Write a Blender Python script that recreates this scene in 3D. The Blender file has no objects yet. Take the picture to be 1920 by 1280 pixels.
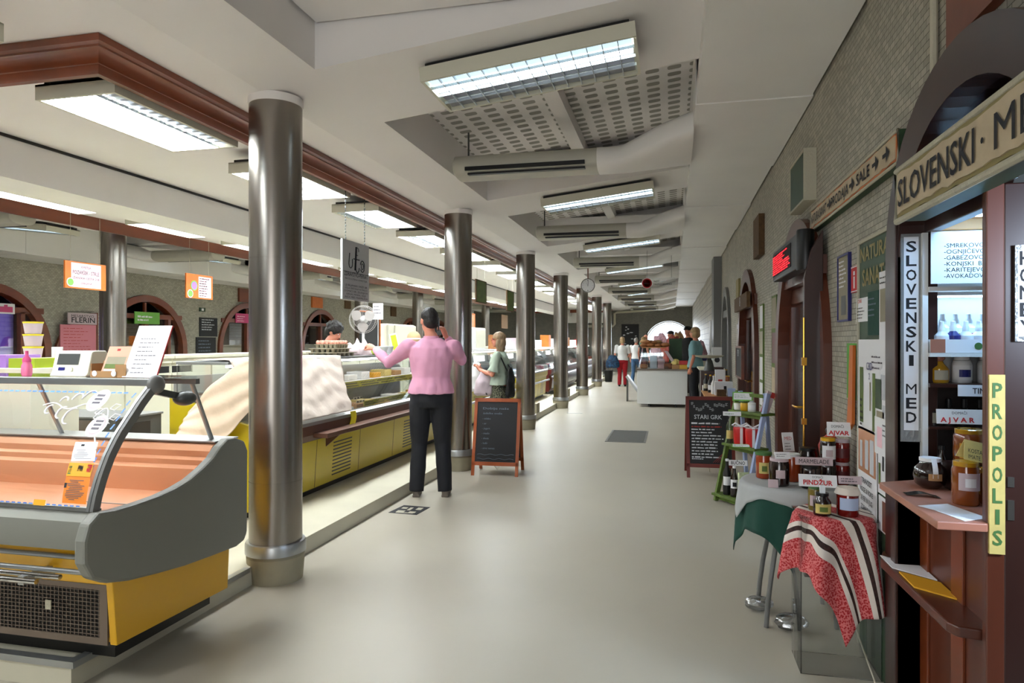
import bpy, bmesh, math, random
from mathutils import Vector, Matrix
random.seed(7)
PI = math.pi
SC = bpy.context.scene
COL = SC.collection
# ------------------------------------------------------------------ camera, world, exposure
YAW = math.atan(300/1280)
cam_d = bpy.data.cameras.new('camera')
cam_d.sensor_width = 36.0
cam_d.lens = 1280/1920*36.0
cam_d.clip_start = 0.05
cam = bpy.data.objects.new('camera', cam_d)
cam.location = (0, 0, 1.5)
cam.rotation_euler = (PI/2, 0, YAW)
COL.objects.link(cam)
SC.camera = cam
SC.view_settings.view_transform = 'Standard'
SC.view_settings.look = 'None'
SC.view_settings.gamma = 1.0
SC.view_settings.use_curve_mapping = False
SC.view_settings.exposure = 0.62
world = bpy.data.worlds.new('world')
SC.world = world
world.use_nodes = True
world.node_tree.nodes['Background'].inputs[0].default_value = (0.75, 0.86, 1.0, 1)
world.node_tree.nodes['Background'].inputs[1].default_value = 1.2
LAMP_HALL = 33.0      # emission of the tube strips in the hall
LAMP_AISLE = 6.5
def area_light(name, loc, rot, sx, sy, power, col):
    d = bpy.data.lights.new(name, 'AREA'); d.shape = 'RECTANGLE'; d.size = sx; d.size_y = sy
    d.energy = power; d.color = col
    o = bpy.data.objects.new(name, d); o.location = loc; o.rotation_euler = rot
    COL.objects.link(o); return o
# daylight of the open archway at the far end, an added fill light behind the camera, and the shop interiors
area_light('daylight_end', (-0.1, 35.6, 1.9), (-PI/2, 0, 0), 2.2, 1.8, 110, (0.85, 0.92, 1.0))
area_light('fill_behind_camera', (-0.6, -4.2, 1.6), (PI/2, 0, 0), 2.4, 2.4, 75, (0.95, 0.97, 1.0))  # added fill for the counter end panel and right wall, no doorway there
area_light('shop_light', (1.75, 1.45, 1.75), (0, math.radians(60), math.radians(-38)), 0.35, 0.35, 30, (0.66, 0.80, 1.0))
area_light('shop_light', (1.8, 4.5, 1.9), (0, math.radians(58), math.radians(-32)), 0.3, 0.3, 110, (0.66, 0.80, 1.0))

# ------------------------------------------------------------------ materials
def lin(c):
    return tuple(((v/12.92) if v <= 0.04045 else ((v+0.055)/1.055)**2.4) for v in c)
MATS = {}
def M(name, col=None, rough=0.5, metal=0.0, emit=0.0, ecol=None, trans=0.0, noise=0.0, nscale=8.0, bump=0.0, bscale=40.0, coat=0.0, alpha=1.0, spec=0.5, stretch=None):
    if col is None: return MATS[name]
    m = bpy.data.materials.new(name); m.use_nodes = True
    nt = m.node_tree; b = nt.nodes['Principled BSDF']
    c = lin(col)+(1,)
    b.inputs['Base Color'].default_value = c
    b.inputs['Roughness'].default_value = rough
    b.inputs['Metallic'].default_value = metal
    b.inputs['Specular IOR Level'].default_value = spec
    b.inputs['Coat Weight'].default_value = coat
    b.inputs['Coat Roughness'].default_value = 0.15
    b.inputs['Transmission Weight'].default_value = trans
    if emit:
        b.inputs['Emission Color'].default_value = (lin(ecol)+(1,)) if ecol else c
        b.inputs['Emission Strength'].default_value = emit
    if noise or bump:
        tc = nt.nodes.new('ShaderNodeTexCoord')
        src = tc.outputs['Object']
        if stretch:
            mp = nt.nodes.new('ShaderNodeMapping'); mp.inputs['Scale'].default_value = stretch
            nt.links.new(src, mp.inputs[0]); src = mp.outputs[0]
    if noise:
        n = nt.nodes.new('ShaderNodeTexNoise'); n.inputs['Scale'].default_value = nscale
        n.inputs['Detail'].default_value = 5
        nt.links.new(src, n.inputs['Vector'])
        r = nt.nodes.new('ShaderNodeMapRange'); r.inputs[1].default_value = 0.3; r.inputs[2].default_value = 0.7
        r.inputs[3].default_value = 1-noise; r.inputs[4].default_value = 1+noise*0.5
        nt.links.new(n.outputs['Fac'], r.inputs[0])
        mx = nt.nodes.new('ShaderNodeVectorMath'); mx.operation = 'SCALE'; mx.inputs[0].default_value = c[:3]
        nt.links.new(r.outputs[0], mx.inputs['Scale']); nt.links.new(mx.outputs[0], b.inputs['Base Color'])
    if bump:
        n2 = nt.nodes.new('ShaderNodeTexNoise'); n2.inputs['Scale'].default_value = bscale; n2.inputs['Detail'].default_value = 4
        nt.links.new(src, n2.inputs['Vector'])
        bp = nt.nodes.new('ShaderNodeBump'); bp.inputs['Strength'].default_value = bump; bp.inputs['Distance'].default_value = 0.01
        nt.links.new(n2.outputs['Fac'], bp.inputs['Height']); nt.links.new(bp.outputs[0], b.inputs['Normal'])
    MATS[name] = m
    return m
def glass(name, tint=(0.93, 0.96, 0.96), rough=0.02, f=0.08):
    m = bpy.data.materials.new(name); m.use_nodes = True; nt = m.node_tree
    nt.nodes.remove(nt.nodes['Principled BSDF'])
    out = nt.nodes['Material Output']
    t = nt.nodes.new('ShaderNodeBsdfTransparent'); t.inputs[0].default_value = tint+(1,)
    g = nt.nodes.new('ShaderNodeBsdfGlossy'); g.inputs['Roughness'].default_value = rough
    lw = nt.nodes.new('ShaderNodeLayerWeight'); lw.inputs[0].default_value = 0.35
    mr = nt.nodes.new('ShaderNodeMapRange'); mr.inputs[3].default_value = f; mr.inputs[4].default_value = 0.9
    nt.links.new(lw.outputs['Fresnel'], mr.inputs[0])
    mx = nt.nodes.new('ShaderNodeMixShader')
    nt.links.new(mr.outputs[0], mx.inputs[0]); nt.links.new(t.outputs[0], mx.inputs[1]); nt.links.new(g.outputs[0], mx.inputs[2])
    nt.links.new(mx.outputs[0], out.inputs[0])
    MATS[name] = m; return m
def patterned(name, c1, c2, kind, scale, rough=0.6, mort=None, ratio=(1, 1, 1), swap=None, bump=0.3, noise=0.12):
    """brick mosaic / voronoi / wave two-colour surfaces"""
    m = bpy.data.materials.new(name); m.use_nodes = True; nt = m.node_tree; b = nt.nodes['Principled BSDF']
    b.inputs['Roughness'].default_value = rough
    tc = nt.nodes.new('ShaderNodeTexCoord'); src = tc.outputs['Object']
    if swap:
        sx = nt.nodes.new('ShaderNodeSeparateXYZ'); cx = nt.nodes.new('ShaderNodeCombineXYZ')
        nt.links.new(src, sx.inputs[0])
        for i, a in enumerate(swap): nt.links.new(sx.outputs[a], cx.inputs[i])
        src = cx.outputs[0]
    mp = nt.nodes.new('ShaderNodeMapping'); mp.inputs['Scale'].default_value = ratio
    nt.links.new(src, mp.inputs[0]); src = mp.outputs[0]
    if kind == 'brick':
        t = nt.nodes.new('ShaderNodeTexBrick'); t.inputs['Scale'].default_value = scale
        t.inputs['Color1'].default_value = lin(c1)+(1,); t.inputs['Color2'].default_value = lin(c2)+(1,)
        t.inputs['Mortar'].default_value = lin(mort)+(1,); t.inputs['Mortar Size'].default_value = 0.014
        t.inputs['Brick Width'].default_value = 0.5; t.inputs['Row Height'].default_value = 0.25
        nt.links.new(src, t.inputs['Vector']); colr = t.outputs['Color']; h = t.outputs['Fac']; inv = True
        n = nt.nodes.new('ShaderNodeTexNoise'); n.inputs['Scale'].default_value = 1.3; n.inputs['Detail'].default_value = 6
        nt.links.new(tc.outputs['Object'], n.inputs['Vector'])
        r = nt.nodes.new('ShaderNodeMapRange'); r.inputs[1].default_value = 0.3; r.inputs[2].default_value = 0.7
        r.inputs[3].default_value = 1-noise; r.inputs[4].default_value = 1+noise
        nt.links.new(n.outputs['Fac'], r.inputs[0])
        sc = nt.nodes.new('ShaderNodeVectorMath'); sc.operation = 'SCALE'
        nt.links.new(colr, sc.inputs[0]); nt.links.new(r.outputs[0], sc.inputs['Scale']); colr = sc.outputs[0]
    else:
        if kind == 'voronoi':
            t = nt.nodes.new('ShaderNodeTexVoronoi'); t.inputs['Scale'].default_value = scale; h = t.outputs['Distance']
        elif kind == 'noise':
            t = nt.nodes.new('ShaderNodeTexNoise'); t.inputs['Scale'].default_value = scale; t.inputs['Detail'].default_value = 6; h = t.outputs['Fac']
        else:
            t = nt.nodes.new('ShaderNodeTexWave'); t.inputs['Scale'].default_value = scale; t.inputs['Distortion'].default_value = 1.5; h = t.outputs['Fac']
        nt.links.new(src, t.inputs['Vector'])
        cr = nt.nodes.new('ShaderNodeValToRGB'); cr.color_ramp.elements[0].color = lin(c1)+(1,); cr.color_ramp.elements[1].color = lin(c2)+(1,)
        cr.color_ramp.elements[0].position = 0.35; cr.color_ramp.elements[1].position = 0.65
        nt.links.new(h, cr.inputs[0]); colr = cr.outputs[0]; inv = False
    nt.links.new(colr, b.inputs['Base Color'])
    if bump:
        bp = nt.nodes.new('ShaderNodeBump'); bp.inputs['Strength'].default_value = bump; bp.inputs['Distance'].default_value = 0.004; bp.invert = inv
        nt.links.new(h, bp.inputs['Height']); nt.links.new(bp.outputs[0], b.inputs['Normal'])
    MATS[name] = m; return m

M('ceiling_paint', (0.90, 0.885, 0.875), 0.75, noise=0.03, nscale=1.2)
M('duct_paint', (0.90, 0.89, 0.875), 0.6, noise=0.04, nscale=1.5)
M('ac_metal', (0.70, 0.69, 0.64), 0.45)
M('floor_resin', (0.66, 0.635, 0.575), 0.38, noise=0.05, nscale=1.1, spec=0.35)
M('plinth_resin', (0.76, 0.74, 0.66), 0.45, noise=0.06, nscale=3)
M('black', (0.03, 0.03, 0.03), 0.4)
M('soft_black', (0.06, 0.06, 0.065), 0.85, noise=0.2, nscale=30)
M('steel', (0.57, 0.545, 0.515), 0.27, 0.95, noise=0.06, nscale=2.5, stretch=(1, 1, 0.3))
M('chrome', (0.78, 0.78, 0.78), 0.15, 1.0)
M('alu', (0.66, 0.67, 0.67), 0.35, 0.8)
M('concrete', (0.58, 0.55, 0.46), 0.7, noise=0.12, nscale=8)
M('wood_red', (0.47, 0.22, 0.11), 0.3, noise=0.3, nscale=5, stretch=(1, 0.15, 1), coat=0.3)
M('wood_dark', (0.20, 0.09, 0.06), 0.35, noise=0.3, nscale=6, stretch=(1, 1, 0.15), coat=0.2)
M('wood_door', (0.34, 0.155, 0.085), 0.35, noise=0.3, nscale=6, stretch=(1, 1, 0.15), coat=0.2)
M('wood_light', (0.72, 0.50, 0.28), 0.5, noise=0.2, nscale=6, stretch=(1, 1, 0.2))
M('wood_sill', (0.66, 0.44, 0.36), 0.4, noise=0.15, nscale=6)
M('orange_wood', (0.80, 0.42, 0.13), 0.45, noise=0.15, nscale=9)
M('fixture_paint', (0.80, 0.79, 0.72), 0.5)
M('louver', (0.75, 0.78, 0.8), 0.3, 0.8)
M('lamp_off', (0.55, 0.56, 0.60), 0.3, 0.5)
M('lamp_hall', (1, 1, 1), 0.5, emit=LAMP_HALL, ecol=(0.955, 0.98, 1.0))
M('lamp_aisle', (1, 1, 1), 0.5, emit=LAMP_AISLE, ecol=(0.9, 0.96, 1.0))
M('lamp_soft', (1, 1, 1), 0.5, emit=0.55, ecol=(0.78, 0.92, 1.0))
M('yellow', (0.73, 0.64, 0.05), 0.38, coat=0.2)
M('amber', (0.82, 0.62, 0.03), 0.38, coat=0.2)
M('grey_panel', (0.46, 0.46, 0.43), 0.45)
M('dark_grey', (0.25, 0.26, 0.25), 0.4)
M('mid_grey', (0.42, 0.42, 0.41), 0.4)
M('warm_lit_steel', (0.86, 0.62, 0.47), 0.32, 0.35)  # stainless with warm lamp reflections put into its colour; reused for prints
M('cream', (0.87, 0.86, 0.78), 0.45)
M('white', (0.86, 0.86, 0.85), 0.5)
M('white_gloss', (0.88, 0.88, 0.88), 0.2)
M('paper', (0.90, 0.90, 0.91), 0.7)
M('pink_paper', (0.93, 0.76, 0.80), 0.7)
M('ink', (0.06, 0.06, 0.09), 0.7)
M('ink_soft', (0.35, 0.33, 0.36), 0.7)
M('red_ink', (0.75, 0.10, 0.13), 0.6)
M('pink_board', (0.82, 0.50, 0.55), 0.7)
M('green_paint', (0.13, 0.25, 0.13), 0.5, noise=0.2, nscale=10)
M('leaf_green', (0.36, 0.45, 0.16), 0.6, noise=0.4, nscale=14)
M('green_gold', (0.55, 0.50, 0.30), 0.6)
M('rope', (0.72, 0.70, 0.62), 0.7, bump=0.5, bscale=60)
M('birch', (0.75, 0.68, 0.56), 0.6, noise=0.12, nscale=12)
M('bark', (0.36, 0.26, 0.15), 0.8, noise=0.4, nscale=20)
M('maroon', (0.36, 0.09, 0.10), 0.4)
M('brown_shelf', (0.34, 0.22, 0.17), 0.4)
M('cloth_cream', (0.85, 0.76, 0.66), 0.85, bump=0.3, bscale=30)
M('cloth_grey', (0.72, 0.67, 0.62), 0.8, bump=0.9, bscale=14)
M('cloth_green', (0.05, 0.25, 0.20), 0.85, bump=0.2, bscale=25)
M('cloth_white', (0.66, 0.67, 0.67), 0.85, bump=0.2, bscale=25)
M('blackboard', (0.07, 0.075, 0.085), 0.6, noise=0.15, nscale=6)
M('chalk', (0.75, 0.76, 0.78), 0.9)
M('chalk_soft', (0.42, 0.46, 0.52), 0.9)
M('chalk_red', (0.60, 0.20, 0.18), 0.9)
M('skin', (0.80, 0.52, 0.42), 0.5, spec=0.4)
M('brass', (0.80, 0.60, 0.25), 0.25, 0.9)
M('red_plastic', (0.72, 0.06, 0.07), 0.35)
M('navy', (0.12, 0.13, 0.42), 0.35)
M('daylight', (1, 1, 1), 0.5, emit=3.0, ecol=(0.93, 0.96, 1.0))
M('shop_glow', (1, 1, 1), 0.5, emit=0.75, ecol=(0.72, 0.85, 1.0))
M('bright_back', (0.70, 0.74, 0.80), 0.5)
M('led_red', (0.9, 0.05, 0.08), 0.5, emit=2.0, ecol=(1.0, 0.10, 0.16))
M('white_wood', (0.66, 0.72, 0.86), 0.5)
glass('glass')
glass('glass_clear', (0.97, 0.98, 0.98), 0.02, 0.03)
glass('plastic_wrap', (0.85, 0.88, 0.9), 0.15, 0.25)
patterned('mosaic_x', (0.70, 0.68, 0.62), (0.60, 0.585, 0.53), 'brick', 8.5, 0.6, (0.36, 0.35, 0.30), swap=(1, 2, 0))
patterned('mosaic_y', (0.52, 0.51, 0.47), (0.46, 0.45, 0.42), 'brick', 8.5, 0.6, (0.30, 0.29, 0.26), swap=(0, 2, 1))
patterned('stone_tile', (0.76, 0.74, 0.68), (0.70, 0.68, 0.62), 'brick', 1.6, 0.45, (0.42, 0.40, 0.36), swap=(1, 2, 0))
patterned('skirt_print', (0.08, 0.08, 0.08), (0.42, 0.42, 0.33), 'voronoi', 60, 0.8)
patterned('bag_print', (0.06, 0.12, 0.20), (0.10, 0.28, 0.42), 'noise', 18, 0.8)
patterned('blind_wood', (0.60, 0.38, 0.14), (0.76, 0.54, 0.24), 'wave', 9, 0.5, swap=(0, 2, 1), ratio=(0.01, 1, 0.01))
patterned('folk_red', (0.62, 0.05, 0.08), (0.80, 0.42, 0.42), 'voronoi', 130, 0.85)

# perforated plaster: flat panel, shade inside the rounded oblong holes painted as colour
def perforated():
    m = bpy.data.materials.new('perforated'); m.use_nodes = True; nt = m.node_tree; b = nt.nodes['Principled BSDF']
    b.inputs['Roughness'].default_value = 0.8
    tc = nt.nodes.new('ShaderNodeTexCoord'); s = nt.nodes.new('ShaderNodeSeparateXYZ'); nt.links.new(tc.outputs['Object'], s.inputs[0])
    def mth(op, a, bb=None):
        n = nt.nodes.new('ShaderNodeMath'); n.operation = op
        if isinstance(a, (int, float)): n.inputs[0].default_value = a
        else: nt.links.new(a, n.inputs[0])
        if bb is not None:
            if isinstance(bb, (int, float)): n.inputs[1].default_value = bb
            else: nt.links.new(bb, n.inputs[1])
        return n.outputs[0]
    def cell(o, period, half):
        f = mth('FRACT', mth('DIVIDE', mth('ADD', o, 100), period))
        d = mth('ABSOLUTE', mth('SUBTRACT', f, 0.5))
        return mth('POWER', mth('DIVIDE', d, half), 4)
    k = mth('ADD', cell(s.outputs[0], 0.172, 0.31), cell(s.outputs[1], 0.137, 0.29))
    hole = mth('LESS_THAN', k, 1.0)
    mx = nt.nodes.new('ShaderNodeMixRGB'); mx.inputs[1].default_value = lin((0.90, 0.885, 0.875))+(1,); mx.inputs[2].default_value = lin((0.60, 0.59, 0.56))+(1,)
    nt.links.new(hole, mx.inputs[0]); nt.links.new(mx.outputs[0], b.inputs['Base Color'])
    MATS['perforated'] = m
perforated()

# ------------------------------------------------------------------ mesh helpers
TXT = {}
def glyphs(s, bold=0.0):
    k = (s, bold)
    if k not in TXT:
        c = bpy.data.curves.new('tmp', 'FONT'); c.body = s; c.size = 1.0; c.offset = bold; c.resolution_u = 2
        o = bpy.data.objects.new('tmp', c); COL.objects.link(o)
        dg = bpy.context.evaluated_depsgraph_get(); dg.update()
        me = bpy.data.meshes.new_from_object(o.evaluated_get(dg))
        vs = [tuple(v.co) for v in me.vertices]; fs = [tuple(p.vertices) for p in me.polygons]
        bpy.data.objects.remove(o); bpy.data.curves.remove(c); bpy.data.meshes.remove(me)
        TXT[k] = (vs, fs)
    return TXT[k]
class MB:
    def __init__(s): s.v = []; s.f = []
    def add(s, vs, fs):
        n = len(s.v); s.v += [tuple(v) for v in vs]; s.f += [tuple(i+n for i in f) for f in fs]; return s
    def box(s, x0, x1, y0, y1, z0, z1):
        return s.add([(x0, y0, z0), (x1, y0, z0), (x1, y1, z0), (x0, y1, z0), (x0, y0, z1), (x1, y0, z1), (x1, y1, z1), (x0, y1, z1)],
                     [(0, 3, 2, 1), (4, 5, 6, 7), (0, 1, 5, 4), (1, 2, 6, 5), (2, 3, 7, 6), (3, 0, 4, 7)])
    def quad(s, a, b, c, d): return s.add([a, b, c, d], [(0, 1, 2, 3)])
    def prism(s, pts, axis, a, b):
        """polygon pts extruded along an axis; axis x: pts=(y,z); y: pts=(x,z); z: pts=(x,y)"""
        def P(p, t): return (t, p[0], p[1]) if axis == 'x' else ((p[0], t, p[1]) if axis == 'y' else (p[0], p[1], t))
        n = len(pts)
        return s.add([P(p, a) for p in pts]+[P(p, b) for p in pts],
                     [tuple(range(n)), tuple(reversed(range(n, 2*n)))]+[(i, (i+1) % n, n+(i+1) % n, n+i) for i in range(n)])
    def strip(s, pts, axis, a, b, th):
        """open profile of given thickness extruded along axis (pts listed along the profile)"""
        q = []
        for i, p in enumerate(pts):
            p0 = pts[max(i-1, 0)]; p1 = pts[min(i+1, len(pts)-1)]
            dx, dy = p1[0]-p0[0], p1[1]-p0[1]; l = math.hypot(dx, dy) or 1
            q.append((p[0]-dy/l*th, p[1]+dx/l*th))
        for i in range(len(pts)-1): s.prism([pts[i], pts[i+1], q[i+1], q[i]], axis, a, b)
        return s
    def tube(s, pts, r, n=8):
        pts = [Vector(p) for p in pts]; k = len(pts)
        rs = r if isinstance(r, (list, tuple)) else [r]*k
        vs = []; up = Vector((0.13, 0.21, 0.97))
        for i, p in enumerate(pts):
            t = (pts[min(i+1, k-1)]-pts[max(i-1, 0)]).normalized()
            a = t.cross(up)
            if a.length < 1e-3: a = t.cross(Vector((1, 0, 0)))
            a.normalize(); b = t.cross(a)
            for j in range(n):
                w = 2*PI*j/n; vs.append(p+(a*math.cos(w)+b*math.sin(w))*rs[i])
        fs = [(i*n+j, i*n+(j+1) % n, (i+1)*n+(j+1) % n, (i+1)*n+j) for i in range(k-1) for j in range(n)]
        fs += [tuple(reversed(range(n))), tuple(range((k-1)*n, k*n))]
        return s.add(vs, fs)
    def bar(s, p0, p1, w, d=None):
        """square-section bar between points"""
        p0, p1 = Vector(p0), Vector(p1); d = d or w
        t = (p1-p0).normalized(); ref = Vector((0, 0, 1)) if abs(t.z) < 0.9 else Vector((0, 1, 0))
        a = t.cross(ref).normalized(); b = t.cross(a)
        vs = [p+a*sx*w/2+b*sy*d/2 for p in (p0, p1) for sx, sy in ((-1, -1), (1, -1), (1, 1), (-1, 1))]
        return s.add(vs, [(0, 3, 2, 1), (4, 5, 6, 7), (0, 1, 5, 4), (1, 2, 6, 5), (2, 3, 7, 6), (3, 0, 4, 7)])
    def lathe(s, prof, c=(0, 0, 0), n=24, sx=1.0, sy=1.0):
        vs = []
        for r, z in prof:
            for j in range(n):
                w = 2*PI*j/n; vs.append((c[0]+r*math.cos(w)*sx, c[1]+r*math.sin(w)*sy, c[2]+z))
        k = len(prof)
        fs = [(i*n+j, i*n+(j+1) % n, (i+1)*n+(j+1) % n, (i+1)*n+j) for i in range(k-1) for j in range(n)]
        fs += [tuple(reversed(range(n))), tuple(range((k-1)*n, k*n))]
        return s.add(vs, fs)
    def ball(s, c, r, nu=14, nv=9):
        if not isinstance(r, (tuple, list)): r = (r, r, r)
        vs = [(c[0], c[1], c[2]-r[2])]
        for i in range(1, nv):
            t = PI*i/nv
            for j in range(nu):
                w = 2*PI*j/nu
                vs.append((c[0]+r[0]*math.sin(t)*math.cos(w), c[1]+r[1]*math.sin(t)*math.sin(w), c[2]-r[2]*math.cos(t)))
        vs.append((c[0], c[1], c[2]+r[2])); T = len(vs)-1
        fs = [(0, 1+(j+1) % nu, 1+j) for j in range(nu)]
        for i in range(nv-2):
            fs += [(1+i*nu+j, 1+i*nu+(j+1) % nu, 1+(i+1)*nu+(j+1) % nu, 1+(i+1)*nu+j) for j in range(nu)]
        b = 1+(nv-2)*nu
        fs += [(b+j, b+(j+1) % nu, T) for j in range(nu)]
        return s.add(vs, fs)
    def grid(s, nu, nv, fn):
        vs = [fn(i/nu, j/nv) for j in range(nv+1) for i in range(nu+1)]
        return s.add(vs, [(j*(nu+1)+i, j*(nu+1)+i+1, (j+1)*(nu+1)+i+1, (j+1)*(nu+1)+i) for j in range(nv) for i in range(nu)])
    def text(s, t, o, right, up, h, width=None, align='c', bold=0.0):
        if 'M' in t: bold = 0.0
        vs, fs = glyphs(t, bold)
        if not vs: return s
        x0 = min(v[0] for v in vs); x1 = max(v[0] for v in vs)
        sx = h/0.72
        if width: sx = width/(x1-x0)
        sh = {'c': -(x0+x1)/2, 'l': -x0, 'r': -x1}[align]
        R = Vector(right).normalized(); U = Vector(up).normalized(); O = Vector(o)
        return s.add([O+R*((v[0]+sh)*sx)+U*(v[1]*h/0.72) for v in vs], fs)
    def scribble(s, o, right, up, w, h, rows, fill=0.9, th=0.35, seed=1):
        rn = random.Random(seed); R = Vector(right).normalized(); U = Vector(up).normalized(); O = Vector(o)
        for r in range(rows):
            y = -(r+0.5)/rows*h; x = 0; t = h/rows*th; end = w*rn.uniform(fill*0.6, fill)
            while x < end:
                l = rn.uniform(0.06, 0.2)*w
                l = min(l, end-x)
                a = O+R*x+U*(y-t/2); b = O+R*(x+l)+U*(y-t/2)
                s.quad(a, b, b+U*t*rn.uniform(0.6, 1), a+U*t*rn.uniform(0.6, 1)); x += l+0.03*w
        return s
    def move(s, mat, start=0):
        s.v[start:] = [tuple(mat @ Vector(v)) for v in s.v[start:]]; return s
    def mesh(s, name, recalc=True):
        me = bpy.data.meshes.new(name); me.from_pydata(s.v, [], s.f); me.update()
        if recalc:
            bm = bmesh.new(); bm.from_mesh(me); bmesh.ops.recalc_face_normals(bm, faces=bm.faces); bm.to_mesh(me); bm.free()
        return me
def part(name, mb, mat, parent=None, smooth=0, bevel=0.0, label=None, recalc=True):
    me = mb if isinstance(mb, bpy.types.Mesh) else mb.mesh(name, recalc)
    o = bpy.data.objects.new(name, me); COL.objects.link(o)
    if isinstance(mat, str): mat = MATS[mat]
    me.materials.append(mat)
    if smooth:
        me.polygons.foreach_set('use_smooth', [True]*len(me.polygons)); me.set_sharp_from_angle(angle=math.radians(smooth))
    if bevel:
        b = o.modifiers.new('bevel', 'BEVEL'); b.width = bevel; b.segments = 2; b.limit_method = 'ANGLE'
    if parent is not None: o.parent = parent
    if label: o['label'] = label
    return o
def tag(o, label, cat, group=None, kind=None):
    o['label'] = label; o['category'] = cat
    if group: o['group'] = group
    if kind: o['kind'] = kind
    return o
def thing(name, label, cat, loc=(0, 0, 0), rotz=0.0, group=None, rot=None):
    o = bpy.data.objects.new(name, None); COL.objects.link(o); o.empty_display_size = 0.1
    o.location = loc; o.rotation_euler = rot if rot else (0, 0, rotz)
    return tag(o, label, cat, group)
def struct(name, mb, mat, smooth=0, parent=None):
    o = part(name, mb, mat, parent, smooth); o['kind'] = 'structure'; return o
KIDS = {}
def copy_tree(o, parent=None):
    c = o.copy(); COL.objects.link(c)
    if parent is not None: c.parent = parent
    for ch in [x for x in o.children]: copy_tree(ch, c)
    return c
def dup(o, loc, rotz=None, label=None):
    c = copy_tree(o); c.location = loc
    if rotz is not None: c.rotation_euler.z = rotz
    if label: c['label'] = label
    return c
X, Y, Z = Vector((1, 0, 0)), Vector((0, 1, 0)), Vector((0, 0, 1))

# ------------------------------------------------------------------ the building
BAY = 3.8
CXM = -9.83                      # left aisle mirrors the right one: x' = CXM - x
YEND = 34.0
YB = -4.5
struct('floor', MB().box(-11.3, 2.9, YB-0.3, 38, -0.1, 0), 'floor_resin')
def zc(x): return 3.03+0.115*(x+2.45)
def sloped(side):
    m = (lambda x: x) if side == 'right' else (lambda x: CXM-x)
    mb = MB()
    def piece(x0, x1, y0, y1, th=0.42):
        mb.prism([(m(x0), zc(x0)), (m(x1), zc(x1)), (m(x1), zc(x1)+th), (m(x0), zc(x0)+th)], 'y', y0, y1)
    piece(-2.45, -2.02, YB, YEND)
    y = YB
    pits = [(4.58+BAY*i, 7.4+BAY*i) for i in range(-2, 8) if 4.58+BAY*i < YEND-3]
    pits[0] = (-3.02, 3.6-BAY)
    for a, b in pits:
        if a > y: piece(-2.02, 0.17, y, a)
        y = b
    piece(-2.02, 0.17, y, YEND)
    piece(0.17, 1.0, YB, YEND)
    # thin ribs down the middle of every pit
    struct('ceiling_'+side, mb, 'ceiling_paint')
    pb = MB(); rb = MB()
    for a, b in pits:
        pb.prism([(m(-2.03), zc(-2.03)+0.36), (m(0.2), zc(0.2)+0.36), (m(0.2), zc(0.2)+0.40), (m(-2.03), zc(-2.03)+0.40)], 'y', a-0.01, b+0.01)
        rb.prism([(m(-0.99), zc(-0.99)+0.24), (m(-0.87), zc(-0.87)+0.24), (m(-0.87), zc(-0.87)+0.37), (m(-0.99), zc(-0.99)+0.37)], 'y', a, b)
        rb.box(min(m(-2.0), m(0.17)), max(m(-2.0), m(0.17)), b-0.34, b-0.02, zc(-2.0)+0.26, zc(-2.0)+0.4)
    struct('ceiling_perforated_'+side, pb, 'perforated'); struct('ceiling_rib_'+side, rb, 'ceiling_paint')
sloped('right'); sloped('left')
struct('ceiling_hall', MB().box(-7.38, -2.45, YB, YEND, 3.03, 3.3), 'ceiling_paint')
struct('ceiling_beam', MB().box(-5.28, -4.78, YB, YEND-0.9, 2.71, 3.03), 'duct_paint')
struct('ceiling_slot', MB().box(-4.779, -4.768, YB, YEND-0.9, 3.006, 3.028).box(-5.292, -5.281, YB, YEND-0.9, 3.006, 3.028), 'black')
# carved wooden cornice running round the hall ceiling, near end at y 3.4
def cornice():
    prof = [(0, 0.15), (0, 0.115), (0.02, 0.105), (0.02, 0.095), (0.035, 0.09), (0.055, 0.07), (0.07, 0.045), (0.072, 0.036), (0.085, 0.036), (0.10, 0.012), (0.115, 0.0), (0.15, 0.0), (0.15, 0.15)]
    mb = MB()
    x1, x0, ya, yb = -2.76, -7.07, 2.82, YEND-1.2
    corners = [(x1, ya, -1, 1), (x1, yb, -1, -1), (x0, yb, 1, -1), (x0, ya, 1, 1)]
    vs = []; n = len(prof)
    for cx, cy, sx, sy in corners:
        for d, h in prof: vs.append((cx+sx*d, cy+sy*d, 2.88+h-0.002))
    fs = [(k*n+i, k*n+(i+1) % n, ((k+1) % 4)*n+(i+1) % n, ((k+1) % 4)*n+i) for k in range(4) for i in range(n)]
    mb.add(vs, fs)
    struct('trim_1', mb, 'wood_red', smooth=35)
cornice()
# ducts along both outer walls
def duct(side):
    m = (lambda x: x) if side == 'right' else (lambda x: CXM-x)
    z0 = 3.18 if side == 'right' else 2.9
    mb = MB()
    y = YB; k = 0
    while y < YEND:
        L = 1.9; e = 0.008 if k % 2 else 0
        xs = sorted((m(0.17-e), m(0.93+e)))
        mb.box(xs[0], xs[1], y, min(y+L, YEND-0.01), z0-e, z0+0.62); y += L; k += 1
    struct('ceiling_duct_'+side, mb, 'duct_paint')
duct('right'); duct('left')
# raised plinth under the market counters
mb = MB().box(-7.3, -2.52, 2.43, 31.4, 0.0, 0.115); struct('floor_plinth', mb, 'plinth_resin')
struct('trim_2', MB().box(-7.3, -2.50, 2.42, 2.46, 0.095, 0.124).box(-2.54, -2.50, 2.46, 3.68, 0.095, 0.124), 'alu')

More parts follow.
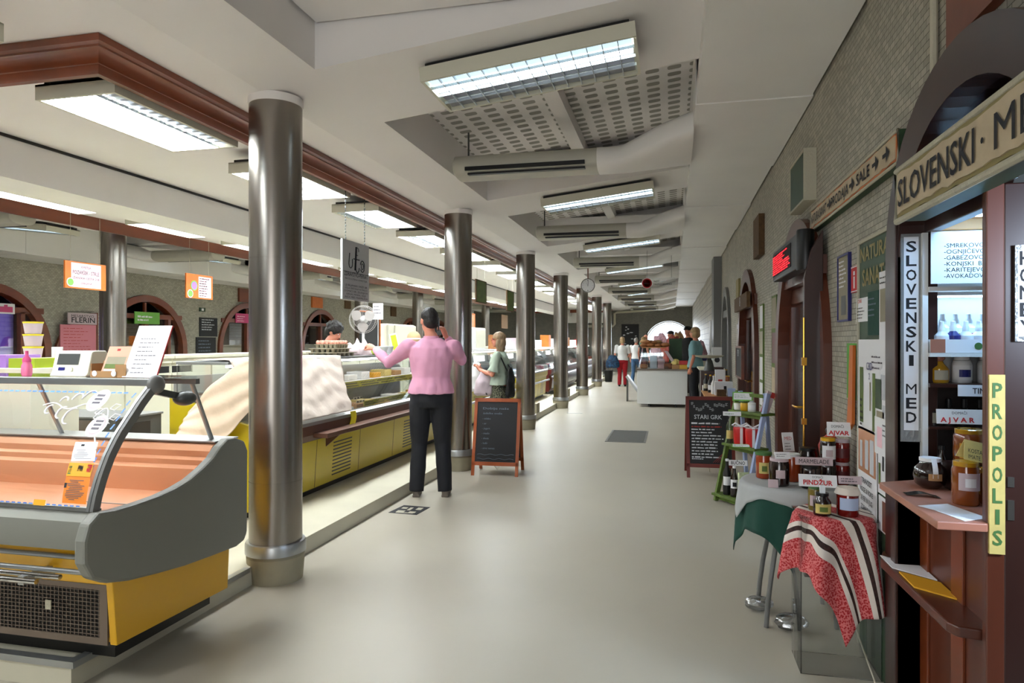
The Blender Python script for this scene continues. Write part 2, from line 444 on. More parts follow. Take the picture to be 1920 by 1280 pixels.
def arch_wall(name, plane, face, y0, y1, z1, arches, mat, th=0.3, along='y'):
    """wall with round arched openings. plane: coordinate of the visible face; face: +1/-1 direction the thickness goes"""
    mb = MB()
    def P(u, z, d=0.0): return (plane+face*d, u, z) if along == 'y' else (u, plane+face*d, z)
    def q(u0, u1, za0, za1, zb): 
        for d in (0, th): mb.quad(P(u0, za0, d), P(u1, za1, d), P(u1, zb, d), P(u0, zb, d))
    u = y0
    for (c, hw, zs, rise, zbase) in sorted(arches):
        if c-hw > u: q(u, c-hw, 0, 0, z1)
        N = 24
        pts = [(c-hw*math.cos(PI*i/N), zs+rise*math.sin(PI*i/N)) for i in range(N+1)]
        for i in range(N):
            a, b = pts[i], pts[i+1]
            q(a[0], b[0], a[1], b[1], z1)
            mb.quad(P(a[0], a[1], 0), P(b[0], b[1], 0), P(b[0], b[1], th), P(a[0], a[1], th))
        for e in (c-hw, c+hw): mb.quad(P(e, zbase, 0), P(e, zs, 0), P(e, zs, th), P(e, zbase, th))
        if zbase > 0: q(c-hw, c+hw, 0, 0, zbase)
        u = c+hw
    if y1 > u: q(u, y1, 0, 0, z1)
    o = part(name, mb, mat, recalc=False); o['kind'] = 'structure'; return o
RW = 0.95
RARCH = [(2.45, 0.74, 1.84, 0.62, 0), (5.5, 0.95, 1.35, 1.0, 0), (9.1, 0.95, 1.35, 1.0, 0), (12.6, 0.8, 1.45, 0.95, 0)]
arch_wall('wall_right', RW, 1, YB, 14.6, 4.0, RARCH, 'mosaic_x')
struct('wall_right_stone', MB().box(RW, 1.25, 14.6, 38, 0, 4.0), 'stone_tile')
LW = -10.85
LARCH = [(8.8-3.7, 1.15, 1.3, 1.12, 0), (8.8, 1.15, 1.3, 1.12, 0), (12.3, 1.15, 1.3, 1.12, 0), (15.85, 1.15, 1.3, 1.15, 0), (19.7, 1.15, 1.3, 1.15, 0), (23.5, 1.15, 1.3, 1.15, 0), (27.3, 1.15, 1.3, 1.15, 0), (31.0, 1.15, 1.3, 1.15, 0)]
arch_wall('wall_left', LW, -1, YB, 38, 3.9, LARCH, 'mosaic_x')
struct('wall_back', MB().box(-11.3, 3.0, YB-0.3, YB, 0, 4.0), 'mosaic_y')
arch_wall('wall_end', YEND, 1, -11.3, 1.3, 4.0, [(-0.15, 1.15, 1.35, 1.15, 0)], 'mosaic_y', th=0.5, along='x')
# ------------------------------------------------------------------ columns
ORD = ['first', 'second', 'third', 'fourth', 'fifth', 'sixth', 'seventh', 'eighth']
def column():
    t = thing('steel_column', 'x', 'column')
    mb = MB().lathe([(0.15, 0.24), (0.162, 0.24), (0.162, 2.985), (0.15, 2.985)], n=40)
    for z in (0.62, 2.02): mb.lathe([(0.1635, z), (0.1635, z+0.006)], n=40)
    part('shaft', mb, 'steel', t, smooth=40)
    part('collar', MB().lathe([(0.15, 0.175), (0.185, 0.175), (0.185, 0.235), (0.18, 0.245), (0.15, 0.245)], n=40), 'alu', t, smooth=40)
    part('footing', MB().lathe([(0.165, 0.0), (0.178, 0.155), (0.16, 0.18)], n=40), 'concrete', t, smooth=40, label='chipped concrete footing')
    part('capital', MB().lathe([(0.168, 2.985), (0.168, 3.035), (0.1, 3.035)], n=40), 'ceiling_paint', t, smooth=40)
    return t
c0 = column()
NC = 7
for i in range(NC):
    y = 3.88+BAY*i
    lab = 'round brushed steel column in the aisle row, %s of the row counting from the camera' % ORD[i]
    if i == 0:
        c0.location = (-2.45, y, 0); c0['label'] = lab; c0['group'] = 'steel columns of the aisle row'
    else:
        c = dup(c0, (-2.45, y, 0), 0.7*i, lab)
for i in range(1, NC):
    y = 3.88+BAY*i+0.1
    c = dup(c0, (-7.38, y, 0), 1.1*i, 'round brushed steel column of the row beyond the market counters, %s counting from the camera' % ORD[i-1])
    c['group'] = 'steel columns of the far row'

# ------------------------------------------------------------------ ceiling lamps
def fixture(L, Wd, mat, lit=(0, 1, 2, 3), nl=14):
    """recessed-louvre fluorescent fitting, length along local x, underside at z=0"""
    t = thing('ceiling_light', 'x', 'ceiling light')
    h = 0.085; w = 0.018
    mb = MB()
    mb.box(-L/2, L/2, -Wd/2, -Wd/2+w, 0, h).box(-L/2, L/2, Wd/2-w, Wd/2, 0, h)
    mb.box(-L/2, -L/2+w, -Wd/2+w, Wd/2-w, 0, h).box(L/2-w, L/2, -Wd/2+w, Wd/2-w, 0, h).box(-L/2, L/2, -Wd/2, Wd/2, h-0.012, h)
    part('housing', mb, 'fixture_paint', t)
    part('hanger', MB().box(-L/2+0.03, L/2-0.03, -Wd/2+0.03, Wd/2-0.03, h, h+0.028), 'black', t)
    iw = (Wd-2*w)/4; off = [k for k in range(4) if k not in lit]
    for k in range(4):
        y0 = -Wd/2+w+k*iw
        m = mat if k in lit else ('lamp_soft' if k == 0 and mat == 'lamp_aisle' else 'lamp_off')
        part('tube', MB().box(-L/2+w+0.01, L/2-w-0.01, y0+0.012, y0+iw-0.012, 0.022, 0.030), m, t)
    lv = MB()
    for k in range(1, 4):
        y0 = -Wd/2+w+k*iw; lv.box(-L/2+w, L/2-w, y0-0.003, y0+0.003, 0.001, 0.018)
    for k in range(1, nl):
        x0 = -L/2+w+k*(L-2*w)/nl; lv.box(x0-0.0025, x0+0.0025, -Wd/2+w, Wd/2-w, 0.001, 0.016)
    part('louver', lv, 'louver', t)
    return t
def move_to(t, loc, rot=(0, 0, 0), label=None, group=None):
    t.location = loc; t.rotation_euler = rot
    if label: t['label'] = label
    if group: t['group'] = group
    return t
hall = {}
hall['all'] = fixture(1.08, 0.53, 'lamp_hall', (0, 1, 2, 3))
hall['r'] = fixture(1.08, 0.53, 'lamp_hall', (1, 2, 3)); hall['l'] = fixture(1.08, 0.53, 'lamp_hall', (0, 1, 2)); hall['m'] = fixture(1.08, 0.53, 'lamp_hall', (0, 1, 3))
used = set()
def place_fix(key, loc, rot, lab, grp):
    s = hall[key]
    if key in used: s = copy_tree(s)
    used.add(key); move_to(s, loc, rot, lab, grp)
def nth(n):
    if n <= 20: return ['nearest', 'second', 'third', 'fourth', 'fifth', 'sixth', 'seventh', 'eighth', 'ninth', 'tenth', 'eleventh', 'twelfth', 'thirteenth', 'fourteenth', 'fifteenth', 'sixteenth', 'seventeenth', 'eighteenth', 'nineteenth', 'twentieth', 'last'][n]
k = 0
for i in range(-2, 16):
    y = 3.65+1.71*i
    if y > 30.5: break
    key = {1: 'r', 3: 'l', 4: 'm'}.get(i+1, 'all') if i in (0, 2, 3) else 'all'
    n = i+2
    place_fix(key, (-3.205, y, 2.85), (0, 0, PI/2), 'white louvred fluorescent ceiling light by the right cornice, %s in its row' % nth(n), 'ceiling lights on the near side of the hall beam')
for i in range(-1, 16):
    y = 3.75+1.72*i
    if y > 30.5: break
    place_fix('all' if i != 0 else 'l', (-5.88, y, 2.85), (0, 0, PI/2), 'white louvred fluorescent ceiling light beyond the hall beam, %s in its row' % nth(i+1), 'ceiling lights on the far side of the hall beam')
aisle = fixture(1.26, 0.55, 'lamp_aisle', (1,), 14)
tilt = math.atan(0.115)
for i in range(-1, 8):
    y = 4.06+BAY*i
    s = aisle if i == -1 else copy_tree(aisle)
    xm = -0.815
    move_to(s, (xm, y, zc(xm)-0.12), (0, -tilt, 0), 'white louvred light across the sloping aisle ceiling above the open floor, %s of its row' % nth(i+1), 'louvred lights across the right aisle')
    if i > -1:
        s2 = copy_tree(aisle); xm = CXM+0.815
        move_to(s2, (xm, y+0.1, zc(-0.815)-0.12), (0, tilt, 0), 'white louvred light across the ceiling beside the left mosaic wall, %s of its row' % nth(i), 'louvred lights across the left aisle')

# ------------------------------------------------------------------ air outlets in the ceiling pits
def air_unit():
    t = thing('air_diffuser', 'x', 'air vent')
    def ring(x, cy, cz, ry, rz, e=0.75, n=28):
        out = []
        for j in range(n):
            w = 2*PI*j/n; c, s_ = math.cos(w), math.sin(w)
            out.append((x, cy+ry*math.copysign(abs(c)**e, c), cz+rz*math.copysign(abs(s_)**e, s_)))
        return out
    def loft(rings):
        mb = MB(); n = len(rings[0]); vs = [p for r in rings for p in r]; k = len(rings)
        fs = [(i*n+j, i*n+(j+1) % n, (i+1)*n+(j+1) % n, (i+1)*n+j) for i in range(k-1) for j in range(n)]
        fs += [tuple(reversed(range(n))), tuple(range((k-1)*n, k*n))]
        return mb.add(vs, fs)
    part('casing', loft([ring(-1.90, 0, 0, 0.16, 0.08), ring(-1.885, 0, 0, 0.185, 0.10), ring(-0.62, 0, 0, 0.185, 0.10)]), 'ac_metal', t, smooth=40)
    part('funnel', loft([ring(-0.62, 0, 0, 0.187, 0.102), ring(-0.42, 0, 0.0, 0.19, 0.10), ring(-0.1, 0.03, 0.09, 0.42, 0.115, 0.6), ring(0.165, 0.05, 0.15, 0.52, 0.12, 0.5)]), 'duct_paint', t, smooth=40)
    sl = MB()
    sl.box(-1.78, -0.72, -0.187, -0.150, -0.058, -0.026).box(-1.76, -0.72, -0.165, -0.118, -0.092, -0.076)
    part('slot', sl, 'black', t)
    part('hanger_rod', MB().tube([(-1.80, 0, 0.09), (-1.80, 0, 0.33)], 0.008), 'dark_grey', t)
    return t
au = air_unit()
for i in range(0, 8):
    y = 5.95+BAY*i
    if y > 33: break
    s = au if i == 0 else copy_tree(au)
    move_to(s, (0, y, 3.065), label='grey air diffuser with black slots in the right aisle ceiling, %s from the camera' % nth(i), group='air diffusers of the right aisle')
    s2 = copy_tree(au); move_to(s2, (CXM, y+1.0, 3.065), (0, 0, PI), 'grey air diffuser with black slots over the left aisle, %s from the camera' % nth(i), 'air diffusers of the left aisle')
# ------------------------------------------------------------------ arched doors in the outer walls
def arch_pts(c, hw, zs, rise, n=24): return [(c-hw*math.cos(PI*i/n), zs+rise*math.sin(PI*i/n)) for i in range(n+1)]
def arch_ring(mb, c, hw, zs, rise, w, xa, xb, z0=0.0):
    """raised timber ring following the arch and its jambs; extruded along x"""
    o = arch_pts(c, hw+w, zs, rise+w); i_ = arch_pts(c, hw, zs, rise)
    if z0 < zs: o = [(c-hw-w, z0)]+o+[(c+hw+w, z0)]; i_ = [(c-hw, z0)]+i_+[(c+hw, z0)]
    for k in range(len(o)-1): mb.prism([o[k], o[k+1], i_[k+1], i_[k]], 'x', xa, xb)
def shop_box(nm, c, hw, h, side, mat):
    """closed room shell behind an opening"""
    mb = MB()
    x0, x1 = (RW+0.3, 2.6) if side == 'right' else (LW-1.4, LW-0.3)
    y0, y1 = c-hw-0.5, c+hw+0.5
    back = x1 if side == 'right' else x0
    mb.quad((back, y0, 0), (back, y1, 0), (back, y1, h), (back, y0, h))
    mb.quad((x0, y0, 0), (x1, y0, 0), (x1, y0, h), (x0, y0, h)).quad((x0, y1, 0), (x1, y1, 0), (x1, y1, h), (x0, y1, h))
    mb.quad((x0, y0, h), (x1, y0, h), (x1, y1, h), (x0, y1, h)).quad((x0, y0, 0.001), (x1, y0, 0.001), (x1, y1, 0.001), (x0, y1, 0.001))
    f = RW+0.3 if side == 'right' else LW-0.3
    struct('wall_shop_'+nm, mb, mat)
M('shop_dark', (0.16, 0.13, 0.12), 0.8)
M('shop_pale', (0.62, 0.62, 0.60), 0.8)
shop_box('honey', 2.3, 1.0, 2.6, 'right', 'shop_pale')
shop_box('olive', 5.5, 1.0, 2.5, 'right', 'shop_pale')
shop_box('third', 9.1, 1.0, 2.5, 'right', 'shop_dark'); shop_box('fourth', 12.6, 0.85, 2.5, 'right', 'shop_dark')
for k, a in enumerate(LARCH): shop_box('left_%d' % (k+1), a[0], a[1], 2.6, 'left', 'shop_dark')

def glazed_leaf(t, y0, y1, x, z1, mat='wood_door', gl='glass', nm='door_leaf', th=0.05):
    st = 0.11
    mb = MB().box(x, x+th, y0, y0+st, 0.01, z1).box(x, x+th, y1-st, y1, 0.01, z1).box(x, x+th, y0+st, y1-st, 0.01, 0.25).box(x, x+th, y0+st, y1-st, z1-0.12, z1)
    lf = part(nm, mb, mat, t, bevel=0.006)
    part('pane', MB().box(x+0.02, x+0.028, y0+st, y1-st, 0.25, z1-0.12), gl, lf)
    return lf
def arched_door(n, c, hw, zs, rise, mat, lab, ajar=False):
    t = thing('door_%d' % n, lab, 'door'); t['kind'] = 'structure'
    del t['label'], t['category']
    mb = MB(); arch_ring(mb, c, hw-0.1, zs, rise-0.1, 0.16, RW-0.05, RW+0.12)
    mb.box(RW-0.03, RW+0.1, c-hw+0.08, c+hw-0.08, 1.93, 2.05)
    part('door_frame', mb, mat, t, smooth=35)
    for s in (-1, 1):
        y0, y1 = (c-hw+0.1, c-0.01) if s < 0 else (c+0.01, c+hw-0.1)
        lf = glazed_leaf(t, y0, y1, RW+0.04, 1.93, mat)
        if ajar and s < 0:
            for q in [lf]+list(lf.children):
                for v in q.data.vertices: x_, y_ = v.co.x-(RW+0.04), v.co.y-y0; v.co.x, v.co.y = RW+0.06+y_, y0+0.05-x_
            continue
        hy = y1-0.05 if s < 0 else y0+0.05
        part('handle', MB().tube([(RW+0.04, hy, 1.0), (RW-0.02, hy, 1.0), (RW-0.03, hy+s*0.02, 1.0), (RW-0.03, hy+s*0.13, 1.0)], 0.009).box(RW+0.033, RW+0.041, hy-0.018, hy+0.018, 0.88, 1.12), 'brass', lf, smooth=40)
    up = MB()
    for i in range(12):
        p = arch_pts(c, hw-0.1, zs, rise-0.1, 12); a, b = p[i], p[i+1]
        if max(a[1], b[1]) > 2.05: up.quad((RW+0.07, a[0], 2.05), (RW+0.07, b[0], 2.05), (RW+0.07, b[0], max(b[1], 2.05)), (RW+0.07, a[0], max(a[1], 2.05)))
    part('fanlight', up, 'glass', t)
    part('glazing_bar', MB().box(RW+0.04, RW+0.09, c-0.02, c+0.02, 2.05, zs+rise-0.1), mat, t)
    return t
arched_door(2, 5.5, 0.95, 1.35, 1.0, 'wood_door', 'arched brown timber double door of the olive shop with brass handles', True)
arched_door(3, 9.1, 0.95, 1.35, 1.0, 'wood_door', 'arched brown timber double door')
arched_door(4, 12.6, 0.8, 1.45, 0.95, 'mid_grey', 'grey arched door')
# open outer door leaf of the second shop, folded out towards the aisle
t = thing('shutter_leaf', 'tall dark timber door leaf folded open beside the red lettered display', 'door leaf', (0.94, 4.62, 0))
part('leaf', MB().prism([(-0.13, 0.02), (-0.13, 1.9), (-0.09, 2.08), (-0.02, 2.2), (-0.02, 0.02)], 'y', -0.025, 0.025), 'wood_dark', t, bevel=0.004)
part('bolt', MB().tube([(-0.135, -0.03, 0.75), (-0.135, -0.03, 1.65)], 0.006).box(-0.15, -0.12, -0.05, -0.025, 0.98, 1.02).box(-0.15, -0.12, -0.05, -0.025, 1.35, 1.40), 'brass', t)

# ------------------------------------------------------------------ signs and posters on the right wall
def board(name, label, cat, y0, y1, z0, z1, mat, x=RW, d=0.012, group=None, frame=None, fw=0.012, side='right'):
    """flat thing on a side wall; origin at its far lower corner, local x+ = towards camera-right"""
    s = 1 if side == 'right' else -1
    t = thing(name, label, cat, (x-s*d/2, (y0+y1)/2, z0), 0, group)
    part('panel', MB().box(-d/2, d/2, -(y1-y0)/2, (y1-y0)/2, 0, z1-z0), mat, t)
    if frame:
        w, h = (y1-y0)/2, z1-z0; a, b = (-d/2-0.006, d/2) if s > 0 else (-d/2, d/2+0.006)
        part('frame', MB().box(a, b, -w-fw, -w+fw*0.3, -fw, h+fw).box(a, b, w-fw*0.3, w+fw, -fw, h+fw).box(a, b, -w, w, -fw, fw*0.3).box(a, b, -w, w, h-fw*0.3, h+fw), frame, t)
    t['_s'] = s; t['_d'] = d; t['_w'] = (y1-y0); t['_h'] = z1-z0
    return t
def face(t): # (origin top-left corner on visible face, right vec, up vec)
    s, d, w, h = t['_s'], t['_d'], t['_w'], t['_h']
    return Vector((-s*(d/2+0.0025), s*w/2, h)), Vector((0, -s, 0)), Vector((0, 0, 1))
def lines(t, rows, mat='ink', name='lettering', bold=0.01):
    """rows: (text, u_center 0..1, v_top 0..1 of baseline, height m, width m or None)"""
    o, r, u = face(t); w, h = t['_w'], t['_h']; mb = MB()
    for row in rows:
        s, uc, v, hh = row[:4]; wd = row[4] if len(row) > 4 else None
        al = row[5] if len(row) > 5 else 'c'
        mb.text(s, o+r*(uc*w)-u*(v*h), r, u, hh, wd, al, bold)
    return part(name, mb, mat, t, recalc=False)
def patch(t, rects, mat, name='printed_panel', lift=0.0):
    o, r, u = face(t); w, h = t['_w'], t['_h']; mb = MB(); n = -t['_s']; nx = Vector((n*(0.0006+lift), 0, 0))
    for u0, v0, u1, v1 in rects:
        a = o+r*(u0*w)-u*(v0*h)-Vector((n*0.0018, 0, 0))+nx
        b = o+r*(u1*w)-u*(v1*h)-Vector((n*0.0018, 0, 0))+nx
        mb.quad((a.x, a.y, a.z), (a.x, b.y, a.z), (a.x, b.y, b.z), (a.x, a.y, b.z))
    return part(name, mb, mat, t, recalc=False)
def scrib(t, u0, v0, u1, v1, rows, mat='ink_soft', name='small_print', seed=1, th=0.35):
    o, r, u = face(t); w, h = t['_w'], t['_h']
    return part(name, MB().scribble(o+r*(u0*w)-u*(v0*h), r, u, (u1-u0)*w, (v1-v0)*h, rows, seed=seed, th=th), mat, t, recalc=False)

# carved name board over the honey stall
t = board('shop_sign', 'long carved wooden name board with black lettering and rope edges above the honey stall', 'sign', 1.15, 2.86, 1.955, 2.145, 'green_paint', x=0.93, d=0.09)
pts = []
rn = random.Random(3)
def wavy(w, h, n, amp, seed):
    rn = random.Random(seed); top = [(-w/2+w*i/n, h/2+rn.uniform(-amp, amp)) for i in range(n+1)]
    bot = [(w/2-w*i/n, -h/2+rn.uniform(-amp, amp)) for i in range(n+1)]
    return top+bot
part('bark_edge', MB().prism([(a, b+0.095) for a, b in wavy(1.68, 0.172, 34, 0.006, 1)], 'x', -0.056, -0.045), 'green_gold', t)
part('plank', MB().prism([(a, b+0.095) for a, b in wavy(1.64, 0.145, 34, 0.006, 2)], 'x', -0.062, -0.054), 'birch', t)
part('rope_border', MB().tube([(-0.05, -0.865, 0), (-0.05, 0.865, 0), (-0.05, 0.865, 0.19), (-0.05, -0.865, 0.19), (-0.05, -0.865, 0)], 0.012), 'rope', t, smooth=40)
mb = MB(); mb.text('SLOVENSKI', (-0.066, 0.80, 0.045), -Y, Z, 0.10, 0.66, 'l', 0.012).text('.', (-0.066, 0.10, 0.085), -Y, Z, 0.08, None, 'l', 0.02).text('MED', (-0.066, 0.02, 0.045), -Y, Z, 0.10, 0.34, 'l', 0.0)
part('lettering', mb, 'ink', t, recalc=False)
# direction board
t = board('direction_sign', 'long narrow wooden board with arrows reading natura sanat, prodaja and sale', 'sign', 3.10, 4.92, 2.235, 2.375, 'green_paint', d=0.04)
part('plank', MB().prism([(a, b+0.072) for a, b in wavy(1.76, 0.098, 30, 0.004, 5)], 'x', -0.027, -0.019), 'birch', t)
part('plank_rim', MB().prism([(a, b+0.072) for a, b in wavy(1.79, 0.112, 30, 0.004, 6)], 'x', -0.0235, -0.018), 'orange_wood', t)
part('rope_border', MB().tube([(-0.024, -0.91, 0.004), (-0.024, 0.91, 0.004), (-0.024, 0.91, 0.138), (-0.024, -0.91, 0.138), (-0.024, -0.91, 0.004)], 0.007), 'rope', t, smooth=40)
mb = MB()
def arrow(mb, x, y, z, L, h):
    mb.quad((x, y, z-h*0.12), (x, y-L*0.55, z-h*0.12), (x, y-L*0.55, z+h*0.12), (x, y, z+h*0.12))
    mb.add([(x, y-L*0.5, z-h/2), (x, y-L, z), (x, y-L*0.5, z+h/2)], [(0, 1, 2)])
for s, y, w in (('NATURA SANAT', 0.86, 0.46), ('PRODAJA', 0.28, 0.40), ('SALE', -0.28, 0.24)): mb.text(s, (-0.031, y, 0.042), -Y, Z, 0.058, w, 'l', 0.015)
for y in (0.38, -0.14, -0.56, -0.72): arrow(mb, -0.031, y, 0.072, 0.10, 0.075)
part('lettering', mb, 'ink', t, recalc=False)
M('wood_plaque', (0.46, 0.23, 0.12), 0.45, noise=0.2, nscale=8)
# orange plaque high above the stall
t = board('wooden_plaque', 'orange brown wooden plaque high on the wall above the honey stall arch', 'plaque', 1.7, 2.62, 2.50, 2.95, 'wood_plaque', d=0.035)
lines(t, [('MEDARNA', 0.5, 0.45, 0.06), ('PLAVA PTICA', 0.5, 0.8, 0.045)], 'bark')
part('conduit', MB().tube([(0.935, 2.79, 2.2), (0.935, 2.79, 3.17)], 0.014), 'rope', None, smooth=40)
tag(bpy.data.objects['conduit'], 'thin pale pipe running up the mosaic wall beside the orange brown plaque', 'pipe')
# big green board with posters next to the stall
t = board('notice_board', 'tall dark green board covered with posters beside the honey stall, gold heading', 'notice board', 3.17, 3.68, 0.01, 1.98, 'green_paint', x=0.948, d=0.046)
part('white_edge', MB().box(-0.032, -0.022, -0.262, -0.250, 0.9, 1.97).box(-0.032, -0.022, -0.25, 0.25, 1.965, 1.98).box(-0.032, -0.022, 0.248, 0.262, 0.0, 1.97), 'rope', t)
lines(t, [('NATURA', 0.5, 0.048, 0.068, 0.45), ('SANAT', 0.47, 0.108, 0.08, 0.35)], 'green_gold', bold=0.02)
BX = 0.901
def poster(nm, lab, y0, y1, z0, z1, mat='paper', lay=0):
    k = 0.957; f = lambda q: 1.5+(q-1.5)*k
    return board(nm, lab, 'poster', y0*k, y1*k, f(z0), f(z1), mat, x=BX-0.003*lay-0.003, d=0.003, group=None)
t = poster('price_note', 'small white note with a red heading on the left edge of the green board', 3.66, 3.87, 1.60, 1.72)
lines(t, [('CENIK', 0.35, 0.2, 0.018)], 'red_ink'); scrib(t, 0.1, 0.35, 0.9, 0.9, 4, 'ink', seed=4)
t = poster('flyer', 'dark green flyer in plastic sleeve on the green board', 3.48, 3.66, 1.53, 1.74, 'cloth_green'); scrib(t, 0.1, 0.1, 0.9, 0.6, 4, 'chalk_soft', seed=9)
t = poster('flyer', 'tall white flyer with a grey photo on the right of the green board', 3.30, 3.47, 1.50, 1.82); patch(t, [(0.1, 0.25, 0.85, 0.72)], 'concrete', 'photo'); scrib(t, 0.1, 0.05, 0.9, 0.2, 2, 'ink', seed=3)
t = poster('poster', 'large white poster with green plant picture in the middle of the green board', 3.33, 3.82, 1.05, 1.51, 'paper', 1)
patch(t, [(0.06, 0.3, 0.2, 0.9), (0.52, 0.35, 0.62, 0.95)], 'leaf_green', 'plant_picture'); patch(t, [(0.62, 0.40, 0.82, 0.7)], 'green_paint', 'leaf_picture')
patch(t, [(0.80, 0.35, 0.93, 0.6), (0.85, 0.65, 0.97, 0.78)], 'chalk', 'capsule_picture'); patch(t, [(0.42, 0.45, 0.47, 0.75), (0.66, 0.72, 0.9, 0.9)], 'concrete', 'stone_picture')
lines(t, [('CBD', 0.42, 0.32, 0.035), ('2', 0.42, 0.42, 0.03)], 'navy'); scrib(t, 0.5, 0.15, 0.9, 0.32, 3, seed=11); scrib(t, 0.08, 0.62, 0.2, 0.95, 5, 'ink', seed=12, th=0.5)
t = poster('card', 'white card pinned over the lower right corner of the plant poster', 3.30, 3.52, 0.98, 1.15, 'paper', 2); patch(t, [(0.2, 0.25, 0.55, 0.8)], 'pink_paper', 'picture'); scrib(t, 0.6, 0.1, 0.9, 0.5, 3, seed=5)
t = poster('poster', 'long poster with brown bottle photo above lines of text, low on the green board', 3.50, 3.83, 0.52, 1.07, 'paper', 1)
patch(t, [(0.05, 0.02, 0.97, 0.40)], 'warm_lit_steel', 'photo'); patch(t, [(0.15, 0.12, 0.28, 0.36), (0.42, 0.10, 0.6, 0.36), (0.68, 0.08, 0.88, 0.38)], 'chalk', 'bottle_picture', 0.0006)
lines(t, [('STRAVOSIT', 0.5, 0.50, 0.026), ('NOGE & ROKE', 0.5, 0.58, 0.024), ('SEVER IN JUG', 0.5, 0.66, 0.024), ('ZDRAVILNA', 0.5, 0.74, 0.024)], 'ink'); lines(t, [('MAGNEZIJ', 0.5, 0.84, 0.035)], 'navy', 'blue_lettering')
t = poster('card', 'narrow white card with black bottle drawing beside the bottle poster', 3.36, 3.49, 0.80, 1.0, 'paper'); patch(t, [(0.55, 0.1, 0.75, 0.45)], 'ink', 'picture'); patch(t, [(0.1, 0.3, 0.35, 0.8)], 'leaf_green', 'herb_picture')
t = poster('card', 'small red and white card at the bottom right of the green board', 3.36, 3.48, 0.63, 0.79, 'paper'); patch(t, [(0.5, 0.1, 0.95, 0.95)], 'wood_red', 'red_panel')
# things fixed to the mosaic between the green board and the second door
t = board('notice', 'grey information panel with blue rim on the mosaic wall', 'notice', 4.04, 4.28, 1.62, 1.98, 'concrete', d=0.012, frame='navy', fw=0.008); scrib(t, 0.1, 0.05, 0.9, 0.5, 7, 'paper', seed=8, th=0.5); patch(t, [(0.3, 0.62, 0.75, 0.92)], 'dark_grey', 'picture')
t = board('exit_sign', 'small red sign with a white figure on the mosaic wall', 'sign', 3.87, 4.0, 1.76, 1.90, 'red_ink', d=0.01); patch(t, [(0.4, 0.2, 0.62, 0.35), (0.42, 0.4, 0.6, 0.85)], 'paper', 'figure'); patch(t, [(0.02, 0.02, 0.98, 0.06), (0.02, 0.94, 0.98, 0.98)], 'paper', 'border')
t = board('poster', 'bright green poster with a white bottle beside the green board', 'poster', 3.88, 4.10, 1.19, 1.49, 'grass_green' if 'grass_green' in MATS else M('grass_green', (0.28, 0.62, 0.12), 0.5), d=0.008)
patch(t, [(0.4, 0.2, 0.6, 0.85)], 'paper', 'bottle_picture'); patch(t, [(0.42, 0.12, 0.58, 0.2), (0.42, 0.85, 0.58, 0.9)], 'wood_red', 'label_picture')
o = part('scarf', MB().prism([(3.86, 1.48), (3.93, 1.48), (3.96, 1.2), (3.99, 1.05), (3.95, 1.03), (3.88, 1.07)], 'x', 0.915, 0.93), 'orange_wood'); tag(o, 'orange cloth strip hanging next to the bright green poster', 'cloth')
# dark green panel high up with pale frame
t = board('framed_panel', 'dark green panel in pale frame high on the wall above the red lettered display', 'panel', 4.97, 5.52, 2.47, 2.80, 'green_paint', d=0.075, frame='rope', fw=0.012)
t = board('framed_panel', 'small brown wooden panel high on the wall above the third arched door', 'panel', 7.6, 8.1, 2.42, 2.85, 'bark', d=0.06)
# LED display
t = thing('led_display', 'black display box with scrolling red dot lettering above the second door', 'led display', (0.83, 5.2, 1.97))
part('housing', MB().box(-0.05, 0.05, -0.50, 0.55, 0, 0.23), 'black', t, bevel=0.012)
part('screen', MB().box(-0.054, -0.049, -0.30, 0.52, 0.035, 0.195), 'soft_black', t)
part('dot_matrix', MB().scribble((-0.057, 0.50, 0.185), -Y, Z, 0.78, 0.145, 9, fill=1.0, th=0.6, seed=5), 'led_red', t, recalc=False)
part('end_cap', MB().lathe([(0.0, 0.0), (0.052, 0.0), (0.055, 0.01), (0.055, 0.25), (0.05, 0.26), (0.0, 0.26)], (0, -0.52, -0.015), 20), 'black', t, smooth=40)
part('bracket', MB().box(0.05, 0.12, -0.25, -0.2, 0.08, 0.14).box(0.05, 0.12, 0.25, 0.3, 0.08, 0.14), 'dark_grey', t)
# notices round the farther doors
def strip_notice(lab, y0, y1, z0, z1, mats, d=0.02):
    t = board('notice_strip', lab, 'notice', y0, y1, z0, z1, 'leaf_green', d=d); n = len(mats)
    for k, m in enumerate(mats): patch(t, [(0.08, (k+0.06)/n, 0.92, (k+0.94)/n)], m, 'leaflet')
    return t
strip_notice('tall green notice strip with three leaflets at the far side of the olive shop door', 6.63, 6.95, 0.95, 1.93, ['concrete', 'maroon', 'birch'])
strip_notice('tall white notice strip at the near side of the third arched door', 7.62, 7.9, 0.8, 1.9, ['paper', 'rope', 'paper', 'paper'], 0.015)
t = board('notice', 'white leaflet on the far side of the third arched door', 'notice', 10.15, 10.6, 1.1, 1.75, 'paper', d=0.015); patch(t, [(0.15, 0.1, 0.85, 0.5)], 'concrete', 'picture')
t = board('notice', 'small yellow framed notice above the white leaflet by the third arched door', 'notice', 10.2, 10.6, 1.95, 2.4, 'green_gold', d=0.03)
t = board('shop_sign', 'brown wooden fascia with white figures over the third arched door', 'sign', 8.3, 9.9, 1.9, 2.08, 'bark', x=0.88, d=0.04); lines(t, [('8', 0.5, 0.75, 0.12)], 'chalk')
t = board('menu_board', 'little black chalkboard reading POP in orange by the third arched door', 'chalkboard', 9.0, 9.75, 1.04, 1.42, 'blackboard', x=0.88, d=0.03, frame='wood_red', fw=0.02); lines(t, [('POP', 0.4, 0.3, 0.09)], 'chalk')
struct('wall_pilaster', MB().box(0.80, 0.95, 14.0, 14.7, 0, 3.17), 'mid_grey')
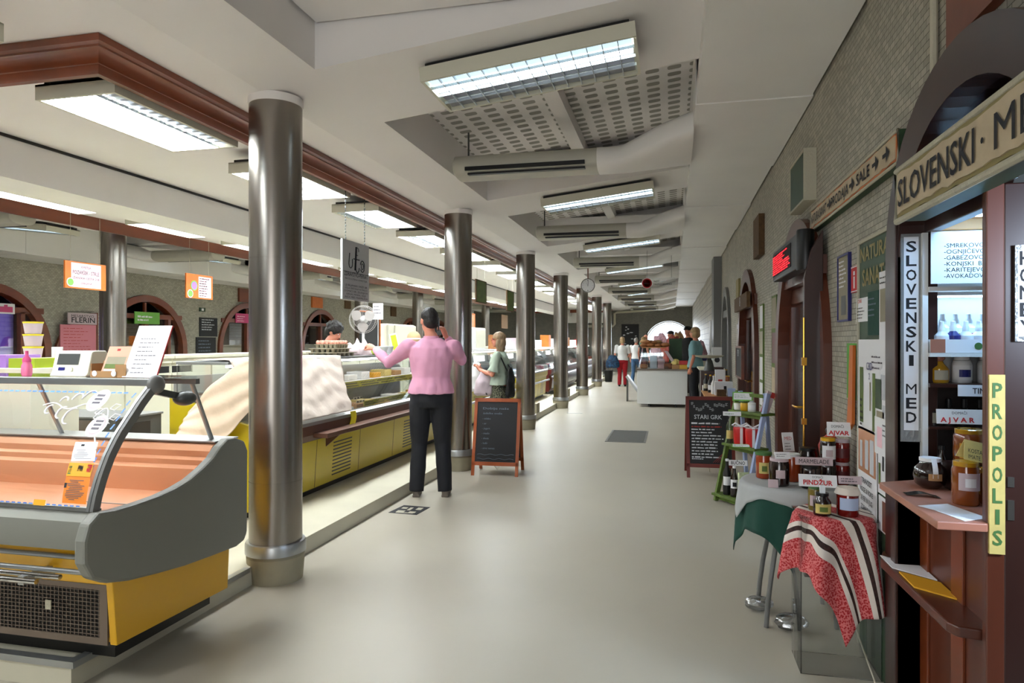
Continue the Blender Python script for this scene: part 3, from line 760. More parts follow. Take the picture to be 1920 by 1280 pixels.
t = board('wall_box', 'white electrical box mounted on the stone tiles past the grey pilaster', 'box', 15.3, 15.9, 1.25, 1.95, 'white', d=0.14)
# ------------------------------------------------------------------ honey stall in the nearest right-hand arch
t = thing('door_1', 'x', 'x', (0, 0, 0)); del t['label'], t['category']; t['kind'] = 'structure'
mb = MB(); arch_ring(mb, 2.45, 0.58, 1.84, 0.47, 0.165, 0.885, 0.98)
part('door_frame', mb, 'wood_dark', t, smooth=35)
mb = MB(); arch_ring(mb, 2.45, 0.60, 1.84, 0.49, 0.055, 0.98, 1.26, 1.99); part('arch_lining', mb, 'wood_dark', t, smooth=35)
part('fanlight', MB().prism([p for p in arch_pts(2.45, 0.60, 1.84, 0.49) if p[1] > 2.08], 'x', 1.10, 1.11), 'shop_dark', t)
part('glazing_bar', MB().box(1.03, 1.10, 2.60, 2.63, 2.08, 2.29).box(1.03, 1.10, 2.27, 2.30, 2.08, 2.29), 'wood_dark', t)
st = thing('honey_stall', 'dark timber stall front with pink brown sill and lit display shelves, inside nearest arch', 'stall', (0.95, 2.7, 0))
def S(mb): return mb.move(Matrix.Translation((-0.95, -2.7, 0)))
part('post', S(MB().box(0.875, 1.03, 3.03, 3.09, 0, 2.0)), 'wood_dark', st, bevel=0.004)
part('post', S(MB().box(0.928, 0.978, 2.345, 2.375, 0, 2.0)), 'wood_door', st, bevel=0.004)
part('lintel', S(MB().box(0.90, 1.0, 2.30, 3.1, 1.985, 2.08).box(0.975, 1.02, 2.38, 3.03, 1.93, 1.985)), 'wood_dark', st, bevel=0.004)
part('upper_rail', S(MB().box(0.98, 1.7, 2.955, 2.985, 1.93, 2.03).box(0.98, 1.7, 2.93, 2.955, 1.97, 2.0)), 'wood_light', st, bevel=0.004)
part('front_panel', S(MB().box(0.975, 1.0, 2.38, 3.03, 0.0, 0.92)), 'wood_door', st)
part('stile', S(MB().box(0.965, 0.975, 2.62, 2.72, 0.0, 0.92).box(0.965, 0.975, 2.95, 3.03, 0, 0.92)), 'wood_red', st, bevel=0.002)
part('sill', S(MB().prism([(0.79, 2.33), (0.79, 2.93), (0.95, 3.02), (1.75, 3.02), (1.75, 2.41), (0.98, 2.41), (0.925, 2.33)], 'z', 0.925, 0.95)), 'wood_sill', st, bevel=0.003)
part('lower_shelf', S(MB().prism([(0.985, 2.40), (0.88, 2.42), (0.86, 2.46), (0.84, 3.10), (0.88, 3.22), (0.93, 3.26), (0.945, 3.2), (0.972, 3.03)], 'z', 0.565, 0.60)), 'wood_door', st, bevel=0.006)
cab = part('display_case', S(MB().box(0.965, 0.985, 3.0, 3.185, 0.95, 1.93).box(1.74, 1.76, 3.0, 3.185, 0.95, 1.93).box(0.985, 1.74, 3.17, 3.185, 0.95, 1.93).box(0.985, 1.74, 2.99, 3.01, 1.695, 1.715)), 'white', st)
for z in (1.455, 1.335): part('shelf', S(MB().box(0.985, 1.74, 2.98, 3.17, z-0.015, z)), 'wood_dark' if z < 1.4 else 'white', st)
part('dark_back', S(MB().box(0.985, 1.74, 3.12, 3.168, 0.951, 1.315)), 'shop_dark', st)
# strip lamp over the shelves
lamp = thing('strip_lamp', 'white strip lamp lighting the display shelves of the honey stall', 'lamp', (1.35, 2.80, 1.965))
part('housing', MB().box(-0.33, 0.33, -0.03, 0.03, 0, 0.02), 'white', lamp)
part('tube', MB().box(-0.32, 0.32, -0.02, 0.02, -0.008, 0.0), M('lamp_cool', (1, 1, 1), 0.5, emit=60, ecol=(0.62, 0.82, 1.0)), lamp)
fill_strip = thing('strip_lamp', 'added white fill strip under the upper shelf behind the spray bottles', 'lamp', (1.35, 3.10, 1.685))  # added light source, brightens the case back that the price list blocks
part('housing', MB().box(-0.33, 0.33, -0.02, 0.02, 0, 0.015), 'white', fill_strip)
part('tube', MB().box(-0.32, 0.32, -0.012, 0.012, -0.006, 0.0), M('fill_cool_dim', (1, 1, 1), 0.5, emit=14, ecol=(0.70, 0.86, 1.0)), fill_strip)
def facing(name, label, cat, x0, x1, y, z0, z1, mat, d=0.01, group=None, tilt=0.0, rotz=0.0):
    """flat thing facing the camera side (-y); local origin bottom centre of its face"""
    t = thing(name, label, cat, ((x0+x1)/2, y, z0), rotz, group, rot=(-tilt, 0, rotz))
    w = x1-x0; t['_w'] = w; t['_h'] = z1-z0
    part('panel', MB().box(-w/2, w/2, 0, d, 0, z1-z0), mat, t); return t
def frows(t, rows, mat='ink', bold=0.012, name='lettering'):
    w, h = t['_w'], t['_h']; mb = MB()
    for r in rows: mb.text(r[0], (-w/2+w*r[1], -0.0012, h*(1-r[2])), X, Z, r[3], r[4] if len(r) > 4 else None, r[5] if len(r) > 5 else 'c', bold)
    return part(name, mb, mat, t, recalc=False)
def fpatch(t, rects, mat, name='printed_panel', lift=0.0008):
    w, h = t['_w'], t['_h']; mb = MB()
    for u0, v0, u1, v1 in rects: mb.quad((-w/2+w*u0, -lift, h*(1-v1)), (-w/2+w*u1, -lift, h*(1-v1)), (-w/2+w*u1, -lift, h*(1-v0)), (-w/2+w*u0, -lift, h*(1-v0)))
    return part(name, mb, mat, t, recalc=False)
def fscrib(t, u0, v0, u1, v1, rows, mat='ink_soft', seed=1, th=0.35, name='small_print'):
    w, h = t['_w'], t['_h']
    return part(name, MB().scribble((-w/2+w*u0, -0.0012, h*(1-v0)), X, Z, (u1-u0)*w, (v1-v0)*h, rows, seed=seed, th=th), mat, t, recalc=False)
def vertical(t, s, h, mat='ink', w=None, v0=0.03, v1=0.97, bold=0.02):
    n = len(s)
    frows(t, [(c, 0.5, v0+(i+0.82)*(v1-v0)/n, h, (w if c not in 'I1 ' else w*0.45) if w else None) for i, c in enumerate(s) if c != ' '], mat, bold)
M('tape_silver', (0.55, 0.56, 0.56), 0.25, 0.3, bump=0.4, bscale=60)
t = facing('shop_sign', 'tall narrow white sign with black letters running down the left post of the honey stall', 'sign', 0.893, 0.967, 3.018, 1.10, 1.93, 'tape_silver', 0.01)
fpatch(t, [(0.14, 0.015, 0.86, 0.945)], 'paper', 'paper_strip', 0.0006)
vertical(t, 'SLOVENSKI MED', 0.043, w=0.038, v0=0.03, v1=0.92)
t = facing('shop_sign', 'narrow yellow wooden strip with green letters on the near post of the honey stall', 'sign', 0.932, 0.974, 2.333, 0.86, 1.40, M('old_yellow', (0.80, 0.72, 0.42), 0.6, noise=0.15, nscale=20), 0.01)
vertical(t, 'PROPOLIS', 0.045, M('letter_green', (0.25, 0.42, 0.20), 0.6), 0.026)
door = thing('stall_door', 'very dark timber door behind the near post of the honey stall', 'door', (1.0, 2.375, 0))
part('leaf', MB().box(-0.02, 0.75, -0.02, 0.02, 0.01, 1.98), 'wood_dark', door, bevel=0.004)
part('moulding', MB().box(0.07, 0.085, -0.028, -0.02, 0.1, 1.9).box(0.65, 0.665, -0.028, -0.02, 0.1, 1.9), 'wood_dark', door)
part('lock_plate', MB().box(-0.012, 0.006, -0.024, -0.02, 0.96, 1.02).box(-0.012, 0.006, -0.024, -0.02, 1.06, 1.09), 'steel', door)
t = facing('shop_sign', 'rounded plastic covered sign reading honey on the dark stall door', 'sign', 1.005, 1.06, 2.344, 1.50, 1.79, 'tape_silver', 0.008)
fpatch(t, [(0.12, 0.05, 0.88, 0.95)], 'paper', 'paper_strip', 0.0006)
vertical(t, 'HONEY', 0.042, w=0.032, v0=0.06, v1=0.95)
t = facing('price_list', 'white plastic covered list of ointments in black capitals at the top of the stall display', 'sign', 0.985, 1.40, 2.97, 1.725, 1.95, 'white_gloss', 0.004)
frows(t, [(s, 0.11, 0.38+i*0.105, 0.017, w*1.02, 'l') for i, (s, w) in enumerate((('-SMREKOVO MAZILO', 0.235), ('-OGNJIČEVO  MAZILO', 0.24), ('-GABEZOVO  MAZILO', 0.235), ('-KONJSKI  BALZAM', 0.205), ('-KARITEJEVO  MASLO', 0.235), ('-AVOKADOVO  MASLO', 0.235)))])
# bottles and jars --------------------------------------------------
def bottle_kind(name, label, prof, mat, cap_prof=None, cap='white', lab=None, lab_mat='paper', n=18, group=None, cat='bottle', art=None):
    t = thing(name, label, cat, group=group)
    part('body', MB().lathe(prof, n=n), mat, t, smooth=40)
    if cap_prof: part('cap' if cat == 'bottle' else 'lid', MB().lathe(cap_prof, n=n), cap, t, smooth=40)
    if lab:
        r, z0, z1, arc = lab; mb = MB(); N = 10
        mb.grid(N, 1, lambda u, v: (r*math.sin((u-0.5)*arc), -r*math.cos((u-0.5)*arc), z0+(z1-z0)*v))
        lb = part('paper_label', mb, lab_mat, t, smooth=60, recalc=False)
        if art:
            part('label_print', MB().grid(4, 1, lambda u, v: ((r+0.0006)*math.sin((u-0.5)*arc*0.45), -(r+0.0006)*math.cos((u-0.5)*arc*0.45), z0+(z1-z0)*(0.2+0.5*v))), art, lb, recalc=False)
    return t
def row(kinds, spots, labs):
    for i, (p, l) in enumerate(zip(spots, labs)):
        k = kinds[i % len(kinds)]
        if not k.get('_used'): k['_used'] = 1; s = k
        else: s = copy_tree(k)
        s.location = p; s['label'] = l
M('pump_white', (0.90, 0.93, 0.95), 0.35); M('flower_pink', (0.75, 0.25, 0.45), 0.6); M('flower_yellow', (0.80, 0.75, 0.25), 0.6); M('honey', (0.50, 0.24, 0.05), 0.12, coat=0.8); M('dark_jam', (0.10, 0.03, 0.02), 0.12, coat=0.8); M('red_jam', (0.45, 0.07, 0.05), 0.12, coat=0.8); M('ajvar', (0.60, 0.22, 0.06), 0.2, coat=0.8); M('pickle', (0.42, 0.36, 0.12), 0.2, coat=0.8); M('gold_oil', (0.70, 0.52, 0.10), 0.12, coat=0.5); M('purple_label', (0.62, 0.45, 0.75), 0.6); M('label_pale', (0.75, 0.68, 0.70), 0.7); M('red_white', (0.70, 0.20, 0.18), 0.7); M('kraft', (0.66, 0.50, 0.33), 0.8)
sp = [(0.0, 0), (0.024, 0), (0.026, 0.006), (0.026, 0.062), (0.014, 0.076), (0.011, 0.08)]; spc = [(0.013, 0.08), (0.013, 0.092), (0.009, 0.10), (0.008, 0.118), (0.004, 0.12)]
ka = bottle_kind('spray_bottle', 'x', sp, 'pump_white', spc, 'pump_white', (0.0268, 0.01, 0.055, 2.2), 'paper', group='white spray bottles on the stall shelf', art='flower_pink')
kb = bottle_kind('spray_bottle', 'x', sp, 'pump_white', spc, 'pump_white', (0.0268, 0.01, 0.055, 2.2), 'paper', group='white spray bottles on the stall shelf', art='flower_yellow')
kc = bottle_kind('spray_bottle', 'x', sp, 'navy', spc, 'pump_white', (0.0268, 0.004, 0.045, 2.4), 'purple_label', group='white spray bottles on the stall shelf')
box = thing('display_tray', 'low white cardboard tray with small green logo holding the spray bottles', 'tray', (1.15, 3.06, 1.456))
part('tray', MB().box(-0.16, 0.25, -0.075, -0.07, 0, 0.052).box(-0.16, 0.25, 0.085, 0.09, 0, 0.10).box(-0.16, -0.155, -0.07, 0.085, 0, 0.052).box(0.245, 0.25, -0.07, 0.085, 0, 0.052).box(-0.155, 0.245, -0.07, 0.085, 0, 0.004).box(-0.155, 0.245, 0.0, 0.085, 0.004, 0.035), 'paper', box)
part('side_panel', MB().box(-0.162, -0.11, -0.077, -0.075, 0, 0.053), 'wood_sill', box)
mb = MB(); mb.text('ekolifenatura', (0.03, -0.0765, 0.017), X, Z, 0.016, 0.13, 'l', 0.0); part('lettering', mb, 'concrete', box, recalc=False)
part('logo', MB().lathe([(0.0, 0), (0.014, 0), (0.014, 0.001), (0, 0.001)], n=16).move(Matrix.Translation((0.005, -0.0752, 0.026)) @ Matrix.Rotation(PI/2, 4, 'X')), 'letter_green', box)
fr = [(1.035+0.045*i, 3.02, 1.461) for i in range(5)]; fr[0] = (1.04, 3.02, 1.461)
row([ka, kc, kb], fr, ['white spray bottle with pink flower label, front row left end of the shelf', 'blue spray bottle with lilac label in the front row of the stall shelf', 'white spray bottle with yellow flower label, third in the front shelf row', 'white spray bottle with pink flower label, fourth in the front shelf row', 'blue spray bottle mostly hidden behind the near stall post'])
row([kb, ka], [(1.02+0.047*i, 3.09, 1.492) for i in range(6)], ['white spray bottle in the back row of the stall shelf, %s from the left' % nth(i).replace('nearest', 'first') for i in range(6)])
kd = bottle_kind('supplement_bottle', 'x', [(0, 0), (0.034, 0), (0.036, 0.004), (0.036, 0.075), (0.03, 0.088), (0.024, 0.09)], 'white_gloss', [(0.028, 0.09), (0.028, 0.108), (0, 0.108)], 'white_gloss', (0.0365, 0.012, 0.07, 2.6), 'paper', group='white supplement bottles in the stall', art='navy')
row([kd], [(1.125, 3.06, 1.336), (1.215, 3.06, 1.336), (1.305, 3.06, 1.336)], ['white supplement bottle with blue wave label beside the golden oil jar', 'white supplement bottle with blue wave label, middle one of the stall shelf', 'white supplement bottle with blue wave label, farthest right in the stall'])
ke = bottle_kind('oil_jar', 'square clear jar of golden oil with wooden ball stopper on the stall shelf', [(0, 0), (0.034, 0), (0.036, 0.01), (0.036, 0.055), (0.018, 0.075), (0.014, 0.085)], 'gold_oil', [(0.013, 0.085), (0.022, 0.095), (0.021, 0.112), (0.008, 0.121), (0, 0.122)], 'wood_sill', (0.0366, 0.012, 0.05, 1.5), 'rope', n=4 if False else 16, cat='jar'); ke.location = (1.04, 3.05, 1.336)
kf = bottle_kind('tincture_bottle', 'x', [(0, 0), (0.022, 0), (0.022, 0.055), (0.009, 0.07), (0.009, 0.08)], 'black', [(0.011, 0.08), (0.01, 0.105), (0, 0.108)], 'black', (0.0225, 0.01, 0.05, 2.0), 'rope', group='dark tincture bottles on the dark lower shelf of the stall')
part('shelf', S(MB().box(0.985, 1.74, 2.99, 3.115, 1.155, 1.165)), 'wood_dark', st)
row([kf], [(1.02+0.055*i, 3.05, 1.166) for i in range(7)], ['small dark tincture bottle on the dark stall shelf, %s from the left' % nth(i).replace('nearest', 'first') for i in range(7)])
t = facing('shelf_label', 'white shelf label reading tinkture below the supplement bottles', 'label', 1.08, 1.30, 2.972, 1.288, 1.332, 'paper', 0.004); frows(t, [('TINKTURE', 0.52, 0.75, 0.022, 0.13)])
# items on the stall sill
def jar(name, label, loc, r, h, mat, lid='wood_light', lab='paper', art=None, lid_h=0.016, neck=0.9, group=None, arc=1.9, lz=(0.2, 0.62), cat='jar', lidr=None):
    lr = lidr or r*neck*1.02
    t = bottle_kind(name, label, [(0, 0), (r*0.9, 0), (r, 0.006), (r, h*0.80), (r*neck, h*0.88), (r*neck, h-lid_h)], mat, [(lr, h-lid_h), (lr, h-0.002), (lr*0.95, h), (0, h)], lid, (r+0.0008, h*lz[0], h*lz[1], arc) if lab else None, lab or 'paper', group=group, cat=cat, art=art)
    t.location = loc; return t
Zs = 0.951
jar('honey_jar', 'tall jar of dark honey with pale square label at the front of the stall sill', (0.968, 2.60, Zs), 0.042, 0.145, 'honey', 'gold_oil', 'label_pale', 'paper', lz=(0.35, 0.75), arc=1.7)
jar('honey_jar', 'honey jar with golden lid and yellow label standing behind the tented price card', (1.06, 2.82, 1.05), 0.050, 0.13, 'honey', 'gold_oil', M('sun_label', (0.85, 0.62, 0.12), 0.6), 'red_white')
o = part('jar_riser', MB().box(1.0, 1.25, 2.75, 2.90, 0.951, 1.05), 'wood_dark'); tag(o, 'dark wooden block under the honey jar behind the price card', 'block')
jar('honey_jar', 'small honey jar with yellow and red label beside the near stall post', (1.05, 2.62, Zs), 0.036, 0.12, 'honey', 'gold_oil', 'sun_label', 'red_white', lz=(0.25, 0.85))
t = bottle_kind('cherry_jar', 'round dark red glass jar of cherries on the left of the stall sill', [(0, 0), (0.03, 0), (0.05, 0.015), (0.058, 0.045), (0.052, 0.075), (0.036, 0.092), (0.034, 0.10)], 'dark_jam', [(0.036, 0.10), (0.036, 0.113), (0, 0.114)], 'paper', (0.0585, 0.035, 0.06, 0.8), 'kraft', cat='jar'); t.location = (0.945, 2.86, Zs)
part('seal_strip', MB().grid(1, 6, lambda u, v: ((u-0.5)*0.018, -(0.037+0.021*math.sin(min(1, v*1.3)*PI/2)), 0.114-0.07*v)), 'paper', t, recalc=False)
t = bottle_kind('syrup_bottle', 'slim dark bottle with white label behind the cherry jar', [(0, 0), (0.022, 0), (0.022, 0.09), (0.008, 0.12), (0.008, 0.135)], 'dark_jam', [(0.01, 0.135), (0.01, 0.15), (0, 0.15)], 'black', (0.0226, 0.03, 0.09, 2.0), 'paper'); t.location = (1.005, 2.92, Zs)
t = thing('price_card', 'tent shaped yellowish price card leaning on the honey jars', 'card', (0.985, 2.53, 1.105), 0.0, rot=(0, 0, 0.0))
part('tent', MB().prism([(-0.035, 0), (0.0, 0.062), (0.035, 0), (0.031, 0), (0.0, 0.056), (-0.031, 0)], 'x', -0.062, 0.062), 'old_yellow', t)
sl = Vector((0, 0.035, 0.062)).normalized(); mb = MB(); mb.text('KOSTANJEV MED', (0, -0.022, 0.0245), X, sl, 0.015, 0.10, 'c', 0.01).text('IMATE 70 SLAČIC', (0, -0.033, 0.006), X, sl, 0.015, 0.10, 'c', 0.01)
part('lettering', mb, 'ink', t, recalc=False)
bpy.context.view_layer.update()
t.rotation_euler = (0.0, math.radians(12), 0.0)
t = facing('price_card', 'white card with red capitals reading ajvar held over the honey jars', 'card', 0.975, 1.13, 2.88, 1.19, 1.245, 'paper', 0.003, tilt=0.12); frows(t, [('DOMAČI', 0.5, 0.34, 0.010, 0.05)]); frows(t, [('A J V A R', 0.45, 0.88, 0.018, 0.115)], 'red_ink', 0.03)
t = facing('price_card', 'grey tilted card reading ajdov beside the near post of the stall', 'card', 0.985, 1.10, 2.47, 0.952, 0.992, 'label_pale', 0.003, tilt=0.4); frows(t, [('AJDOV', 0.45, 0.8, 0.022, 0.085)])
def sheet(name, label, cat, pts, z, mat, d=0.0015, curl=0.0):
    cx = sum(p[0] for p in pts)/len(pts); cy = sum(p[1] for p in pts)/len(pts)
    o = part(name, MB().prism([(p[0]-cx, p[1]-cy) for p in pts], 'z', 0, d), mat); o.location = (cx, cy, z); return tag(o, label, cat)
sheet('paper_sheet', 'white printed sheet lying on the front corner of the stall sill', 'paper', [(0.83, 2.48), (0.80, 2.53), (0.905, 2.58), (0.955, 2.40), (0.87, 2.345)], Zs, 'paper')
t = thing('spoon_card', 'silver grey folded card lying beside the cherry jar', 'card', (0.865, 2.70, Zs)); part('card', MB().grid(8, 2, lambda u, v: (0.10*(u-0.5), 0.05*(v-0.5)-0.03*(u-0.5), 0.002+0.010*math.sin(u*PI)**2)), 'steel', t, smooth=60)
sheet('leaflet', 'white leaflets lying on the low rounded shelf of the stall', 'leaflet', [(0.85, 2.98), (0.85, 3.14), (0.97, 3.02), (0.97, 2.86)], 0.601, 'paper', 0.004)
sheet('leaflet', 'yellow and orange leaflets on the low rounded shelf of the stall', 'leaflet', [(0.86, 2.76), (0.86, 2.93), (0.97, 2.83), (0.97, 2.66)], 0.601, 'sun_label', 0.006)
t = thing('floor_strip', 'thin white rope hanging down the edge of the green board', 'rope', (0.89, 3.13, 0)); part('rope', MB().tube([(0, 0, 0.92), (0.002, 0, 0.4), (0, 0, 0.02), (-0.03, 0.1, 0.012), (-0.1, 0.35, 0.30)], 0.004), 'rope', t, smooth=60)

# ------------------------------------------------------------------ draped display tables
def drape(c, top, R, S, rot, seg=44, fold=0.018, off=(0, 0), flare=0.10, nf=9, seed=0, zmin=0.03, thick=0.004):
    rn = random.Random(seed); ph = rn.uniform(0, 6)
    ca_, sa_ = math.cos(rot), math.sin(rot); Sx, Sy = S if isinstance(S, tuple) else (S, S)
    def fn(u, v):
        a, b = (2*u-1)*Sx+off[0], (2*v-1)*Sy+off[1]; x, y = a*ca_-b*sa_, a*sa_+b*ca_
        r = math.hypot(x, y)
        if r <= R: return (c[0]+x, c[1]+y, top)
        d = r-R; w = math.atan2(y, x)
        ff = fold*min(1, d/0.12)*math.sin(nf*w+ph)+fold*0.5*min(1, d/0.2)*math.sin((2*nf+1)*w+ph*2)
        k = R+flare*d+ff+0.012*min(1, d/0.02)
        return (c[0]+math.cos(w)*k, c[1]+math.sin(w)*k, max(zmin, top-d*0.985+0.006*math.sin(w*13)*min(1, d/0.1)))
    return MB().grid(seg, seg, fn)
def cloth(name, label, mb, mat, th=0.003):
    o = part(name, mb, mat, None, smooth=180)
    s = o.modifiers.new('solid', 'SOLIDIFY'); s.thickness = th; s.offset = 1
    return tag(o, label, 'tablecloth')
TC = (0.66, 4.0)
t = thing('round_table', 'small round table with bent grey tube legs hidden under green and white cloths', 'table', (TC[0], TC[1], 0))
part('tabletop', MB().lathe([(0, 0.705), (0.255, 0.705), (0.26, 0.712), (0.26, 0.722), (0, 0.722)], n=32), 'wood_light', t, smooth=40)
for dx, dy in ((-0.17, -0.2), (-0.17, 0.14), (0.17, -0.14), (0.17, 0.2)):
    part('leg', MB().tube([(dx*0.5, dy*0.5, 0.70), (dx*0.7, dy*0.75, 0.45), (dx*0.9, dy*0.95, 0.25), (dx, dy, 0.12), (dx*1.05, dy*1.03, 0.0)], 0.013), 'mid_grey', t, smooth=50)
cloth('tablecloth', 'dark green tablecloth hanging in points from the round table', drape(TC, 0.727, 0.272, 0.48, 0.62, off=(-0.03, -0.02), nf=7, seed=2, flare=0.06, fold=0.012, zmin=0.27), 'cloth_green')
cloth('tablecloth', 'pale grey cloth over the green tablecloth on the round table', drape(TC, 0.733, 0.280, 0.34, 0.95, nf=8, seed=4, flare=0.09, fold=0.010), 'cloth_white', 0.002)
t = thing('acrylic_stand', 'clear acrylic box stand carrying the red and white folk cloth', 'stand', (0.735, 3.42, 0))
for nm, b in (('side', (-0.17, -0.164, -0.12, 0.12)), ('side', (0.164, 0.17, -0.12, 0.12)), ('side', (-0.164, 0.164, -0.12, -0.114)), ('side', (-0.164, 0.164, 0.114, 0.12))): part(nm, MB().box(*b, 0.001, 0.70), 'glass_clear', t)
part('top', MB().box(-0.17, 0.17, -0.12, 0.12, 0.70, 0.706), 'glass_clear', t)
M('cloth_ivory', (0.84, 0.80, 0.76), 0.85, bump=0.25, bscale=50); M('folk_brown', (0.22, 0.12, 0.10), 0.85, noise=0.8, nscale=70)
mb = drape((0.735, 3.42), 0.709, 0.165, (0.34, 0.42), 0.60, seg=60, off=(-0.07, -0.13), nf=6, seed=8, flare=0.16, fold=0.022, zmin=0.12)
me = mb.mesh('folk_cloth'); o = part('tablecloth', me, 'cloth_ivory', smooth=180); me.materials.append(MATS['folk_red']); me.materials.append(MATS['folk_brown'])
for p in me.polygons:
    u = (p.index % 60)/60.0
    k = 0
    if u < 0.20 or 0.30 < u < 0.45 or 0.56 < u < 0.70 or u > 0.84: k = 1
    elif 0.24 < u < 0.27 or 0.49 < u < 0.52 or 0.75 < u < 0.78: k = 2
    p.material_index = k
s = o.modifiers.new('solid', 'SOLIDIFY'); s.thickness = 0.003; s.offset = 1
tag(o, 'white cloth with red and brown embroidered stripes over the acrylic stand', 'tablecloth')
# jars on the folk cloth
J = 0.7125
jar('pickle_jar', 'slim jar of yellow relish with green lid under the white pindzur card', (0.655, 3.44, J), 0.034, 0.115, 'pickle', 'letter_green', 'label_pale')
t = bottle_kind('relish_jar', 'dark square shouldered jar with cream label and white paper seal at cloth front', [(0, 0), (0.036, 0), (0.038, 0.006), (0.038, 0.062), (0.026, 0.082), (0.024, 0.088)], 'dark_jam', [(0.028, 0.088), (0.028, 0.10), (0, 0.10)], 'black', (0.0388, 0.012, 0.055, 2.0), 'old_yellow', cat='jar', art='leaf_green'); t.location = (0.665, 3.345, J)
part('paper_seal', MB().box(-0.011, 0.011, -0.012, 0.004, 0.098, 0.135), 'pump_white', t)
t = jar('jam_jar', 'wide red jam jar with white cloth cover on the folk cloth', (0.775, 3.36, J), 0.047, 0.125, 'red_jam', 'white', M('label_blue', (0.70, 0.76, 0.88), 0.7), lz=(0.25, 0.68))
rf = random.Random(4); part('cloth_cover', MB().lathe([(0, 0.128), (0.045, 0.127), (0.05, 0.115), (0.056, 0.100), (0.053, 0.098)], n=28).lathe([(0.048, 0.108), (0.051, 0.104), (0.048, 0.100)], n=28), 'cloth_ivory', t, smooth=60)
t = facing('price_card', 'white tent card with red capitals reading pindzur on the jars', 'card', 0.572, 0.735, 3.375, 0.832, 0.888, 'paper', 0.003, tilt=0.35, rotz=-0.05); frows(t, [('DOMAČI', 0.5, 0.30, 0.010, 0.045)]); frows(t, [('PINDŽUR', 0.5, 0.84, 0.022, 0.125)], 'red_ink', 0.03)
t = facing('price_card', 'small white folded card leaning behind the wide red jam jar', 'card', 0.76, 0.86, 3.46, 0.835, 0.872, 'label_pale', 0.003, tilt=0.3); fscrib(t, 0.1, 0.2, 0.95, 0.8, 2, 'ink_soft', 4, 0.5)
# jars on the round table
T = 0.737
jar('jam_jar', 'red brown jar with bright green lid at the left of the round table', (0.50, 4.05, T), 0.042, 0.145, 'ajvar', 'letter_green', 'old_yellow', 'leaf_green', arc=1.4, lidr=0.045)
jar('jam_jar', 'large dark brown jar of figs with pale lid at the front of the round table', (0.555, 3.86, T), 0.052, 0.145, 'dark_jam', 'label_pale', 'label_pale', arc=0.9, lz=(0.3, 0.6))
jar('jam_jar', 'orange brown jar with pale lid behind the jar of figs', (0.64, 4.0, T), 0.045, 0.15, 'ajvar', 'white', None)
jar('jam_jar', 'dark jar with white speckled label under the marmelade card', (0.70, 3.82, T), 0.045, 0.12, 'dark_jam', 'black', 'white', 'leaf_green')
jar('jam_jar', 'dark jar carrying another jar with yellow lid, lower one of the two', (0.81, 3.93, T), 0.042, 0.12, 'dark_jam', 'black', None)
jar('jam_jar', 'black jar with yellow lid and pink white label stacked on a darker jar', (0.81, 3.93, T+0.1205), 0.040, 0.13, 'dark_jam', 'amber', 'paper', 'label_pale', lz=(0.15, 0.7))
jar('jam_jar', 'red jam jar at the wall end of the table, lower one of the stack', (0.885, 3.96, T), 0.040, 0.12, 'red_jam', 'label_pale', 'maroon')
jar('jam_jar', 'red jam jar at the wall end of the table, upper one of the stack', (0.885, 3.96, T+0.1205), 0.040, 0.12, 'red_jam', 'label_pale', 'maroon')
jar('jam_jar', 'dark jar with red label and green dot behind the marmelade card', (0.74, 4.10, T), 0.050, 0.17, 'dark_jam', 'black', 'maroon', 'letter_green')
jar('jam_jar', 'squat dark jar beside the white booklet at the back of the round table', (0.65, 4.17, T), 0.038, 0.12, 'dark_jam', 'gold_oil', 'paper')
t = thing('kettle_bag', 'glossy red bag with dark top behind the jars on the round table', 'bag', (0.86, 4.12, T))
part('bag', MB().lathe([(0, 0), (0.045, 0), (0.05, 0.1), (0.062, 0.18), (0.05, 0.215), (0.02, 0.24), (0.015, 0.25)], n=20), 'red_plastic', t, smooth=50)
part('top', MB().ball((0, 0, 0.265), (0.026, 0.026, 0.022)), 'wood_dark', t, smooth=60)
t = facing('price_card', 'grey white card with black capitals reading marmelade on the round table', 'card', 0.62, 0.80, 3.765, 0.865, 0.905, 'label_pale', 0.003, tilt=0.1); frows(t, [('MARMELADE', 0.5, 0.78, 0.022, 0.145)])
t = facing('price_card', 'white card with red letters stuck among the jars by the wall', 'card', 0.80, 0.915, 3.90, 1.0, 1.075, 'paper', 0.003, tilt=0.25, rotz=-0.1); frows(t, [('DOMAČI', 0.45, 0.4, 0.014, 0.06)]); frows(t, [('AJVAR', 0.5, 0.9, 0.022, 0.10)], 'red_ink', 0.03)
t = facing('price_card', 'small white card in front of the green lidded jar', 'card', 0.49, 0.54, 3.78, 0.737, 0.78, 'label_pale', 0.003, tilt=0.3)
t = facing('price_card', 'crumpled white card on top of the jar of figs', 'card', 0.53, 0.61, 3.82, 0.884, 0.925, 'paper', 0.003, tilt=0.7, rotz=0.2); fscrib(t, 0.1, 0.2, 0.9, 0.8, 2, seed=6)
t = facing('price_card', 'white and red card standing at the back of the round table', 'card', 0.63, 0.70, 4.24, 0.86, 0.97, 'paper', 0.003, tilt=0.2, rotz=0.4); frows(t, [('MED', 0.5, 0.4, 0.02, 0.045)], 'red_ink'); fscrib(t, 0.15, 0.5, 0.85, 0.95, 3, seed=7)
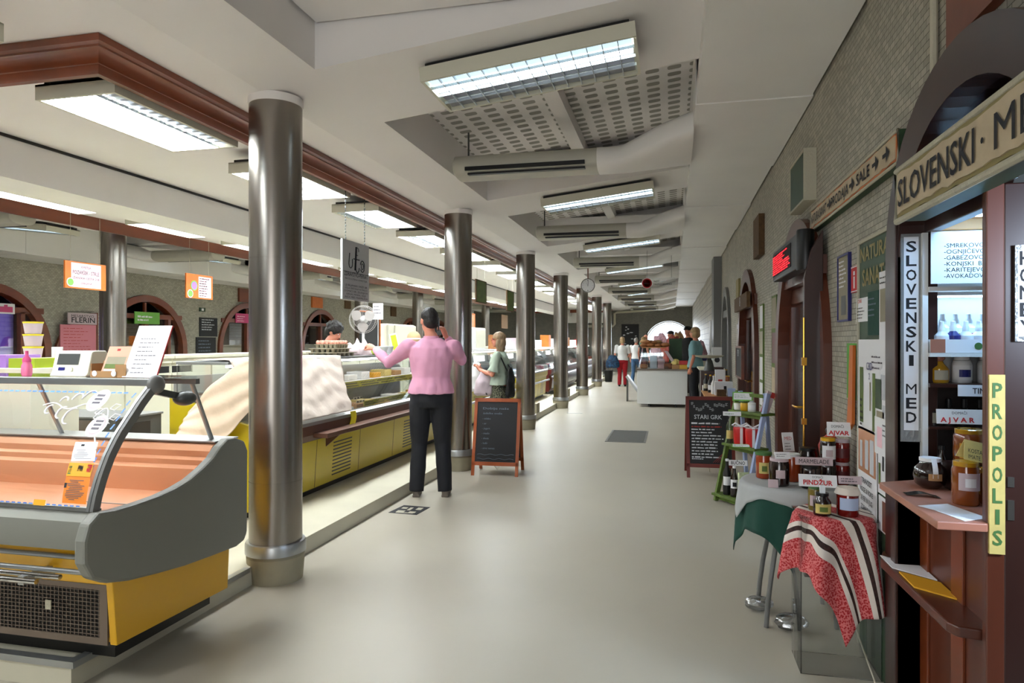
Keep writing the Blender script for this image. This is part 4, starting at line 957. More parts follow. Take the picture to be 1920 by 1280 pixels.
# plastic bags and a dark cloth under the table
for i, (x, y, r, l) in enumerate(((0.47, 4.02, 0.05, 'crumpled clear plastic bag on the floor by the left table leg'), (0.60, 3.78, 0.055, 'crumpled clear plastic bag on the floor under the round table front'))):
    rn = random.Random(i); mb = MB().ball((0, 0, r*0.8), (r*1.5, r, r*0.8), 18, 12); mb.v = [(a*(1+rn.uniform(-.15, .15)), b*(1+rn.uniform(-.15, .15)), c) for a, b, c in mb.v]
    o = part('plastic_bag', mb, 'plastic_wrap', smooth=30); o.location = (x, y, 0.002); tag(o, l, 'plastic bag')
o = part('hanging_cloth', MB().grid(14, 20, lambda u, v: (0.895+0.012*math.sin(u*14+v*3), 3.42+0.20*(u-0.5)*(1-0.35*v), 0.70-0.38*v)), 'maroon', smooth=180); s = o.modifiers.new('solid', 'SOLIDIFY'); s.thickness = 0.004
tag(o, 'dark red folded cloth hanging behind the folk cloth against the green board', 'cloth')
# ------------------------------------------------------------------ stands and chalkboards in the aisle
def chalkboard(lab, loc, w, h, frame, rot=0.0, depth=0.42, leg=0.12):
    """folding pavement board: front panel leaning back, rear leg frame; faces -y"""
    t = thing('pavement_chalkboard', lab, 'chalkboard', loc, rot)
    a = math.atan((depth/2)/h)
    def fr(sgn):
        mb = MB(); y = lambda z: sgn*(depth/2)*(1-z/h)
        for x in (-w/2, w/2-0.035): mb.add([(x, y(0)-0.011, 0), (x+0.035, y(0)-0.011, 0), (x+0.035, y(0)+0.011, 0), (x, y(0)+0.011, 0), (x, y(h)-0.011, h), (x+0.035, y(h)-0.011, h), (x+0.035, y(h)+0.011, h), (x, y(h)+0.011, h)], [(0, 3, 2, 1), (4, 5, 6, 7), (0, 1, 5, 4), (1, 2, 6, 5), (2, 3, 7, 6), (3, 0, 4, 7)])
        for z0, z1 in ((leg, leg+0.04), (h-0.04, h)):
            mb.add([(-w/2, y(z0)-0.011, z0), (w/2, y(z0)-0.011, z0), (w/2, y(z0)+0.011, z0), (-w/2, y(z0)+0.011, z0), (-w/2, y(z1)-0.011, z1), (w/2, y(z1)-0.011, z1), (w/2, y(z1)+0.011, z1), (-w/2, y(z1)+0.011, z1)], [(0, 3, 2, 1), (4, 5, 6, 7), (0, 1, 5, 4), (1, 2, 6, 5), (2, 3, 7, 6), (3, 0, 4, 7)])
        return mb
    f1 = part('front_frame', fr(-1), frame, t); part('rear_frame', fr(1), frame, t)
    def sl(sgn, z): return sgn*(depth/2)*(1-z/h)
    for s, p in ((-1, f1), (1, t)):
        z0, z1 = leg+0.03, h-0.03
        b = part('slate', MB().add([(-w/2+0.03, sl(s, z0)-0.004, z0), (w/2-0.03, sl(s, z0)-0.004, z0), (w/2-0.03, sl(s, z1)-0.004, z1), (-w/2+0.03, sl(s, z1)-0.004, z1), (-w/2+0.03, sl(s, z0)+0.004, z0), (w/2-0.03, sl(s, z0)+0.004, z0), (w/2-0.03, sl(s, z1)+0.004, z1), (-w/2+0.03, sl(s, z1)+0.004, z1)], [(0, 1, 2, 3), (7, 6, 5, 4), (0, 4, 5, 1), (1, 5, 6, 2), (2, 6, 7, 3), (3, 7, 4, 0)]), 'blackboard', t)
    part('cord', MB().tube([(-0.02, -depth/2*0.8, leg+0.01), (0.0, -0.05, leg-0.07), (0.03, depth/2*0.8, leg+0.01)], 0.003), 'rope', t)
    up = Vector((0, depth/2/h, 1)).normalized()
    def P(u, v): # u 0..1 across, v 0..1 down the slate
        z = h-0.04-(h-0.08-leg)*v
        return Vector((-w/2+0.035+(w-0.07)*u, sl(-1, z)-0.0065, z))
    return t, P, up
t, P, up = chalkboard('orange brown framed pavement chalkboard with short dashed list, beside the second steel column', (-1.94, 7.58, 0), 0.535, 0.85, 'wood_red', 0.05, 0.42, 0.11)
bpy.data.objects
fr_ = [c for c in t.children if 'frame' in c.name]
mt = M('wood_orange', (0.62, 0.30, 0.12), 0.35, noise=0.25, nscale=6, coat=0.2)
for c in fr_: c.data.materials[0] = mt
mb = MB()
for s, u, v, h, w in (('Dobije naše', 0.14, 0.13, 0.026, 0.30), ('izdelke sveže', 0.15, 0.21, 0.022, 0.22)): mb.text(s, P(u, v), X, up, h, w, 'l')
for i, s in enumerate(('- mleko', '- sir', '- jogurt', '- maslo', '- skuta', '- kefir', '- sirni namaz')):
    mb.text(s, P(0.14, 0.30+0.082*i), X, up, 0.022, None, 'l')
part('writing', mb, 'chalk_soft', t, recalc=False)
mb = MB()
for j, v in enumerate((0.88, 0.95)):
    mb.tube([P(0.05+0.9*k/24, v-0.008*math.sin(k*0.9+j)) for k in range(25)], 0.0018, 4)
part('wave_line', mb, 'chalk_soft', t)
t, P, up = chalkboard('dark red framed pavement chalkboard headed stari grk in the right aisle', (0.41, 8.0, 0), 0.52, 0.88, M('wood_redpaint', (0.40, 0.12, 0.08), 0.4, noise=0.15, nscale=7), 0.05, 0.40, 0.11)
mb = MB(); mb.text('STARI GRK', P(0.12, 0.30), X, up, 0.048, 0.30, 'l', 0.01)
part('heading', mb, 'chalk', t, recalc=False)
part('writing', MB().scribble(P(0.05, 0.34), X, up, 0.40, 0.04, 1, seed=5, th=0.5).scribble(P(0.05, 0.44), X, up, 0.36, 0.34, 10, fill=1.0, seed=8, th=0.45).scribble(P(0.05, 0.90), X, up, 0.18, 0.035, 1, seed=9), 'chalk', t, recalc=False)
part('red_writing', MB().scribble(P(0.05, 0.40), X, up, 0.33, 0.03, 1, seed=15, fill=1.0, th=0.5), 'chalk_red', t, recalc=False)
mb = MB()
for k in range(16):
    u = 0.05+0.055*k; v = 0.03+0.10*abs(math.sin(k*0.5)) if k < 10 else 0.04+0.01*(k % 3)
    mb.scribble(P(u, v), X, up, 0.03, 0.035, 3, seed=k, th=0.5)
part('leaf_drawing', mb, 'chalk', t, recalc=False)
mb = MB()
for k in range(6): mb.tube([P(0.55+0.05*k, 0.98), P(0.68+0.04*k, 0.90), P(0.85+0.02*k, 0.80-0.02*k)], 0.002, 4)
part('branch_drawing', mb, 'chalk_red', t)

# green step stand with packets and bottles
LC = (0.68, 6.66); LR = math.radians(35)
st = thing('step_stand', 'small green painted step ladder used as shelf, pale blue side rails', 'ladder', (LC[0], LC[1], 0), LR)
def rx(z): return -0.20+0.26*z/1.03
def LW_(x, y, z): return (LC[0]+x*math.cos(LR)-y*math.sin(LR), LC[1]+x*math.sin(LR)+y*math.cos(LR), z)
for y in (-0.20, 0.20): part('rail', MB().bar((-0.20, y, 0), (0.06, y, 1.03), 0.042, 0.026), 'leaf_green' if y > 0 else 'white_wood', st, bevel=0.002, label='green side rail' if y > 0 else 'pale blue side rail')
for y in (-0.165, 0.165): part('rear_leg', MB().bar((0.06, y, 1.03), (0.15, y, 0), 0.036, 0.022), 'white_wood', st)
for z in (0.075, 0.54, 0.85):
    part('step', MB().box(rx(z)-0.05, rx(z)+0.11, -0.225, 0.225, z-0.022, z), 'leaf_green', st, bevel=0.003)
    part('riser', MB().box(rx(z)+0.0, rx(z)+0.02, -0.18, 0.18, z-0.06, z-0.022), 'leaf_green', st)
part('crossbar', MB().bar((0.06, -0.16, 1.0), (0.06, 0.16, 1.0), 0.045, 0.03), 'leaf_green', st)
def boxthing(name, lab, cat, loc, dx, dy, dz, mat, rz=0.0, tilt=0.0, group=None, bevel=0.003, extra=()):
    t = thing(name, lab, cat, loc, rz, group, rot=(tilt, 0, rz))
    part('body', MB().box(-dx/2, dx/2, -dy/2, dy/2, 0, dz), mat, t, bevel=bevel)
    for nm, b, m in extra: part(nm, MB().box(*b), m, t)
    return t
z3, z2, z1 = 0.851, 0.541, 0.076
jar('salve_tub', 'pale green white tub at the far end of the upper ladder step', LW_(rx(.85)+0.02, 0.17, z3), 0.038, 0.075, 'white', 'leaf_green', 'paper')
jar('salve_tub', 'yellow tub with green lid on the upper ladder step', LW_(rx(.85)+0.02, 0.075, z3), 0.040, 0.085, 'amber', 'leaf_green', None)
jar('salve_bottle', 'short white bottle on the upper ladder step beside the yellow tub', LW_(rx(.85)+0.02, -0.02, z3), 0.036, 0.10, 'white', 'alu', 'paper', neck=0.55, cat='bottle')
t = facing('price_card', 'green edged white card standing above the tubs on the ladder', 'card', 0.55, 0.73, 6.69, 0.945, 1.03, M('card_green', (0.45, 0.70, 0.30), 0.6), 0.004, tilt=0.25, rotz=-0.15); fpatch(t, [(0.06, 0.12, 0.94, 0.85)], 'paper', 'card_face', 0.0012); fscrib(t, 0.1, 0.25, 0.9, 0.7, 3, 'letter_green', 3)
t = facing('price_card', 'long white label hanging over the edge of the upper ladder step', 'card', 0.46, 0.62, 6.60, 0.815, 0.855, 'paper', 0.003, tilt=0.4); fscrib(t, 0.1, 0.3, 0.9, 0.8, 1, 'letter_green', 4)
t = boxthing('packet', 'long tilted packet with red corners leaning at the near end of the ladder top', 'packet', LW_(0.04, -0.17, 0.853), 0.075, 0.03, 0.20, 'label_pale', 0.3, 0.0, extra=(('corner_print', (-0.038, -0.01, -0.016, -0.0151, 0, 0.05), 'red_white'), ('corner_print', (0.0, 0.038, -0.016, -0.0151, 0.15, 0.20), 'red_white')))
t.rotation_euler = (0, 0.35, 0.2)
t = thing('gift_jar', 'red gift jar with white ribbon on the middle ladder step', 'jar', LW_(rx(.54)+0.03, 0.05, z2))
part('body', MB().lathe([(0, 0), (0.06, 0), (0.062, 0.01), (0.068, 0.15), (0.062, 0.165), (0, 0.167)], n=24), 'red_plastic', t, smooth=40)
part('ribbon', MB().box(-0.012, 0.012, -0.072, -0.066, 0, 0.16).box(-0.012, 0.012, -0.07, 0.07, 0.166, 0.17).tube([(0.0, 0, 0.17), (-0.05, -0.01, 0.20), (-0.075, 0, 0.18), (-0.05, 0.01, 0.165), (0, 0, 0.17)], 0.008, 6).tube([(0.0, 0, 0.17), (0.05, -0.01, 0.20), (0.075, 0, 0.18), (0.05, 0.01, 0.165), (0, 0, 0.17)], 0.008, 6), 'paper', t, smooth=50)
t = copy_tree(t); t.location = LW_(rx(.54)+0.04, -0.10, z2); t['label'] = 'red gift jar nearest the camera on the middle ladder step'
t = bottle_kind('clear_bottle', 'tall clear bottle with yellow label at the far end of the middle ladder step', [(0, 0), (0.032, 0), (0.033, 0.01), (0.033, 0.16), (0.014, 0.21), (0.013, 0.25)], 'glass', [(0.015, 0.25), (0.015, 0.27), (0, 0.27)], 'alu', (0.0336, 0.04, 0.12, 2.2), 'old_yellow'); t.location = LW_(rx(.54)+0.01, 0.18, z2)
t = facing('price_card', 'pale green card lying at the edge of the middle ladder step', 'card', 0.53, 0.69, 6.50, 0.542, 0.575, 'card_green', 0.003, tilt=0.7); fpatch(t, [(0.05, 0.1, 0.95, 0.9)], 'paper', 'card_face', 0.001); fscrib(t, 0.1, 0.2, 0.9, 0.8, 2, 'letter_green', 6)
t = bottle_kind('wine_bottle', 'dark tall bottle with black and white label standing on the lowest ladder step', [(0, 0), (0.036, 0), (0.038, 0.01), (0.038, 0.20), (0.015, 0.26), (0.014, 0.31)], 'black', [(0.016, 0.31), (0.016, 0.33), (0, 0.33)], 'paper', (0.0386, 0.09, 0.17, 2.2), 'paper'); t.location = LW_(rx(.08)+0.03, 0.10, z1)
t = bottle_kind('wine_bottle', 'dark bottle with white label on the lowest ladder step near the green cloth', [(0, 0), (0.034, 0), (0.036, 0.01), (0.036, 0.17), (0.015, 0.22), (0.014, 0.26)], 'dark_jam', [(0.016, 0.26), (0.016, 0.28), (0, 0.28)], 'paper', (0.0366, 0.08, 0.16, 2.2), 'paper', art='ink'); t.location = LW_(rx(.08)+0.03, 0.0, z1)
t = facing('price_card', 'white card with dark capitals across the dark bottles of the ladder', 'card', 0.50, 0.66, 6.46, 0.38, 0.43, 'paper', 0.003, tilt=0.2); frows(t, [('BUČNO', 0.5, 0.8, 0.03, 0.12)])
t = boxthing('packet', 'pale floral packet with yellow print on the lowest ladder step', 'packet', LW_(rx(.08)+0.04, -0.12, z1), 0.10, 0.05, 0.24, M('floral', (0.74, 0.78, 0.62), 0.6, noise=0.4, nscale=30), 0.2, extra=(('print', (-0.03, 0.04, -0.027, -0.0255, 0.03, 0.09), 'sun_label'),))
t = boxthing('booklet', 'white booklet propped behind the jars near the second door', 'booklet', (0.80, 4.62, 0.90), 0.20, 0.03, 0.01, 'paper'); 
bpy.data.objects.remove(t.children[0]); bpy.data.objects.remove(t)

# small wooden table with bottles and scales beyond the chalkboard
t = thing('wooden_table', 'small light wooden table with dark bottles on it, beyond the red chalkboard', 'table', (0.64, 10.3, 0))
part('tabletop', MB().box(-0.20, 0.22, -0.60, 0.62, 0.725, 0.75), 'wood_light', t, bevel=0.003)
part('apron', MB().box(-0.16, 0.18, -0.56, 0.58, 0.60, 0.725), 'wood_light', t)
for x in (-0.17, 0.15):
    for y in (-0.57, 0.55): part('leg', MB().box(x, x+0.045, y, y+0.045, 0, 0.725), 'wood_light', t)
wb = [(0, 0), (0.036, 0), (0.038, 0.01), (0.038, 0.15), (0.014, 0.20), (0.013, 0.24)]
for i, (x, y, m, l) in enumerate(((0.50, 10.75, 'black', 'black bottle at the far left of the small wooden table'), (0.55, 10.45, 'black', 'black bottle in front of the others on the small wooden table'), (0.62, 10.60, 'soft_black', 'matt black bottle among the others on the small wooden table'), (0.58, 10.15, 'white', 'white bottle on the small wooden table'))):
    t = bottle_kind('oil_bottle', l, wb, m, [(0.016, 0.24), (0.016, 0.26), (0, 0.26)], 'white' if m == 'white' else 'gold_oil', (0.0386, 0.04, 0.11, 2.0), 'paper' if i % 2 else 'rope'); t.location = (x, y, 0.751)
jar('cup', 'small white paper cup at the far corner of the small wooden table', (0.49, 10.85, 0.751), 0.04, 0.08, 'white', 'white', None, neck=1.0, cat='cup')
boxthing('carton', 'white carton with black bottle print on the small wooden table', 'carton', (0.70, 9.95, 0.751), 0.24, 0.10, 0.19, 'paper', extra=(('bottle_print', (0.0, 0.035, -0.0525, -0.0505, 0.03, 0.13), 'ink'),))
boxthing('carton', 'tall pale carton standing behind the white carton on the small table', 'carton', (0.68, 10.35, 0.751), 0.14, 0.10, 0.34, 'paper', extra=(('picture_print', (-0.03, 0.03, -0.0525, -0.0505, 0.05, 0.2), 'red_white'),))
boxthing('carton', 'brown carton at the near end of the small wooden table', 'carton', (0.66, 9.78, 0.751), 0.12, 0.08, 0.09, 'bark')
boxthing('carton', 'pale blue carton at the near right of the small wooden table', 'carton', (0.79, 9.76, 0.751), 0.10, 0.08, 0.11, 'white_wood')
t = thing('honey_rack', 'little stack of amber honey jars by the third arched door', 'jars', (0.80, 10.55, 0.751))
for i in range(3):
    q = part('jar', MB().lathe([(0, 0), (0.03, 0), (0.032, 0.06), (0.028, 0.075)], (0, 0, 0.0+i*0.082), 14), 'honey', t, smooth=40); part('lid', MB().lathe([(0.03, 0.067), (0.03, 0.08), (0, 0.08)], (0, 0, i*0.082), 14), 'amber', q, smooth=40)
# cast scales on a dark cabinet farther on
t = thing('dark_counter', 'dark counter with pale worktop between the scale and the grey pilaster', 'counter', (0.78, 13.35, 0))
part('carcass', MB().box(-0.26, 0.15, -0.55, 0.6, 0, 0.98), 'soft_black', t, bevel=0.004); part('worktop', MB().box(-0.30, 0.15, -0.58, 0.62, 0.98, 1.01), 'cream', t, bevel=0.004)
t = thing('weighing_scale', 'old shop scale with wide pale dish beside the wooden table', 'scale', (0.60, 11.75, 0))
part('stand', MB().box(-0.14, 0.16, -0.15, 0.15, 0, 1.02), 'wood_dark', t, bevel=0.004)
part('body', MB().lathe([(0, 1.02), (0.09, 1.02), (0.075, 1.08), (0.05, 1.18), (0.03, 1.22), (0, 1.22)], n=20), 'dark_grey', t, smooth=40)
part('dish', MB().lathe([(0, 1.22), (0.12, 1.225), (0.22, 1.25), (0.235, 1.27), (0.21, 1.255), (0, 1.235)], n=28), 'rope', t, smooth=50)
boxthing('speaker_box', 'white box with black round opening on the far end of the scale shelf', 'box', (0.76, 12.4, 1.06), 0.16, 0.16, 0.34, 'white', extra=())
o = bpy.data.objects['speaker_box']; part('round_opening', MB().lathe([(0, 0), (0.045, 0), (0.045, 0.004), (0, 0.004)], n=20).move(Matrix.Translation((0, -0.081, 0.12)) @ Matrix.Rotation(PI/2, 4, 'X')), 'black', o)
boxthing('side_table', 'dark stand carrying the white box with the round opening', 'stand', (0.76, 12.4, 0), 0.22, 0.22, 1.059, 'wood_dark')

# ------------------------------------------------------------------ floor fittings
t = thing('floor_grate', 'large square steel drain grate in the middle of the aisle floor', 'drain grate', (-0.68, 10.95, 0.0))
part('frame', MB().box(-0.30, 0.30, -0.68, -0.65, 0.0005, 0.006).box(-0.30, 0.30, 0.65, 0.68, 0.0005, 0.006).box(-0.30, -0.27, -0.65, 0.65, 0.0005, 0.006).box(0.27, 0.30, -0.65, 0.65, 0.0005, 0.006), 'mid_grey', t)
mb = MB()
for i in range(36): mb.box(-0.27, 0.27, -0.645+i*0.036, -0.645+i*0.036+0.016, 0.0005, 0.005)
part('bars', mb, 'mid_grey', t); part('pit', MB().box(-0.27, 0.27, -0.65, 0.65, 0.0003, 0.0012), 'dark_grey', t)
t = thing('floor_marker', 'small worn black and white plate in the floor in front of the man', 'floor plate', (-2.28, 5.72, 0))
part('plate', MB().prism([(-0.14, -0.14), (0.13, -0.16), (0.15, 0.12), (-0.11, 0.14)], 'z', 0.0005, 0.003), 'ink', t)
mb = MB()
for x, y, w, d in ((-0.05, -0.08, 0.07, 0.06), (0.06, -0.09, 0.06, 0.05), (-0.06, 0.04, 0.05, 0.05), (0.0, 0.02, 0.03, 0.10), (0.08, 0.04, 0.05, 0.08), (0.0, -0.12, 0.16, 0.02)): mb.box(x-w/2, x+w/2, y-d/2, y+d/2, 0.003, 0.0035)
part('worn_mark', mb, 'rope', t)
o = part('floor_slot', MB().box(-0.16, 0.16, -0.03, 0.03, 0.0005, 0.004), 'alu'); o.location = (-1.98, 14.2, 0); tag(o, 'short metal slot cover in the floor near the fourth steel column', 'floor cover')

# ------------------------------------------------------------------ hanging signs, clock
def hang(name, lab, x, y0, y1, z0, z1, mat, ztop=2.88, group=None, chain='rope', d=0.02):
    t = thing(name, lab, 'hanging sign', (x, (y0+y1)/2, z0), 0, group); w, h = y1-y0, z1-z0
    part('panel', MB().box(-d/2, d/2, -w/2, w/2, 0, h), mat, t)
    for s in (-0.36, 0.36):
        if chain == 'chain':
            mb = MB(); n = int((ztop-z1)/0.028)
            for k in range(n): mb.ball((0, s*w, h+0.014+k*0.028), (0.004 if k % 2 else 0.008, 0.008 if k % 2 else 0.004, 0.014), 6, 4)
        else: mb = MB().tube([(0, s*w, h), (0, s*w, ztop-z0)], 0.0025, 5)
        part('chain', mb, 'dark_grey' if chain == 'chain' else chain, t)
    t['_s'] = 0; t['_w'] = w; t['_h'] = h; t['_d'] = d
    return t
def hface(t): return Vector((t['_d']/2+0.002, -t['_w']/2, t['_h'])), Vector((0, 1, 0)), Vector((0, 0, 1))
def hpatch(t, rects, mat, name='printed_panel', lift=0.0):
    w, h, x = t['_w'], t['_h'], t['_d']/2+0.001+lift; mb = MB()
    for u0, v0, u1, v1 in rects: mb.quad((x, -w/2+w*u0, h*(1-v1)), (x, -w/2+w*u1, h*(1-v1)), (x, -w/2+w*u1, h*(1-v0)), (x, -w/2+w*u0, h*(1-v0)))
    return part(name, mb, mat, t, recalc=False)
def hlines(t, rows, mat='ink', bold=0.008, name='lettering'):
    o, r, u = hface(t); mb = MB()
    for q in rows: mb.text(q[0], o+r*(q[1]*t['_w'])-u*(q[2]*t['_h']), r, u, q[3], q[4] if len(q) > 4 else None, q[5] if len(q) > 5 else 'c', bold)
    return part(name, mb, mat, t, recalc=False)
M('sign_grey', (0.70, 0.71, 0.71), 0.45)
t = hang('hanging_sign', 'grey hanging sign with linked ring drawing and small print on two chains', -2.9, 5.64, 6.19, 1.885, 2.43, 'sign_grey', chain='chain')
hlines(t, [('ZDRAVSTVO-PERNAT', 0.5, 0.60, 0.040, 0.49), ('EKOLOŠKA KMETIJA', 0.5, 0.66, 0.016, 0.46), ('LJUBLJANSKI SVEŽI SIR', 0.5, 0.77, 0.018, 0.46), ('KISLA SMETANA IN MASLO', 0.5, 0.82, 0.018, 0.46), ('DOMAČI SIR, ZELENJAVA', 0.5, 0.87, 0.018, 0.48), ('KRUH, MOKA, OLJE', 0.5, 0.92, 0.018, 0.40), ('JAJCA, MED, MARMELADA', 0.5, 0.97, 0.018, 0.48)])
mb = MB(); ox, w_, h_ = 0.0125, t['_w'], t['_h']
def ring2(cy, cz, r, a0, a1, rr=0.004): mb.tube([(ox, cy+r*math.cos(a0+(a1-a0)*k/16), cz+r*math.sin(a0+(a1-a0)*k/16)*1.3) for k in range(17)], rr, 5)
ring2(-0.12, 0.34, 0.036, PI, 2*PI); mb.tube([(ox, -0.156, 0.34), (ox, -0.14, 0.43)], 0.004, 5).tube([(ox, -0.084, 0.34), (ox, -0.084, 0.38)], 0.004, 5)
mb.tube([(ox, -0.03, 0.28), (ox, -0.012, 0.46), (ox, -0.01, 0.50)], 0.010, 6).tube([(ox, -0.06, 0.385), (ox, 0.06, 0.385)], 0.005, 5)
ring2(0.02, 0.31, 0.036, PI, 2*PI); ring2(0.02, 0.46, 0.028, 0, 1.6*PI, 0.003); ring2(0.125, 0.33, 0.042, -0.8*PI, 0.9*PI); ring2(0.125, 0.33, 0.022, 0, 2*PI, 0.003)
part('ring_drawing', mb, 'ink', t); part('rule', MB().box(0.0102, 0.0115, -0.26, 0.26, 0.255, 0.258), 'ink', t)
t = hang('hanging_sign', 'orange wooden hanging sign with pink sheet and round white badge, nearer one on the left', -6.9, 6.56, 7.15, 2.13, 2.45, 'orange_wood', 3.02)
hpatch(t, [(0.14, 0.05, 0.87, 0.95)], 'pink_paper', 'pink_sheet'); hlines(t, [('KMETIJA', 0.5, 0.23, 0.026, 0.14), ('POZARŠEK - STRLE', 0.5, 0.46, 0.045, 0.38), ('IŽANSKA CESTA 258', 0.5, 0.64, 0.026, 0.38), ('LJUBLJANA', 0.5, 0.82, 0.022, 0.17)])
def badge(t, u, v, r, mats=('paper', 'card_green')):
    w, h = t['_w'], t['_h']; c = (0, -w/2+w*u, h*(1-v))
    m = Matrix.Translation((t['_d']/2+0.002, c[1], c[2])) @ Matrix.Rotation(PI/2, 4, 'Y')
    b = part('badge', MB().lathe([(0, 0), (r, 0), (r, 0.003), (0, 0.003)], n=24).move(m), mats[0], t); part('badge_ring', MB().lathe([(r*0.72, 0.003), (r*0.8, 0.003), (r*0.8, 0.0045), (r*0.72, 0.0045)], n=24).move(m), mats[1], b)
badge(t, 0.12, 0.78, 0.052)
t = hang('hanging_sign', 'smaller orange hanging sign with pink list and two round badges, farther one on the left', -6.9, 8.60, 9.19, 2.14, 2.50, 'orange_wood', 3.02)
hpatch(t, [(0.45, 0.08, 0.93, 0.95)], 'pink_paper', 'pink_sheet'); o_, r_, u_ = hface(t)
part('lettering', MB().scribble(o_+r_*0.28-u_*0.04+Vector((0.001, 0, 0)), r_, u_, 0.26, 0.29, 8, seed=2, th=0.4), 'ink', t, recalc=False); badge(t, 0.14, 0.82, 0.06); badge(t, 0.28, 0.48, 0.075, ('card_green', 'purple_label'))
for y0, y1, z0, z1, l in ((9.95, 10.55, 2.10, 2.45, 'green leafy picture sign with rustic frame hanging in the hall, nearer of two'), (11.95, 12.5, 2.05, 2.43, 'green leafy picture sign with rustic frame hanging in the hall, farther of two')):
    t = hang('hanging_sign', l, -2.9, y0, y1, z0, z1, 'bark', 2.9); hpatch(t, [(0.07, 0.04, 0.93, 0.96)], 'leaf_green', 'picture')
t = hang('hanging_sign', 'lit orange and white picture sign hanging beyond the second column', -6.9, 22.5, 23.6, 1.95, 2.5, 'orange_wood', 3.02); hpatch(t, [(0.1, 0.1, 0.9, 0.9)], 'warm_lit_steel', 'picture')
t = thing('wall_clock', 'round white clock hanging from the aisle ceiling on a short rod', 'clock', (-1.80, 15.0, 2.73))
def disc(r, y, th=0.004, n=40): return MB().lathe([(0, 0), (r, 0), (r, th), (0, th)], n=n).move(Matrix.Translation((0, y, 0)) @ Matrix.Rotation(PI/2, 4, 'X'))
part('case', MB().lathe([(0, 0), (0.15, 0), (0.155, 0.01), (0.155, 0.05), (0.14, 0.055), (0.138, 0.045), (0, 0.045)], n=40).move(Matrix.Translation((0, 0.025, 0)) @ Matrix.Rotation(PI/2, 4, 'X')), 'mid_grey', t, smooth=40)
part('dial', disc(0.137, -0.021), 'paper', t)
mb = MB()
for k in range(12):
    a = k*PI/6; mb.bar((0.10*math.sin(a), -0.0265, 0.10*math.cos(a)), (0.125*math.sin(a), -0.0265, 0.125*math.cos(a)), 0.014, 0.002)
part('hour_marks', mb, 'ink', t)
part('hour_hand', MB().bar((0, -0.029, 0), (-0.035, -0.029, 0.06), 0.012, 0.002), 'ink', t); part('minute_hand', MB().bar((0, -0.031, -0.02), (0.012, -0.031, 0.105), 0.008, 0.002), 'ink', t)
part('rod', MB().tube([(0, 0, 0.155), (0, 0, 0.38)], 0.012), 'wood_red', t)
t = thing('no_smoking_sign', 'round red and white no smoking sign hanging under the aisle ceiling', 'sign', (-0.46, 13.15, 2.60))
part('disc', disc(0.10, 0.0), 'paper', t)
part('red_ring', MB().lathe([(0.072, 0), (0.092, 0), (0.092, 0.002), (0.072, 0.002), (0.072, 0)], n=40).move(Matrix.Translation((0, -0.005, 0)) @ Matrix.Rotation(PI/2, 4, 'X')), 'red_ink', t)
part('cigarette', MB().box(-0.045, 0.04, -0.006, -0.0045, -0.012, 0.006), 'ink', t); part('red_bar', MB().bar((-0.055, -0.0075, 0.055), (0.055, -0.0075, -0.055), 0.018, 0.002), 'red_ink', t)
part('clear_panel', MB().box(-0.10, 0.52, 0.001, 0.004, -0.10, 0.10), 'glass_clear', t)
mb = MB(); mb.text('NOT', (0.13, -0.002, 0.02), X, Z, 0.03, 0.1, 'l', 0.01).text('PREPOVEDANO', (0.12, -0.002, -0.035), X, Z, 0.03, 0.34, 'l', 0.01); part('lettering', mb, 'ink', t, recalc=False)
part('wire', MB().tube([(0, 0, 0.10), (0, 0, 0.62)], 0.003, 5).tube([(0.45, 0, 0.10), (0.45, 0, 0.67)], 0.003, 5), 'dark_grey', t)
# ------------------------------------------------------------------ the near display counter, glass front towards the camera
FX = -2.28
f1 = thing('display_counter', 'nearest glass fronted display counter, amber yellow base with grey curved end panel', 'display counter', (FX, 2.45, 0.115))
def A(mb): return mb.move(Matrix.Translation((-FX, -2.45, -0.115)))
XL = -5.6
END = [(2.335, .80), (2.285, .765), (2.262, .70), (2.262, .61), (2.30, .54), (2.38, .495), (2.50, .465), (2.67, .44), (2.85, .418), (3.05, .405), (3.24, .395), (3.31, .41), (3.335, .45), (3.34, .90), (3.31, .955), (3.24, .982), (3.17, .985), (3.11, .955), (3.05, .905), (2.97, .865), (2.88, .83), (2.78, .808), (2.67, .795), (2.54, .79), (2.42, .79)]
part('end_panel', A(MB().prism(END, 'x', FX-0.055, FX)), 'grey_panel', f1, bevel=0.012)
part('base', A(MB().prism([(2.47, .20), (2.47, .455), (2.43, .465), (2.37, .64), (3.2, .64), (3.2, .20)], 'x', XL, FX-0.04)), 'amber', f1, bevel=0.004)
part('base_end', A(MB().prism([(2.445, .205), (2.42, .50), (3.21, .50), (3.19, .19)], 'x', FX-0.055, FX-0.02)), 'amber', f1, bevel=0.004)
part('plinth', A(MB().box(XL, FX-0.10, 2.52, 3.15, .115, .20).box(XL, FX-0.05, 2.47, 3.2, .185, .205)), 'black', f1)
part('front_panel', A(MB().prism([(2.31, .645), (2.295, .70), (2.30, .765), (2.36, .80), (2.40, .80), (2.40, .645)], 'x', XL, FX-0.055)), 'grey_panel', f1, smooth=30)
part('kick_strip', A(MB().box(XL, FX-0.055, 2.345, 2.365, .796, .812)), 'alu', f1)
g = A(MB()); mb = MB()
mb.box(XL, FX-0.06, 2.436, 2.444, .438, .462).box(XL, FX-0.06, 2.436, 2.444, .205, .235).box(FX-0.10, FX-0.06, 2.436, 2.446, .235, .438)
x = XL
while x < FX-0.10: mb.box(x, x+0.0035, 2.438, 2.441, .235, .438); x += 0.021
z = .245
while z < .437: mb.box(XL, FX-0.10, 2.437, 2.442, z, z+0.003); z += 0.017
part('grille', A(mb), M('taupe_metal', (0.46, 0.41, 0.37), 0.4, 0.6), f1)
part('grille_back', A(MB().box(XL, FX-0.08, 2.443, 2.447, .22, .45)), 'black', f1)
